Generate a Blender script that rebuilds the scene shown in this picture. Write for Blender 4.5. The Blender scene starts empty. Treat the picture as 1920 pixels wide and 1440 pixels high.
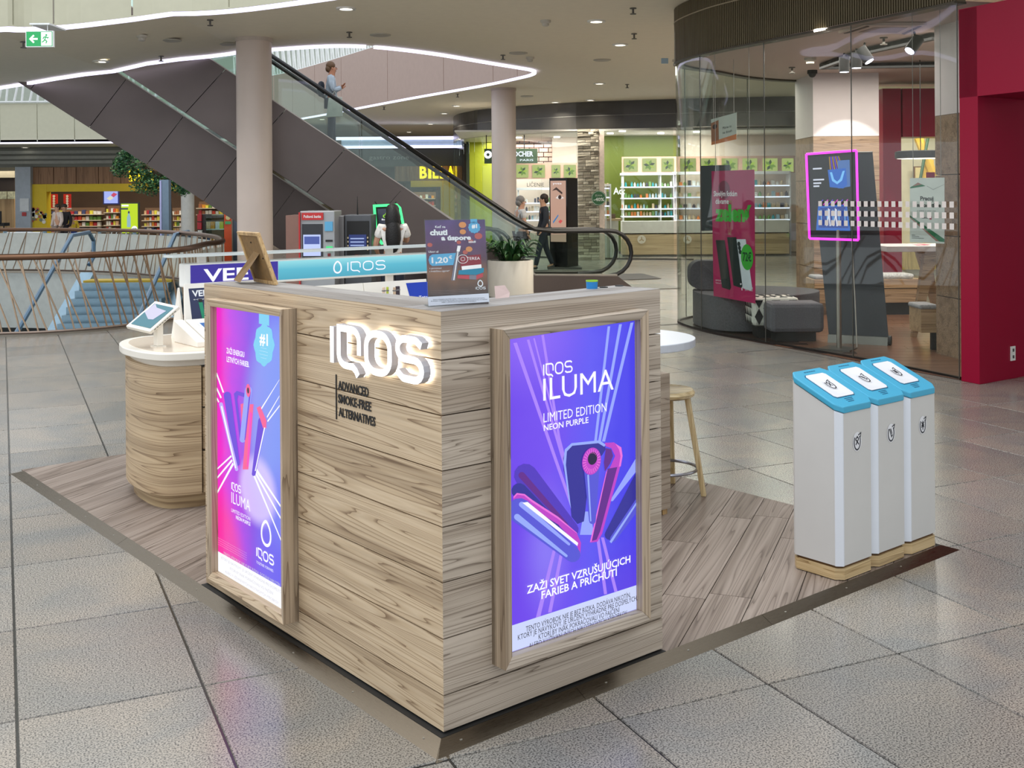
import bpy, bmesh, math, random
from mathutils import Vector, Matrix
from mathutils.geometry import tessellate_polygon
rnd = random.Random(7)
SC = bpy.context.scene
COL = SC.collection

# ------------------------------------------------------------------ camera, world, light, exposure
FPX, YH, HC, ROLL = 2080.0, 366.0, 1.70, math.radians(0.4)
cd = bpy.data.cameras.new('camera'); cam = bpy.data.objects.new('camera', cd); COL.objects.link(cam)
cd.sensor_width = 36.0; cd.lens = 36.0 * FPX / 1920.0
cd.shift_x = 0.0; cd.shift_y = -(720.0 - YH) / 1920.0
cd.clip_start = 0.05; cd.clip_end = 300
_c, _s = math.cos(ROLL), math.sin(ROLL)
cam.matrix_world = Matrix(((_c, _s, 0, 0), (0, 0, -1, 0), (-_s, _c, 0, HC), (0, 0, 0, 1)))
SC.camera = cam

world = bpy.data.worlds.new('world'); SC.world = world; world.use_nodes = True
wn = world.node_tree; wn.nodes.clear()
wo = wn.nodes.new('ShaderNodeOutputWorld'); wb = wn.nodes.new('ShaderNodeBackground')
wb.inputs[0].default_value = (0.90, 0.95, 1.0, 1); wb.inputs[1].default_value = 1.4
wn.links.new(wb.outputs[0], wo.inputs[0])

def area_light(name, loc, size, power, color=(1, .97, .92), direction=(0, 0, -1), size_y=None, spread=180):
    l = bpy.data.lights.new(name, 'AREA'); l.energy = power; l.color = color
    l.shape = 'RECTANGLE' if size_y else 'DISK'; l.size = size
    if size_y: l.size_y = size_y
    l.spread = math.radians(spread)
    o = bpy.data.objects.new(name, l); COL.objects.link(o); o.location = loc
    o.rotation_euler = Vector(direction).to_track_quat('-Z', 'Y').to_euler()
    return o
area_light('roof_light', (-4.0, 6.0, 9.5), 9.0, 620, (.96, .98, 1), (0.15, 0.0, -1), 10.0)
area_light('hall_ceiling_light', (4.6, 19.0, 4.05), 5.0, 520, (1, .94, .84), (0, 0, -1), 6.0)

SC.view_settings.view_transform = 'Standard'; SC.view_settings.look = 'None'
SC.view_settings.exposure = 0.0; SC.view_settings.gamma = 1.0; SC.view_settings.use_curve_mapping = False
try:
    SC.cycles.max_bounces = 8; SC.cycles.transparent_max_bounces = 24; SC.cycles.diffuse_bounces = 4
    SC.cycles.glossy_bounces = 3; SC.cycles.sample_clamp_indirect = 4.0; SC.cycles.use_denoising = True
    SC.cycles.caustics_reflective = False; SC.cycles.caustics_refractive = False
except Exception: pass

# ------------------------------------------------------------------ measuring helpers (photo ray -> real point at a real depth / on a real plane)
def ray(x, y):
    u, w = x - 960.0, YH - y
    return ((u * _c + w * _s) / FPX, 1.0, (-u * _s + w * _c) / FPX)
def at(x, y, d):
    r = ray(x, y); return Vector((r[0] * d, d, HC + r[2] * d))
def gr(x, y, z=0.0):
    return at(x, y, (z - HC) / ray(x, y)[2])
TH = math.radians(39.3); CT, ST = math.cos(TH), math.sin(TH)
KO = gr(818.3, 1431.7)                      # front corner of the deck: origin of the deck frame
def toK(p):
    dx, dy = p[0] - KO[0], p[1] - KO[1]
    return Vector((dx * CT + dy * ST, -dx * ST + dy * CT, p[2]))
def toW(u, v, z=0.0):
    return Vector((KO[0] + u * CT - v * ST, KO[1] + u * ST + v * CT, z))
def onu(x, y, u):
    r = ray(x, y); d = (u + KO[0] * CT + KO[1] * ST) / (r[0] * CT + ST); return toK(at(x, y, d))
def onv(x, y, v):
    r = ray(x, y); d = (v - KO[0] * ST + KO[1] * CT) / (-r[0] * ST + CT); return toK(at(x, y, d))
def gk(x, y, z=0.0): return toK(gr(x, y, z))

# ------------------------------------------------------------------ materials
def lin(c):
    c = c / 255.0
    return c / 12.92 if c <= 0.04045 else ((c + 0.055) / 1.055) ** 2.4
def rgb(*c): return (lin(c[0]), lin(c[1]), lin(c[2]), 1)
MC = {}
def newmat(name):
    m = bpy.data.materials.new(name); m.use_nodes = True
    nt = m.node_tree; b = nt.nodes['Principled BSDF']; return m, nt, b
def mat(name, c, rough=.5, metal=0., emit=0., noise=0.06, nscale=8.0, bump=0.0, spec=.5, ecol=None):
    """plain procedural material: colour with a faint noise variation"""
    if name in MC: return MC[name]
    m, nt, b = newmat(name); N = nt.nodes; L = nt.links
    tc = N.new('ShaderNodeTexCoord'); nz = N.new('ShaderNodeTexNoise'); nz.inputs['Scale'].default_value = nscale
    nz.inputs['Detail'].default_value = 3
    L.new(tc.outputs['Object'], nz.inputs['Vector'])
    mx = N.new('ShaderNodeMixRGB'); mx.inputs[1].default_value = rgb(*[max(0, k * (1 - noise)) for k in c])
    mx.inputs[2].default_value = rgb(*[min(255, k * (1 + noise)) for k in c])
    L.new(nz.outputs['Fac'], mx.inputs[0]); L.new(mx.outputs[0], b.inputs['Base Color'])
    b.inputs['Roughness'].default_value = rough; b.inputs['Metallic'].default_value = metal
    b.inputs['Specular IOR Level'].default_value = spec
    if emit:
        if ecol: b.inputs['Emission Color'].default_value = rgb(*ecol)
        else: L.new(mx.outputs[0], b.inputs['Emission Color'])
        b.inputs['Emission Strength'].default_value = emit
    if bump:
        bp = N.new('ShaderNodeBump'); bp.inputs['Strength'].default_value = bump; bp.inputs['Distance'].default_value = .01
        L.new(nz.outputs['Fac'], bp.inputs['Height']); L.new(bp.outputs[0], b.inputs['Normal'])
    MC[name] = m; return m
def glow(name, c, s=1.0):
    """self-lit printed film / LED: black base, emission in its own colour"""
    if name in MC: return MC[name]
    m, nt, b = newmat(name)
    b.inputs['Base Color'].default_value = (0.01, 0.01, 0.01, 1); b.inputs['Roughness'].default_value = .4
    b.inputs['Emission Color'].default_value = rgb(*c); b.inputs['Emission Strength'].default_value = s
    MC[name] = m; return m
def glowgrad(name, stops, axis, lo, hi, s=1.0, spots=(), wav=0.0):
    """backlit film with a printed colour gradient along an object axis"""
    m, nt, b = newmat(name); N = nt.nodes; L = nt.links
    tc = N.new('ShaderNodeTexCoord'); sp = N.new('ShaderNodeSeparateXYZ'); L.new(tc.outputs['Object'], sp.inputs[0])
    mr = N.new('ShaderNodeMapRange'); mr.inputs[1].default_value = lo; mr.inputs[2].default_value = hi
    src = sp.outputs[axis]
    if wav:
        nz = N.new('ShaderNodeTexNoise'); nz.inputs['Scale'].default_value = 3.5
        mp = N.new('ShaderNodeMapping'); mp.inputs['Scale'].default_value = (1, 1, 3)
        L.new(tc.outputs['Object'], mp.inputs[0]); L.new(mp.outputs[0], nz.inputs['Vector'])
        ad = N.new('ShaderNodeMath'); ad.operation = 'MULTIPLY_ADD'; L.new(nz.outputs['Fac'], ad.inputs[0]); ad.inputs[1].default_value = wav; L.new(src, ad.inputs[2]); src = ad.outputs[0]
    L.new(src, mr.inputs[0])
    cr = N.new('ShaderNodeValToRGB'); el = cr.color_ramp.elements
    while len(el) < len(stops): el.new(.5)
    for e, (p, c) in zip(el, stops): e.position = p; e.color = rgb(*c)
    L.new(mr.outputs[0], cr.inputs[0])
    b.inputs['Base Color'].default_value = (0.01, 0.01, 0.01, 1); b.inputs['Roughness'].default_value = .3
    out = cr.outputs[0]
    for pos, rad, c, amt in spots:     # printed soft light patches
        sb = N.new('ShaderNodeVectorMath'); sb.operation = 'SUBTRACT'; L.new(tc.outputs['Object'], sb.inputs[0]); sb.inputs[1].default_value = pos
        dv_ = N.new('ShaderNodeVectorMath'); dv_.operation = 'DIVIDE'; L.new(sb.outputs[0], dv_.inputs[0]); dv_.inputs[1].default_value = rad
        ln = N.new('ShaderNodeVectorMath'); ln.operation = 'LENGTH'; L.new(dv_.outputs[0], ln.inputs[0])
        mq = N.new('ShaderNodeMapRange'); mq.interpolation_type = 'SMOOTHSTEP'; mq.inputs[1].default_value = 0; mq.inputs[2].default_value = 1; mq.inputs[3].default_value = amt; mq.inputs[4].default_value = 0; L.new(ln.outputs['Value'], mq.inputs[0])
        mxx = N.new('ShaderNodeMixRGB'); mxx.inputs[2].default_value = rgb(*c); L.new(mq.outputs[0], mxx.inputs[0]); L.new(out, mxx.inputs[1]); out = mxx.outputs[0]
    L.new(out, b.inputs['Emission Color']); b.inputs['Emission Strength'].default_value = s
    return m
def wood(name, c1, c2, c3, along='x', scale=1.0, rough=.5, dens=1.0, rand=True):
    """laminate wood: long grain streaks and thin dark lines, grain along an object axis"""
    if name in MC: return MC[name]
    m, nt, b = newmat(name); N = nt.nodes; L = nt.links
    tc = N.new('ShaderNodeTexCoord'); mp = N.new('ShaderNodeMapping')
    k = {'x': (.24, 8, 8), 'y': (8, .24, 8), 'z': (8, 8, .24), 'xy': (.24, .24, 8)}[along]
    mp.inputs['Scale'].default_value = [q * scale for q in k]
    if rand:
        oi = N.new('ShaderNodeObjectInfo'); vm = N.new('ShaderNodeVectorMath'); vm.operation = 'SCALE'
        cb = N.new('ShaderNodeCombineXYZ'); L.new(oi.outputs['Random'], cb.inputs[0]); L.new(oi.outputs['Random'], cb.inputs[1]); L.new(oi.outputs['Random'], cb.inputs[2])
        L.new(cb.outputs[0], vm.inputs[0]); vm.inputs['Scale'].default_value = 9.0
        va = N.new('ShaderNodeVectorMath'); L.new(tc.outputs['Object'], va.inputs[0]); L.new(vm.outputs[0], va.inputs[1]); L.new(va.outputs[0], mp.inputs[0])
    else: L.new(tc.outputs['Object'], mp.inputs[0])
    n1 = N.new('ShaderNodeTexNoise'); n1.inputs['Scale'].default_value = 1.0; n1.inputs['Detail'].default_value = 2.5; n1.inputs['Distortion'].default_value = .35
    L.new(mp.outputs[0], n1.inputs['Vector'])
    # contour lines of the stretched noise give the wandering annual-ring lines
    mu = N.new('ShaderNodeMath'); mu.operation = 'MULTIPLY'; mu.inputs[1].default_value = 22 * dens; L.new(n1.outputs['Fac'], mu.inputs[0])
    fr = N.new('ShaderNodeMath'); fr.operation = 'FRACT'; L.new(mu.outputs[0], fr.inputs[0])
    r1 = N.new('ShaderNodeValToRGB'); e = r1.color_ramp.elements
    e[0].position = 0.0; e[0].color = rgb(*c3); e[1].position = .20; e[1].color = rgb(*c1)
    q = e.new(.75); q.color = rgb(*c2); q = e.new(.97); q.color = rgb(*c1)
    L.new(fr.outputs[0], r1.inputs[0])
    # broad darker and lighter bands, then fine fibre
    n3 = N.new('ShaderNodeTexNoise'); n3.inputs['Scale'].default_value = 1.7; n3.inputs['Detail'].default_value = 3; L.new(mp.outputs[0], n3.inputs['Vector'])
    r3 = N.new('ShaderNodeValToRGB'); r3.color_ramp.elements[0].position = .36; r3.color_ramp.elements[0].color = (.62, .58, .54, 1); r3.color_ramp.elements[1].position = .52; r3.color_ramp.elements[1].color = (1, 1, 1, 1)
    L.new(n3.outputs['Fac'], r3.inputs[0]); m0 = N.new('ShaderNodeMixRGB'); m0.blend_type = 'MULTIPLY'; m0.inputs[0].default_value = .8; L.new(r1.outputs[0], m0.inputs[1]); L.new(r3.outputs[0], m0.inputs[2])
    n2 = N.new('ShaderNodeTexNoise'); n2.inputs['Scale'].default_value = 11.0; n2.inputs['Detail'].default_value = 3
    L.new(mp.outputs[0], n2.inputs['Vector'])
    mx = N.new('ShaderNodeMixRGB'); mx.blend_type = 'MULTIPLY'; mx.inputs[0].default_value = .28
    r2 = N.new('ShaderNodeValToRGB'); r2.color_ramp.elements[0].position = .35; r2.color_ramp.elements[0].color = (.55, .52, .5, 1); r2.color_ramp.elements[1].position = .6; r2.color_ramp.elements[1].color = (1, 1, 1, 1)
    L.new(n2.outputs['Fac'], r2.inputs[0]); L.new(m0.outputs[0], mx.inputs[1]); L.new(r2.outputs[0], mx.inputs[2])
    L.new(mx.outputs[0], b.inputs['Base Color']); b.inputs['Roughness'].default_value = rough
    bp = N.new('ShaderNodeBump'); bp.inputs['Strength'].default_value = .25; bp.inputs['Distance'].default_value = .002
    L.new(n2.outputs['Fac'], bp.inputs['Height']); L.new(bp.outputs[0], b.inputs['Normal'])
    MC[name] = m; return m
def glass(name, tint=(235, 245, 240), refl=1.0):
    """thin architectural glass: clear with Fresnel reflection"""
    if name in MC: return MC[name]
    m = bpy.data.materials.new(name); m.use_nodes = True; nt = m.node_tree; N = nt.nodes; L = nt.links; N.clear()
    o = N.new('ShaderNodeOutputMaterial'); t = N.new('ShaderNodeBsdfTransparent'); t.inputs[0].default_value = rgb(*tint)
    g = N.new('ShaderNodeBsdfGlossy'); g.inputs['Roughness'].default_value = 0.01
    f = N.new('ShaderNodeLayerWeight'); f.inputs[0].default_value = .5
    pw = N.new('ShaderNodeMath'); pw.operation = 'POWER'; pw.inputs[1].default_value = 5; L.new(f.outputs['Facing'], pw.inputs[0])
    mu = N.new('ShaderNodeMath'); mu.operation = 'MULTIPLY_ADD'; mu.inputs[1].default_value = .9 * refl; mu.inputs[2].default_value = .045 * refl; L.new(pw.outputs[0], mu.inputs[0])
    mx = N.new('ShaderNodeMixShader'); L.new(mu.outputs[0], mx.inputs[0]); L.new(t.outputs[0], mx.inputs[1]); L.new(g.outputs[0], mx.inputs[2])
    L.new(mx.outputs[0], o.inputs[0]); MC[name] = m; return m
TA, TW, TL = math.radians(24.7), 0.59, 0.83           # stone tile lattice
TOX, TOY = -1.442 + .012, 4.613 - .01
def granite(name, joints=False, light=(186, 182, 177), dark=(92, 90, 90)):
    m, nt, b = newmat(name); N = nt.nodes; L = nt.links
    tc = N.new('ShaderNodeTexCoord')
    if joints: src = tc.outputs['Object']
    else:
        oi = N.new('ShaderNodeObjectInfo'); va = N.new('ShaderNodeVectorMath'); L.new(tc.outputs['Object'], va.inputs[0])
        vs = N.new('ShaderNodeVectorMath'); vs.operation = 'SCALE'; L.new(oi.outputs['Location'], vs.inputs[0]); vs.inputs['Scale'].default_value = 1.7
        L.new(vs.outputs[0], va.inputs[1]); src = va.outputs[0]
    n1 = N.new('ShaderNodeTexNoise'); n1.inputs['Scale'].default_value = 165; n1.inputs['Detail'].default_value = 2; L.new(src, n1.inputs['Vector'])
    r1 = N.new('ShaderNodeValToRGB'); e = r1.color_ramp.elements
    e[0].position = .36; e[0].color = rgb(*dark); e[1].position = .56; e[1].color = rgb(*light); L.new(n1.outputs['Fac'], r1.inputs[0])
    n2 = N.new('ShaderNodeTexNoise'); n2.inputs['Scale'].default_value = 1.6; n2.inputs['Detail'].default_value = 5; n2.inputs['Distortion'].default_value = 1.2; L.new(src, n2.inputs['Vector'])
    r2 = N.new('ShaderNodeValToRGB'); e = r2.color_ramp.elements
    e[0].position = .35; e[0].color = rgb(232, 224, 212); e[1].position = .65; e[1].color = rgb(205, 207, 205); L.new(n2.outputs['Fac'], r2.inputs[0])
    mx = N.new('ShaderNodeMixRGB'); mx.blend_type = 'MULTIPLY'; mx.inputs[0].default_value = 1; L.new(r1.outputs[0], mx.inputs[1]); L.new(r2.outputs[0], mx.inputs[2])
    out = mx.outputs[0]
    if not joints:
        mr = N.new('ShaderNodeMapRange'); mr.inputs[3].default_value = .86; mr.inputs[4].default_value = 1.08; L.new(oi.outputs['Random'], mr.inputs[0])
        hs = N.new('ShaderNodeHueSaturation'); L.new(mr.outputs[0], hs.inputs['Value']); L.new(out, hs.inputs['Color']); out = hs.outputs[0]
    else:
        sp = N.new('ShaderNodeSeparateXYZ'); L.new(src, sp.inputs[0])
        def lattice(ax, ay, off, w):
            a = N.new('ShaderNodeMath'); a.operation = 'MULTIPLY'; a.inputs[1].default_value = ax / w; L.new(sp.outputs[0], a.inputs[0])
            c = N.new('ShaderNodeMath'); c.operation = 'MULTIPLY_ADD'; c.inputs[1].default_value = ay / w; L.new(sp.outputs[1], c.inputs[0]); L.new(a.outputs[0], c.inputs[2])
            d = N.new('ShaderNodeMath'); d.operation = 'SUBTRACT'; d.inputs[1].default_value = (off - .0045) / w; L.new(c.outputs[0], d.inputs[0])
            f = N.new('ShaderNodeMath'); f.operation = 'FRACT'; L.new(d.outputs[0], f.inputs[0])
            g = N.new('ShaderNodeMath'); g.operation = 'LESS_THAN'; g.inputs[1].default_value = .009 / w; L.new(f.outputs[0], g.inputs[0]); return g
        ca, sa = math.cos(TA), math.sin(TA)
        g1 = lattice(ca, sa, TOX * ca + TOY * sa, TW); g2 = lattice(-sa, ca, -TOX * sa + TOY * ca, TL)
        mm = N.new('ShaderNodeMath'); mm.operation = 'MAXIMUM'; L.new(g1.outputs[0], mm.inputs[0]); L.new(g2.outputs[0], mm.inputs[1])
        m3 = N.new('ShaderNodeMixRGB'); m3.inputs[2].default_value = rgb(40, 39, 37); L.new(mm.outputs[0], m3.inputs[0]); L.new(out, m3.inputs[1]); out = m3.outputs[0]
    L.new(out, b.inputs['Base Color'])
    b.inputs['Roughness'].default_value = .22; b.inputs['Specular IOR Level'].default_value = .6
    bp = N.new('ShaderNodeBump'); bp.inputs['Strength'].default_value = .10; bp.inputs['Distance'].default_value = .002
    L.new(n1.outputs['Fac'], bp.inputs['Height']); L.new(bp.outputs[0], b.inputs['Normal'])
    return m

# ------------------------------------------------------------------ mesh building
class MB:
    def __init__(s): s.v = []; s.f = []; s.m = []
    def add(s, vs, fs, mi=0):
        n = len(s.v); s.v += [Vector(p) for p in vs]; s.f += [tuple(i + n for i in f) for f in fs]; s.m += [mi] * len(fs); return s
    def box(s, a, b, mi=0):
        x0, y0, z0 = [min(p, q) for p, q in zip(a, b)]; x1, y1, z1 = [max(p, q) for p, q in zip(a, b)]
        return s.add([(x0, y0, z0), (x1, y0, z0), (x1, y1, z0), (x0, y1, z0), (x0, y0, z1), (x1, y0, z1), (x1, y1, z1), (x0, y1, z1)],
                     [(0, 3, 2, 1), (4, 5, 6, 7), (0, 1, 5, 4), (1, 2, 6, 5), (2, 3, 7, 6), (3, 0, 4, 7)], mi)
    def hexa(s, p, mi=0):   # 8 corners, bottom 4 then top 4
        return s.add(p, [(0, 3, 2, 1), (4, 5, 6, 7), (0, 1, 5, 4), (1, 2, 6, 5), (2, 3, 7, 6), (3, 0, 4, 7)], mi)
    def prism(s, out, z0, z1, mi=0):
        n = len(out); z0f = z0 if callable(z0) else (lambda p: z0); z1f = z1 if callable(z1) else (lambda p: z1)
        ar = sum(out[i][0] * out[(i + 1) % n][1] - out[(i + 1) % n][0] * out[i][1] for i in range(n))
        if ar < 0: out = out[::-1]
        vs = [(p[0], p[1], z0f(p)) for p in out] + [(p[0], p[1], z1f(p)) for p in out]
        tri = tessellate_polygon([[Vector((p[0], p[1], 0)) for p in out]])
        fs = [(i, (i + 1) % n, (i + 1) % n + n, i + n) for i in range(n)]
        for t in tri:
            a, b, c = t; pa, pb, pc = out[a], out[b], out[c]
            if (pb[0] - pa[0]) * (pc[1] - pa[1]) - (pb[1] - pa[1]) * (pc[0] - pa[0]) < 0: a, c = c, a
            fs += [(a + n, b + n, c + n), (c, b, a)]
        return s.add(vs, fs, mi)
    def tube(s, path, r, k=8, mi=0, closed=False, cap=True):
        path = [Vector(p) for p in path]; n = len(path); rings = []
        rr = r if isinstance(r, (list, tuple)) else [r] * n
        up = Vector((0, 0, 1)); prev = None
        for i, p in enumerate(path):
            t = (path[(i + 1) % n] - path[i - 1]) if closed else (path[min(i + 1, n - 1)] - path[max(i - 1, 0)])
            t.normalize()
            if prev is None:
                a = t.cross(up)
                if a.length < 1e-3: a = t.cross(Vector((1, 0, 0)))
            else:
                a = prev - t * prev.dot(t)
            a.normalize(); b = t.cross(a); prev = a
            rings.append([p + (a * math.cos(2 * math.pi * j / k) + b * math.sin(2 * math.pi * j / k)) * rr[i] for j in range(k)])
        vs = [q for R in rings for q in R]; fs = []
        for i in range(n if closed else n - 1):
            for j in range(k):
                a0, a1 = i * k + j, i * k + (j + 1) % k; b0, b1 = ((i + 1) % n) * k + j, ((i + 1) % n) * k + (j + 1) % k
                fs.append((a0, a1, b1, b0))
        if cap and not closed:
            fs.append(tuple(range(k))[::-1]); fs.append(tuple((n - 1) * k + j for j in range(k)))
        return s.add(vs, fs, mi)
    def lathe(s, c, prof, k=32, mi=0, cap=True):   # prof: (r,z)
        vs = []; fs = []; n = len(prof)
        for r, z in prof:
            for j in range(k): a = 2 * math.pi * j / k; vs.append((c[0] + r * math.cos(a), c[1] + r * math.sin(a), c[2] + z))
        for i in range(n - 1):
            for j in range(k): fs.append((i * k + j, i * k + (j + 1) % k, (i + 1) * k + (j + 1) % k, (i + 1) * k + j))
        if cap: fs.append(tuple(range(k))[::-1]); fs.append(tuple((n - 1) * k + j for j in range(k)))
        return s.add(vs, fs, mi)
    def ball(s, c, r, k=10, mi=0):
        r = r if isinstance(r, (tuple, list)) else (r, r, r); vs = []; fs = []; n = k // 2
        for i in range(1, n):
            p = math.pi * i / n
            for j in range(k): a = 2 * math.pi * j / k; vs.append((c[0] + r[0] * math.sin(p) * math.cos(a), c[1] + r[1] * math.sin(p) * math.sin(a), c[2] + r[2] * math.cos(p)))
        T = len(vs); vs += [(c[0], c[1], c[2] + r[2]), (c[0], c[1], c[2] - r[2])]
        for i in range(n - 2):
            for j in range(k): fs.append((i * k + j, (i + 1) * k + j, (i + 1) * k + (j + 1) % k, i * k + (j + 1) % k))
        for j in range(k): fs.append((T, j, (j + 1) % k)); fs.append((T + 1, (n - 2) * k + (j + 1) % k, (n - 2) * k + j))
        return s.add(vs, fs, mi)
    def quad(s, a, b, c, d, mi=0): return s.add([a, b, c, d], [(0, 1, 2, 3)], mi)
    def slab(s, pts, n, t, mi=0):
        """flat polygon (3D points) given thickness t along n"""
        pts = [Vector(p) for p in pts]; n = Vector(n).normalized() * t; k = len(pts)
        nn = Vector((0, 0, 0))
        for i in range(k): nn += pts[i].cross(pts[(i + 1) % k])
        if nn.dot(n) < 0: pts = pts[::-1]
        tri = tessellate_polygon([pts]); fs = []
        for a, b, c in tri:
            if (pts[b] - pts[a]).cross(pts[c] - pts[a]).dot(n) < 0: a, c = c, a
            fs += [(a + k, b + k, c + k), (c, b, a)]
        fs += [(i, (i + 1) % k, (i + 1) % k + k, i + k) for i in range(k)]
        return s.add(pts + [p + n for p in pts], fs, mi)
BASE = {}; FR = {}
def rootof(o):
    while o.parent: o = o.parent
    return o
def mesh_of(name, mb, mats, off, smooth=False):
    me = bpy.data.meshes.new(name); o = Vector(off)
    me.from_pydata([tuple(p - o) for p in mb.v], [], mb.f)
    for m in (mats if isinstance(mats, (list, tuple)) else [mats]): me.materials.append(m)
    if len(me.materials) > 1: me.polygons.foreach_set('material_index', mb.m)
    if smooth: me.polygons.foreach_set('use_smooth', [True] * len(me.polygons)); me.update()
    if smooth:
        try: me.set_sharp_from_angle(angle=math.radians(40))
        except Exception: pass
    me.update(); return me
def thing(name, label, cat, base, frame='W', group=None, kind=None):
    """an Empty at the thing's base; its parts are written in world ('W') or deck ('K') coordinates"""
    o = bpy.data.objects.new(name, None); COL.objects.link(o); o.empty_display_size = .1
    if frame == 'K': o.location = toW(*base); o.rotation_euler = (0, 0, TH)
    else: o.location = base
    BASE[o.name] = Vector(base); FR[o.name] = frame
    if label: o['label'] = label
    if cat: o['category'] = cat
    if group: o['group'] = group
    if kind: o['kind'] = kind
    return o
def part(name, mb, mats, parent, label=None, smooth=False, bevel=0, kind=None):
    off = BASE[rootof(parent).name]
    o = bpy.data.objects.new(name, mesh_of(name, mb, mats, off, smooth)); COL.objects.link(o); o.parent = parent
    if label: o['label'] = label
    if kind: o['kind'] = kind
    if bevel: bv = o.modifiers.new('bevel', 'BEVEL'); bv.width = bevel; bv.segments = 2; bv.limit_method = 'ANGLE'
    return o
def solo(name, mb, mats, label, cat, base, frame='W', group=None, kind=None, smooth=False, bevel=0):
    o = bpy.data.objects.new(name, mesh_of(name, mb, mats, base, smooth)); COL.objects.link(o)
    if frame == 'K': o.location = toW(*base); o.rotation_euler = (0, 0, TH)
    else: o.location = base
    BASE[o.name] = Vector(base)
    if label: o['label'] = label
    if cat: o['category'] = cat
    if group: o['group'] = group
    if kind: o['kind'] = kind
    if bevel: bv = o.modifiers.new('bevel', 'BEVEL'); bv.width = bevel; bv.segments = 2; bv.limit_method = 'ANGLE'
    return o
def struct(name, mb, mats, base=(0, 0, 0), smooth=False): return solo(name, mb, mats, None, None, base, kind='structure', smooth=smooth)
def copy_mesh_obj(src, loc, parent=None, rot=None, scale=None, name=None):
    o = src.copy(); COL.objects.link(o); o.location = loc
    if parent is not None: o.parent = parent
    if rot is not None: o.rotation_euler = rot
    if scale is not None: o.scale = scale
    return o
def dup(root, loc, rotz=None, label=None):
    r = root.copy(); COL.objects.link(r); r.location = loc
    if rotz is not None: r.rotation_euler = (0, 0, rotz)
    if label: r['label'] = label
    BASE[r.name] = BASE[root.name]
    for ch in list(root.children):
        c = ch.copy(); COL.objects.link(c); c.parent = r
        for g in ch.children: d = g.copy(); COL.objects.link(d); d.parent = c
    return r

# ------------------------------------------------------------------ lettering and drawn strokes
def text_geo(s, bold=0.0):
    cu = bpy.data.curves.new('t', 'FONT'); cu.body = s; cu.resolution_u = 2; cu.offset = bold
    o = bpy.data.objects.new('t', cu); COL.objects.link(o)
    me = bpy.data.meshes.new_from_object(o.evaluated_get(bpy.context.evaluated_depsgraph_get()))
    vs = [v.co.copy() for v in me.vertices]; fs = [tuple(p.vertices) for p in me.polygons]
    bpy.data.objects.remove(o); bpy.data.curves.remove(cu); bpy.data.meshes.remove(me)
    return vs, fs
CAPH = [max(v.y for v in text_geo('H')[0])]
def letters(mb, s, org, right, up, w=None, h=None, depth=0.0, mi=0, bold=0.0, slant=0.0, align='l'):
    """writes s with its cap box fitted to w x h; org = lower left of the box (or centre for align c)"""
    vs, fs = text_geo(s, bold)
    if not vs: return mb
    x0 = min(v.x for v in vs); x1 = max(v.x for v in vs)
    capo = 0.0; caph = CAPH[0]
    sy = h / caph if h else w / (x1 - x0); sx = w / (x1 - x0) if w else sy
    right = Vector(right).normalized(); up = Vector(up).normalized(); n = right.cross(up); org = Vector(org)
    W = (x1 - x0) * sx
    if align == 'c': org = org - right * (W / 2)
    if align == 'r': org = org - right * W
    P = [org + right * ((v.x - x0) * sx + slant * v.y * sy) + up * ((v.y - capo) * sy) for v in vs]
    if depth:
        k = len(P); fr = [p + n * depth for p in P]; F = [tuple(i + k for i in f) for f in fs]
        ed = {}
        for f in fs:
            for i in range(len(f)): ed.setdefault((f[i], f[(i + 1) % len(f)]), 0)
        for (a, b) in list(ed):
            if (b, a) not in ed: F.append((a, b, b + k, a + k))
        mb.add(P + fr, F, mi)
    else: mb.add(P, fs, mi)
    return mb
def arc(cx, cy, rx, ry, a0, a1, n=8):
    return [(cx + rx * math.cos(math.radians(a0 + (a1 - a0) * i / n)), cy + ry * math.sin(math.radians(a0 + (a1 - a0) * i / n))) for i in range(n + 1)]
def stroke2d(path, w, closed=False):
    """outline strips of a constant-width stroke: list of quads + round joins (2D)"""
    out = []; n = len(path); m = n if closed else n - 1
    for i in range(m):
        a = Vector(path[i]); b = Vector(path[(i + 1) % n]); d = b - a
        if d.length < 1e-9: continue
        d.normalize(); q = Vector((-d.y, d.x)) * (w / 2)
        out.append([a + q, a - q, b - q, b + q])
    return out
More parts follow.
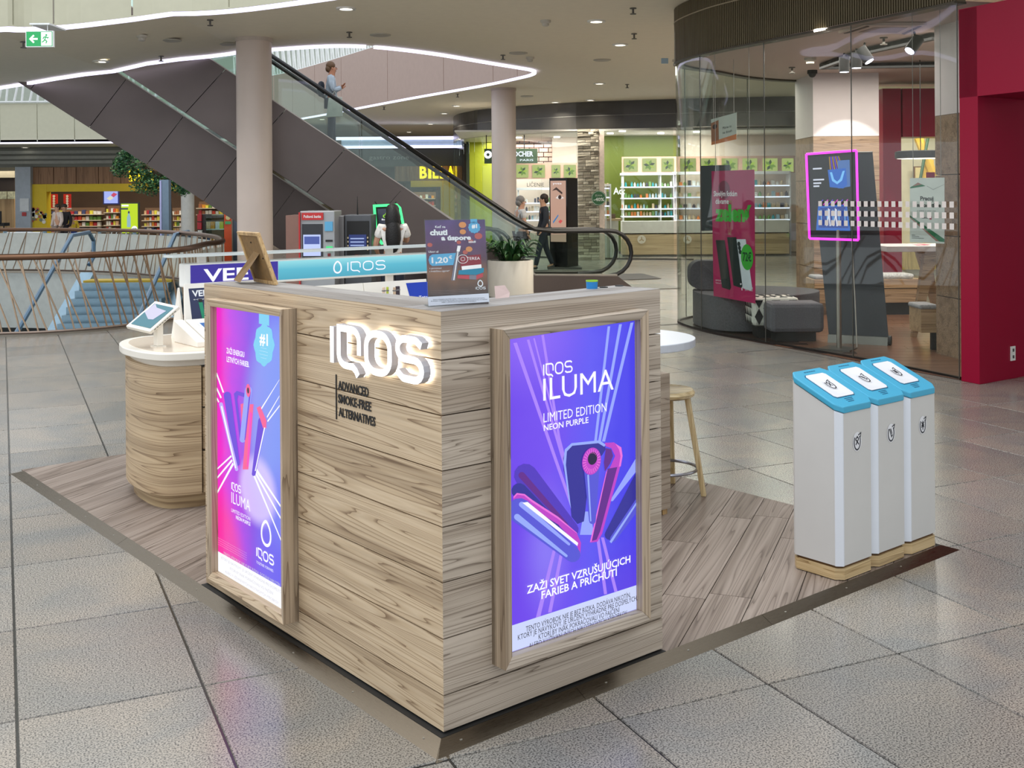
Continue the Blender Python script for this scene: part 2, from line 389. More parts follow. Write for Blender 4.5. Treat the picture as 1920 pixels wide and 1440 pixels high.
def ribbon(mb, path, w, org, right, up, depth=0.0, mi=0, closed=False, both=True):
    """one continuous mitred ribbon along a 2D path, given depth towards right x up"""
    P2 = [Vector(p) for p in path]; n = len(P2); L = []; R = []
    for i in range(n):
        if closed: a, b = P2[i - 1], P2[(i + 1) % n]
        else: a, b = P2[max(i - 1, 0)], P2[min(i + 1, n - 1)]
        p = P2[i]; d1 = (p - a); d2 = (b - p)
        if d1.length < 1e-9: d1 = d2
        if d2.length < 1e-9: d2 = d1
        d1 = d1.normalized(); d2 = d2.normalized(); t = (d1 + d2)
        t = t.normalized() if t.length > 1e-6 else d1
        q = Vector((-t.y, t.x)); c = max(.5, q.dot(Vector((-d1.y, d1.x))))
        L.append(p + q * (w / 2 / c)); R.append(p - q * (w / 2 / c))
    right = Vector(right).normalized(); up = Vector(up).normalized(); nn = right.cross(up); org = Vector(org)
    T = lambda p, z: org + right * p.x + up * p.y + nn * z
    vs = [T(p, depth) for p in L] + [T(p, depth) for p in R]; fs = []
    m = n if closed else n - 1
    if depth: vs += [T(p, 0) for p in L] + [T(p, 0) for p in R]
    for i in range(m):
        j = (i + 1) % n
        fs.append((i, n + i, n + j, j))
        if depth:
            fs.append((2 * n + i, i, j, 2 * n + j)); fs.append((n + i, 3 * n + i, 3 * n + j, n + j)); fs.append((3 * n + i, 2 * n + i, 2 * n + j, 3 * n + j))
    if depth and not closed:
        fs.append((0, 2 * n, 3 * n, n)); fs.append((n - 1, 2 * n - 1, 4 * n - 1, 3 * n - 1))
    return mb.add(vs, fs, mi)
def logo_paths(h):
    """the four letters of the sign, unit height h: list of (path, closed)"""
    k = h; P = []
    P.append(([(.06 * k, 0), (.06 * k, k)], False))
    x = .34 * k; w = .80 * k; r = .28 * k
    q = [(x + .42 * k, .0)] + [(x + r, 0)] + arc(x + r, r, r, r, 270, 180, 6)[1:] + [(x, k - r)] + [(x, k)] + [(x + w - r, k)] + arc(x + w - r, k - r, r, r, 90, 0, 6)[1:] + [(x + w, .34 * k)]
    P.append((q, False)); P.append(([(x + .30 * k, .0), (x + .56 * k, .0), (x + .68 * k, -.09 * k), (x + .76 * k, -.22 * k)], False))
    x = 1.42 * k; w = .86 * k; r = .36 * k
    o = arc(x + r, r, r, r, 270, 180, 7) + arc(x + r, k - r, r, r, 180, 90, 7) + arc(x + w - r, k - r, r, r, 90, 0, 7) + arc(x + w - r, r, r, r, 0, -90, 7)
    P.append((o, True))
    x = 2.56 * k; w = .82 * k; r = .25 * k
    s = [(x + w * .98, k - .12 * k)] + arc(x + w - r, k - r, r * .9, r, 45, 90, 3) + arc(x + r, k - r, r, r, 90, 180, 6) + arc(x + r, k - r, r, r, 180, 270, 6)[1:] + arc(x + w - r, r, r, r, 90, -90, 8) + [(x + r, 0)] + arc(x + r, r, r * .9, r, 270, 225, 3) + [(x + .0, .14 * k)]
    P.append((s, False))
    return P, 3.38 * k
def logo(mb, org, right, up, w, h, th=.15, depth=0.0, mi=0):
    P, W = logo_paths(1.0); sx = w / W
    for path, cl in P:
        # widths kept even: scale the path, not the stroke
        ribbon(mb, [(p[0] * sx, p[1] * h) for p in path], th * h, org, right, up, depth, mi, cl)
    return mb
def drop(mb, org, right, up, w, h, th, mi=0, depth=0.0):
    """the drop-shaped ring emblem"""
    pts = []
    for i in range(24):
        a = 2 * math.pi * i / 24 - math.pi / 2; y = math.sin(a); x = math.cos(a) * (1 - .28 * (y + 1) / 2 - (.12 if y > .5 else 0) * (y - .5) * 2)
        pts.append((x * w / 2, y * h / 2))
    return ribbon(mb, pts, th, org, right, up, depth, mi, True)
def disc(mb, c, right, up, r, mi=0, n=20, ry=None, scall=0.0):
    right = Vector(right).normalized(); up = Vector(up).normalized(); c = Vector(c); ry = ry or r
    return mb.add([c + right * (r * (1 + scall * math.cos(8 * 2 * math.pi * i / n)) * math.cos(2 * math.pi * i / n)) + up * (ry * (1 + scall * math.cos(8 * 2 * math.pi * i / n)) * math.sin(2 * math.pi * i / n)) for i in range(n)], [tuple(range(n))], mi)

# ================================================================== SETTING: floor, void, ceiling
def catmull(pts, k=6, closed=False):
    n = len(pts); out = []; P = [Vector(p) for p in pts]
    for i in range(n if closed else n - 1):
        a, b, c, d = P[(i - 1) % n if closed else max(i - 1, 0)], P[i], P[(i + 1) % n], P[(i + 2) % n if closed else min(i + 2, n - 1)]
        for j in range(k):
            t = j / k; out.append(.5 * ((2 * b) + (c - a) * t + (2 * a - 5 * b + 4 * c - d) * t * t + (3 * b - a - 3 * c + d) * t ** 3))
    if not closed: out.append(P[-1])
    return out
def inpoly(x, y, P):
    c = False; n = len(P)
    for i in range(n):
        x1, y1 = P[i][0], P[i][1]; x2, y2 = P[i - 1][0], P[i - 1][1]
        if (y1 > y) != (y2 > y) and x < (x2 - x1) * (y - y1) / (y2 - y1) + x1: c = not c
    return c
VN = [Vector(gr(x, y)[:2]) for x, y in [(0, 632), (100, 628), (200, 620), (300, 607), (350, 597)]]   # near rim of the floor opening
tip = Vector(gr(386, 577)[:2])
rim = catmull([Vector((-11, 13.6)), Vector((-8.5, 13.3))] + VN + [tip, Vector((-4.75, 18.2)), Vector((-5.6, 20.6)), Vector((-7.2, 23.2)), Vector((-9.6, 25.2)), Vector((-13, 26.0)), Vector((-19, 26.0))], 5)
void_poly = [tuple(p) for p in rim] + [(-19, 13.8)]
def poly_plane(outer, holes, z, thick=None):
    loops = [[Vector((p[0], p[1], 0)) for p in outer]] + [[Vector((p[0], p[1], 0)) for p in h] for h in holes]
    flat = [p for l in loops for p in l]; tri = tessellate_polygon(loops); mb = MB(); F = []
    for a, b, c in tri:
        if (flat[b] - flat[a]).cross(flat[c] - flat[a]).z < 0: a, c = c, a
        F.append((a, b, c))
    return mb.add([(p.x, p.y, z) for p in flat], F)
stone_j = granite('stone_floor', True); stone_t = granite('stone_tile')
floor = struct('floor', poly_plane([(-30, -2), (16, -2), (16, 50), (-30, 50)], [void_poly], 0.0), stone_j)
# stone tiles: the nearest 300 are pieces of their own, 3 mm proud, joints recessed
ca, sa = math.cos(TA), math.sin(TA)
deckc = [toK((0, 0, 0))]
tm = MB(); g = .004; e = .002
tm.add([(g, g, 0), (TW - g, g, 0), (TW - g, TL - g, 0), (g, TL - g, 0), (g + e, g + e, .005), (TW - g - e, g + e, .005), (TW - g - e, TL - g - e, .005), (g + e, TL - g - e, .005)],
       [(4, 5, 6, 7), (0, 1, 5, 4), (1, 2, 6, 5), (2, 3, 7, 6), (3, 0, 4, 7)])
cand = []
def vis(x, y):
    return y > 1.2 and abs(x) < .5 * y + .6
for i in range(-40, 45):
    for j in range(-8, 36):
        cs = [(TOX + (i + a) * TW * ca - (j + b) * TL * sa, TOY + (i + a) * TW * sa + (j + b) * TL * ca) for a, b in ((0, 0), (1, 0), (1, 1), (0, 1))]
        mx = sum(c[0] for c in cs) / 4; my = sum(c[1] for c in cs) / 4
        if not any(vis(*c) for c in cs): continue
        if my < 3.0: continue
        k = [toK((c[0], c[1], 0)) for c in cs]
        if all(0.02 < q.x < 2.98 and 0.02 < q.y < 4.5 for q in k): continue
        if any(inpoly(c[0], c[1], void_poly) for c in cs): continue
        cand.append((math.hypot(mx, my), cs[0]))
cand.sort()
dir_store = None
tile_src = None
tile_me = bpy.data.meshes.new('granite_tile'); tile_me.from_pydata([tuple(p) for p in tm.v], [], tm.f); tile_me.materials.append(stone_t)
STORE_LINE = [gr(1268, 605), gr(1328.5, 625), gr(1440, 645), gr(1541, 662), gr(1683, 690), gr(1798, 713.5)]
def behind_store(x, y):
    for a, b in zip(STORE_LINE, STORE_LINE[1:]):
        if (b.x - a.x) * (y - a.y) - (b.y - a.y) * (x - a.x) > 0 and x > a.x - .2: return True
    return x > 4.0 and y > 9.9
n = 0
for d, c in cand:
    if n >= 300: break
    mxy = (c[0] + .3 * ca - .4 * sa, c[1] + .3 * sa + .4 * ca)
    if mxy[0] > 1.9 and mxy[1] > 9.5 and behind_store(*mxy): continue
    o = bpy.data.objects.new('granite_tile', tile_me); COL.objects.link(o); o.parent = floor
    o.location = (c[0], c[1], .0005); o.rotation_euler = (0, 0, TA); n += 1
# rim of the floor opening: stone curb, slab edge and lower storey
white_metal = mat('white_metal', (225, 228, 228), .35)
pale_wall = mat('pale_wall', (214, 216, 205), .5)
blue_steel = mat('blue_steel', (150, 178, 195), .3, .6)
bronze = mat('bronze_metal', (112, 82, 62), .35, .75)
champagne = mat('champagne_metal', (176, 152, 128), .35, .7)
beige_panel = mat('beige_panel', (186, 184, 162), .5, noise=.03)
mauve_panel = mat('mauve_panel', (172, 148, 138), .5, noise=.03)
led_white = glow('led_white', (225, 220, 255), 2.2)
def strip_wall(path, z0, z1, mb=None, mi=0):
    mb = mb or MB()
    for a, b in zip(path, path[1:]): mb.quad((a[0], a[1], z0), (b[0], b[1], z0), (b[0], b[1], z1), (a[0], a[1], z1), mi)
    return mb
def inset(path, d):
    out = []
    for i, p in enumerate(path):
        a = Vector(path[max(i - 1, 0)][:2]); b = Vector(path[min(i + 1, len(path) - 1)][:2]); t = (b - a).normalized()
        out.append(Vector((p[0], p[1])) + Vector((-t.y, t.x)) * d)
    return out
def zat(z, p): return z(p) if callable(z) else z
def band(path, w, z0, z1, mb=None, mi=0):
    """solid band along a plan path, from the path to w on its left"""
    mb = mb or MB(); q = inset(path, w)
    for i in range(len(path) - 1):
        a, b, c, d = path[i], path[i + 1], q[i + 1], q[i]
        mb.hexa([(p[0], p[1], zat(z0, p)) for p in (a, b, c, d)] + [(p[0], p[1], zat(z1, p)) for p in (a, b, c, d)], mi)
    return mb
struct('trim_1', band(rim, .10, -.02, .03), mat('curb_metal', (140, 132, 120), .35, .5))
struct('wall_void', strip_wall(inset(rim, .02), -1.3, -.02), mat('void_edge', (205, 210, 205), .5))
struct('floor_lower', MB().quad((-22, 10, -4.8), (-2, 10, -4.8), (-2, 32, -4.8), (-22, 32, -4.8)), mat('lower_floor', (120, 122, 118), .35))
struct('wall_lower', MB().box((-22, 27.5, -4.8), (-2, 27.8, -1.3)).box((-3.4, 12, -4.8), (-3.1, 28, -1.3)), mat('lower_wall', (50, 55, 55), .6))

# escalator in the opening, coming up to the far rim: seen through the near railing
def lower_escalator():
    b = gr(172, 545, 0); 
    t = thing('lower_escalator', 'blue-grey escalator going down into the floor opening behind the curved railing', 'escalator', (-7.6, 22.6, 0))
    # steps band descends toward the camera
    x0, x1, y0, z0, y1, z1 = -8.75, -6.95, 22.6, 0.0, 15.2, -4.7
    st = MB(); N = 34
    for i in range(N):
        ya = y0 + (y1 - y0) * i / N; yb = y0 + (y1 - y0) * (i + 1) / N; za = z0 + (z1 - z0) * i / N
        st.box((x0, yb, za - .22), (x1, ya, za - .02))
    part('steps', st, mat('step_blue', (132, 160, 176), .4, .5), t, kind='stuff')
    part('comb_plate', MB().box((x0, y0, -.02), (x1, y0 + .5, .02)), mat('yellow_edge', (225, 190, 60), .5), t)
    for x, w in ((x0 - .28, .28), (x1, .28)):
        m = MB(); m.hexa([(x, y1, z1 - .5), (x + w, y1, z1 - .5), (x + w, y0 + .6, z0 - .6), (x, y0 + .6, z0 - .6), (x, y1, z1 + .15), (x + w, y1, z1 + .15), (x + w, y0 + .6, z0 + .15), (x, y0 + .6, z0 + .15)])
        part('side_panel', m, blue_steel, t)
        m = MB(); xm = x + w / 2; m.tube([(xm, y1, z1 + .95), (xm, y0 - .2, z0 + .95), (xm, y0 + .7, z0 + .98), (xm, y0 + .95, z0 + .8), (xm, y0 + .95, z0 + .45), (xm, y0 + .7, z0 + .3)], .045, 8)
        part('handrail', m, mat('rail_blue', (95, 125, 150), .3, .5), t, smooth=True)
    return t
lower_escalator()

# ------------------------------------------------------------------ ceiling with its openings
ZC = 4.15; ZU = 5.67
def zc(p):
    """underside of the mall ceiling: level, dropping to a lower soffit over the left gallery"""
    t = max(0.0, min(1.0, (-4.5 - p[0]) / 1.9)); g = max(0.0, min(1.0, (30.0 - p[1]) / 3.0)); return ZC - .40 * t * g
def ce(x, y, z=None):
    r = ray(x, y)
    if z is not None: return Vector(at(x, y, (z - HC) / r[2])[:2])
    zz = ZC
    for _ in range(30):
        q = at(x, y, (zz - HC) / r[2]); zz = .5 * zz + .5 * zc(q)
    return Vector((q.x, q.y))
near_edge = catmull([Vector((-30, 17.4)), ce(-700, 62), ce(-350, 54), ce(-120, 50.5), ce(0, 50), ce(60, 50), ce(180, 40), ce(360, 21), ce(560, 0), Vector((0.2, 11.7)), Vector((2.6, 9.4)), Vector((4.0, 6.5)), Vector((4.6, 2.0)), Vector((4.8, -2.0))], 5)
hole = catmull([ce(-700, 262), ce(-250, 198), ce(0, 163), ce(215, 131), ce(430, 99), ce(508, 91), ce(580, 86), ce(640, 84), ce(700, 86), ce(760, 92), ce(820, 100), ce(880, 110), ce(930, 118.5), ce(970, 125), ce(992, 129), ce(1000, 133), ce(993, 138), ce(970, 144), ce(900, 159), ce(760, 184), ce(640, 207), ce(575, 219), ce(510, 229), Vector((-11.5, 40)), Vector((-24, 40))], 4)
outer = [tuple(p) for p in near_edge] + [(16, -2), (16, 46), (-30, 46)]
ceil_m = mat('ceiling_paint', (232, 224, 204), .6, noise=.02)
cm = poly_plane(outer, [[tuple(p) for p in hole]], ZC); cm.f = [f[::-1] for f in cm.f]
co = struct('ceiling', cm, ceil_m); bm_ = bmesh.new(); bm_.from_mesh(co.data)
for pc, pn in (((-4.5, 0, ZC), (1, 0, 0)), ((-6.4, 0, ZC), (1, 0, 0)), ((0, 27, ZC), (0, 1, 0)), ((0, 30, ZC), (0, 1, 0))):
    bmesh.ops.bisect_plane(bm_, geom=bm_.verts[:] + bm_.edges[:] + bm_.faces[:], plane_co=pc, plane_no=pn)
for v in bm_.verts: v.co.z = zc(v.co)
bm_.to_mesh(co.data); bm_.free()
# slab faces above the openings, each panel apart, with the LED line under them
def sheet(path, w, z0, z1):
    """one continuous curved sheet of thickness w (no inner walls)"""
    q = inset(path, w); n = len(path); vs = [(p[0], p[1], z0) for p in path] + [(p[0], p[1], z1) for p in path] + [(p[0], p[1], z0) for p in q] + [(p[0], p[1], z1) for p in q]; fs = []
    for i in range(n - 1): fs += [(i, i + 1, n + i + 1, n + i), (2 * n + i + 1, 2 * n + i, 3 * n + i, 3 * n + i + 1), (n + i, n + i + 1, 3 * n + i + 1, 3 * n + i), (i + 1, i, 2 * n + i, 2 * n + i + 1)]
    fs += [(0, n, 3 * n, 2 * n), (n - 1, 3 * n - 1, 4 * n - 1, 2 * n - 1)]
    return MB().add(vs, fs)
def fascia(path, z0, z1, m, out, name='fascia', step=3, label=None, side=1):
    zl = z0 if callable(z0) else (lambda p: z0)
    root = struct(name, band(path, .03 * side, zl, lambda p: zl(p) + .02), m)
    BASE[root.name] = Vector((0, 0, 0))
    for i in range(0, len(path) - 1, step):
        seg = [Vector(p) for p in path[i:min(i + step, len(path) - 1) + 1]]
        if len(seg) < 2: continue
        d = (seg[1] - seg[0]).normalized() * .012; seg[0] = seg[0] + d; d2 = (seg[-1] - seg[-2]).normalized() * .012; seg[-1] = seg[-1] - d2
        part('fascia_panel', band(seg, .05 * side, lambda p: zl(p) + .02, z1), m, root)
    return root
def led(path, z, w=.06, side=1, name='led_strip', label=None):
    zl = z if callable(z) else (lambda p: z)
    return solo(name, band(path, w * side, lambda p: zl(p) - .05, lambda p: zl(p) - .003), led_white, label, 'light strip', (0, 0, 0))
near_vis = near_edge[12:47]
fascia(near_vis, zc, ZC + 1.6, beige_panel, 1, 'wall_near_gallery', 5, side=1)
led(near_vis, zc, .07, 1, label='LED line along the near gallery edge at the upper left corner')
led(hole[8:32], zc, .06, -1, label='LED line on the ceiling edge in front of the escalators')
led(hole[32:92], zc, .06, -1, label='LED line curling round the pointed end of the ceiling opening and along its far side')
far_path = hole[62:92]
fascia(far_path, ZC, ZU, mauve_panel, 1, 'wall_far_gallery', 3, side=-1)
def slat_rail(path, z0, z1, name, label, m, lean=.25, gap=.16, r=.02, cat='railing', rail=None, railr=.035, group=None, n=None):
    t = thing(name, label, cat, (path[0][0], path[0][1], z0), group=group)
    P = [Vector((p[0], p[1])) for p in path]; L = [0]
    for a, b in zip(P, P[1:]): L.append(L[-1] + (b - a).length)
    def pt(s):
        s = max(0, min(L[-1], s))
        for i in range(len(P) - 1):
            if s <= L[i + 1] + 1e-9:
                return P[i].lerp(P[i + 1], (s - L[i]) / max(1e-9, L[i + 1] - L[i]))
        return P[-1]
    k = int(L[-1] / gap); cnt = 0
    for i in range(k + 1):
        s = i * gap; ln = lean if i % 2 == 0 else lean * .45
        a = pt(s); b = pt(s + ln)
        m_ = MB(); m_.tube([(a.x, a.y, z0), (b.x, b.y, z1)], r, 5)
        if cnt < 280: part('rod', m_, m, t); cnt += 1
    part('handrail', MB().tube([(p.x, p.y, z1) for p in P], railr, 8), rail or m, t, smooth=True)
    part('bottom_rail', MB().tube([(p.x, p.y, z0 + .02) for p in P], railr * .8, 6), m, t, smooth=True)
    return t
slat_rail(inset(far_path, -.1)[6:], ZU, ZU + 1.0, 'gallery_railing', 'white slatted gallery railing on the upper floor behind the woman on the escalator', white_metal, gap=.2, r=.03)
# left gallery across the opening
lg = [Vector(at(x, y, 34)[:2]) for x, y in ((-60, 268), (0, 267), (70, 265), (140, 263), (215, 260), (300, 257))]
fascia(lg, 3.43, 4.62, beige_panel, 1, 'wall_left_gallery', 1)
led([p + Vector((0, -.05)) for p in lg], 3.43, .08, 1, label='LED line under the gallery front above the supermarket at far left')
slat_rail([p + Vector((0, -.05)) for p in lg], 4.64, 5.75, 'gallery_railing', 'white slatted gallery railing at the far left edge of the upper floor', white_metal, gap=.24, r=.035)
struct('ceiling_left', MB().box((-26, 34.0, 3.42), (-8.0, 37.4, 3.5)), mat('soffit', (196, 198, 186), .6))
struct('wall_upper', MB().box((-30, 46, 4.2), (16, 46.2, 9)), mat('upper_wall', (150, 158, 150), .6))
struct('wall_back', MB().box((-30, 45.5, -.1), (16, 45.8, 4.2)), mat('back_wall', (60, 55, 50), .7))
struct('wall_side', MB().box((15.8, 9, -.1), (16, 46, 4.2)), mat('side_wall', (120, 112, 100), .7))
# ceiling fittings: downlights, sprinklers, detectors, round grilles
def ceil_things():
    ring_m = mat('light_ring', (225, 225, 220), .4); lens_m = glow('lamp_lens', (255, 246, 228), 6.0)
    dl = thing('downlight', 'round recessed ceiling downlight', 'ceiling light', (0, 0, ZC), group='recessed downlights in the mall ceiling')
    part('ring', MB().lathe((0, 0, ZC), [(.085, 0), (.13, 0), (.13, -.02), (.085, -.02), (.085, 0)], 20, cap=False), ring_m, dl)
    part('lens', MB().lathe((0, 0, ZC), [(.085, -.008), (.085, -.005)], 20), lens_m, dl)
    names = ['nearest one, top centre of the picture', 'at the left, over the railing', 'top, in front of the dark curved shop header', 'right of it, below the header corner', 'in a row toward the cosmetics shop', 'left of the second column']
    pos = [(649, 15), (188, 114), (1118, 39), (1163, 83), (1124, 156), (1107, 187), (856, 198), (833, 212), (807, 232), (767, 247), (1041, 191), (604, 223), (47, 276)]
    lab = ['ceiling downlight nearest the camera at top centre', 'ceiling downlight above the left railing beside the green exit sign', 'ceiling downlight left of the ribbed shop header, the higher one',
           'ceiling downlight left of the ribbed shop header, the lower one', 'ceiling downlight midway between the pointed opening and the round shop corner', 'small ceiling downlight just above the dark header of the cosmetics shop',
           'ceiling downlight left of the farther column, first of its row', 'ceiling downlight left of the farther column, second of its row', 'ceiling downlight left of the farther column, third of its row', 'ceiling downlight left of the farther column, last and lowest of its row',
           'ceiling downlight just right of the farther column', 'ceiling downlight seen through the escalator glass by the woman', 'ceiling downlight in the soffit over the far left shop']
    for i, (x, y) in enumerate(pos):
        p = ce(x, y) if i < 12 else ce(x, y, 3.42); q = (p.x, p.y, zc(p) if i < 12 else 3.42)
        if i == 0: dl.location = q; dl['label'] = lab[0]; BASE[dl.name] = Vector((0, 0, ZC))
        else: dup(dl, q, label=lab[i])
        if i < 11:
            l = bpy.data.lights.new('downlight_lamp', 'AREA'); l.shape = 'DISK'; l.size = .16; l.energy = 26; l.color = (1, .93, .82); l.spread = math.radians(130)
            lo = bpy.data.objects.new('downlight_lamp', l); COL.objects.link(lo); lo.location = (p.x, p.y, q[2] - .04)
    spk = MB().lathe((0, 0, 0), [(.045, 0), (.045, -.012), (.014, -.014), (.014, -.07), (.04, -.075), (.04, -.085)], 10)
    sp = [(394, 37), (302, 105), (655, 60), (1189, 63), (1176, 158), (943, 103), (858, 176), (720, 200), (673, 210), (44, 78), (1187, 15)]
    spl = ['above the near LED line', 'left of the near column', 'between near column and top downlight', 'below the two header downlights', 'near the farther column, right side', 'just above the tip of the opening',
           'under the mauve gallery front', 'further along the mauve gallery front', 'behind the woman on the escalator', 'left of the green exit sign', 'at the top edge left of the ribbed header']
    src = None
    for (x, y), l in zip(sp, spl):
        p = ce(x, y)
        if not src: src = solo('sprinkler', spk, mat('sprinkler_metal', (95, 92, 85), .4, .5), 'small ceiling sprinkler head ' + l, 'sprinkler', (0, 0, 0), group='ceiling sprinklers'); src.location = (p.x, p.y, zc(p))
        else: o = copy_mesh_obj(src, (p.x, p.y, zc(p))); o['label'] = 'small ceiling sprinkler head ' + l
    det = MB().lathe((0, 0, 0), [(.075, 0), (.075, -.03), (.05, -.045), (.05, -.075), (.03, -.085)], 16); src = None
    for (x, y), l in zip([(266, 66), (1023, 38), (994, 107), (1268, 112)], ['right of the green exit sign', 'at the top right of centre', 'right of the tip of the ceiling opening', 'against the round glass shop corner']):
        p = ce(x, y)
        if not src: src = solo('smoke_detector', det, mat('detector', (190, 186, 175), .5), 'round ceiling smoke detector ' + l, 'smoke detector', (0, 0, 0), group='ceiling smoke detectors', smooth=True); src.location = (p.x, p.y, zc(p))
        else: o = copy_mesh_obj(src, (p.x, p.y, zc(p))); o['label'] = 'round ceiling smoke detector ' + l
    gr_ = MB().lathe((0, 0, 0), [(.0, -.02), (.13, -.02), (.16, -.012), (.16, 0)], 20, cap=False); src = None
    for (x, y), l in zip([(320, 75), (425, 82), (713, 65), (972, 99), (1129, 112), (988, 180)], ['left of the near column, larger', 'close to the near column', 'above the LED curve', 'by the tip of the opening', 'between the detectors and the round shop', 'right of the farther column']):
        p = ce(x, y)
        if not src: src = solo('ceiling_disc', gr_, mat('disc', (180, 176, 165), .6), 'flat round ceiling speaker disc ' + l, 'ceiling speaker', (0, 0, 0), group='round ceiling speakers', smooth=True); src.location = (p.x, p.y, zc(p))
        else: o = copy_mesh_obj(src, (p.x, p.y, zc(p))); o['label'] = 'flat round ceiling speaker disc ' + l
ceil_things()
# exit sign hanging at upper left
def exit_sign():
    a = at(74, 73, 13.4); w = .158; h = .088
    t = thing('exit_sign', 'green lit exit sign with arrow and running figure hanging at upper left', 'sign', (a.x, a.y, a.z - h))
    part('housing', MB().box((a.x - w - .01, a.y, a.z - h - .01), (a.x + w + .01, a.y + .04, a.z + h + .01)), white_metal, t)
    m = MB(); y = a.y - .002; m.quad((a.x - w, y, a.z - h), (a.x + w, y, a.z - h), (a.x + w, y, a.z + h), (a.x - w, y, a.z + h), 0)
    m.quad((a.x + .02, y - .001, a.z - h + .006), (a.x + w - .008, y - .001, a.z - h + .006), (a.x + w - .008, y - .001, a.z + h - .006), (a.x + .02, y - .001, a.z + h - .006), 1)
    O = Vector((a.x, y - .002, a.z)); R = (1, 0, 0); U = (0, 0, 1)
    ribbon(m, [(-.105, 0), (-.02, 0)], .024, O, R, U, 0, 1); ribbon(m, [(-.065, .045), (-.11, 0), (-.065, -.045)], .022, O, R, U, 0, 1)
    disc(m, O + Vector((.085, -.001, .045)), R, U, .012, 0)
    for pth in ([(.08, .03), (.065, -.01)], [(.065, -.01), (.09, -.03), (.08, -.055)], [(.065, -.01), (.05, -.03), (.03, -.04)], [(.08, .025), (.10, .01), (.112, .02)], [(.08, .025), (.055, .02), (.045, 0)]):
        ribbon(m, pth, .012, O + Vector((0, -.001, 0)), R, U, 0, 0)
    part('sign_face', m, [glow('exit_green', (20, 165, 90), 1.2), glow('exit_white', (235, 250, 240), 1.3)], t)
    part('hanger', MB().tube([(a.x - .09, a.y + .02, a.z + h), (a.x - .09, a.y + .02, 3.80)], .004, 5).tube([(a.x + .09, a.y + .02, a.z + h), (a.x + .09, a.y + .02, 3.80)], .004, 5).box((a.x - .12, a.y, 3.80), (a.x + .12, a.y + .5, 3.82)), white_metal, t)
exit_sign()
# columns
def column(x0, x1, ytop, lab, d=None):
    xc = (x0 + x1) / 2; p = ce(xc, ytop); r = (x1 - x0) / 2 * p.y / FPX
    t = thing('column', lab, 'column', (p.x, p.y + r * 0, 0))
    part('shaft', MB().lathe((p.x, p.y, 0), [(r, 0), (r, 2.0), (r, ZC - .06)], 48), mat('column_paint', (205, 190, 180), .45, noise=.04, nscale=2), t, smooth=True)
    part('collar', MB().lathe((p.x, p.y, 0), [(r * 1.04, ZC - .06), (r * 1.04, ZC)], 48), mat('column_collar', (190, 178, 168), .5), t)
    part('base_ring', MB().lathe((p.x, p.y, 0), [(r * 1.05, 0), (r * 1.05, .12), (r, .13)], 48), mat('column_base', (150, 145, 138), .4, .5), t)
column(443, 508.5, 72, 'nearer round column painted pale pinkish grey in front of the escalators')
column(921, 967, 166, 'farther round column behind the white planter')

# ================================================================== DECK (raised wooden platform with metal ramp edge)
deck = thing('platform', 'low wooden plank platform edged with brushed metal ramps under the sales kiosk', 'platform', (0, 0, 0), 'K')
DW, DL, RW, DH = 3.02, 4.50, .062, .03
def clip(poly, a, b, c):     # keep a*x+b*y<=c
    out = []
    for i in range(len(poly)):
        p, q = poly[i - 1], poly[i]; dp = a * p[0] + b * p[1] - c; dq = a * q[0] + b * q[1] - c
        if (dp <= 0) != (dq <= 0): t = dp / (dp - dq); out.append((p[0] + (q[0] - p[0]) * t, p[1] + (q[1] - p[1]) * t))
        if dq <= 0: out.append(q)
    return out
part('core', MB().box((RW + .005, RW + .005, 0), (DW - .03, DL - .02, DH - .006)), mat('deck_core', (45, 38, 32), .7), deck)
plank_m = wood('deck_wood', (136, 121, 110), (152, 137, 126), (96, 80, 70), 'x', .8, .48, 1.3)
pa = math.radians(29.5); px, py = math.cos(pa), math.sin(pa); pw = .176
def plank_obj(poly, hgt=.006, z=DH - .006, parent=deck, m=plank_m, ang=pa):
    c = Vector((sum(p[0] for p in poly) / len(poly), sum(p[1] for p in poly) / len(poly), z)); cc, ss = math.cos(-ang), math.sin(-ang)
    mb = MB().prism([((p[0] - c.x) * cc - (p[1] - c.y) * ss, (p[0] - c.x) * ss + (p[1] - c.y) * cc) for p in poly], 0, hgt)
    o = bpy.data.objects.new('plank', mesh_of('plank', mb, m, (0, 0, 0))); COL.objects.link(o); o.parent = parent; o.location = c; o.rotation_euler = (0, 0, ang); return o
off0 = -(.88 * -py + 0) ; base_off = -py * 2.935 + px * .88
for i in range(-22, 26):
    o0 = base_off + i * pw; s = -6 + rnd.random() * 1.5
    while s < 8:
        L_ = rnd.choice((1.2, 1.5, 1.9)); g = .0018
        cor = [(s + g, o0 + g), (s + L_ - g, o0 + g), (s + L_ - g, o0 + pw - g), (s + g, o0 + pw - g)]
        poly = [(a * px - b * py, a * py + b * px) for a, b in cor]
        for (A, B, C) in ((-1, 0, -RW), (1, 0, DW - .02), (0, -1, -RW), (0, 1, DL - .01)):
            poly = clip(poly, A, B, C)
            if len(poly) < 3: break
        if len(poly) >= 3:
            ar = abs(sum(poly[k - 1][0] * poly[k][1] - poly[k][0] * poly[k - 1][1] for k in range(len(poly)))) / 2
            if ar > .002: plank_obj(poly)
        s += L_
brush, nt_, b_ = newmat('brushed_metal'); N_ = nt_.nodes
tc_ = N_.new('ShaderNodeTexCoord'); mp_ = N_.new('ShaderNodeMapping'); mp_.inputs['Scale'].default_value = (3, 3, 300); nz_ = N_.new('ShaderNodeTexNoise'); nz_.inputs['Scale'].default_value = 6
nt_.links.new(tc_.outputs['Object'], mp_.inputs[0]); nt_.links.new(mp_.outputs[0], nz_.inputs['Vector'])
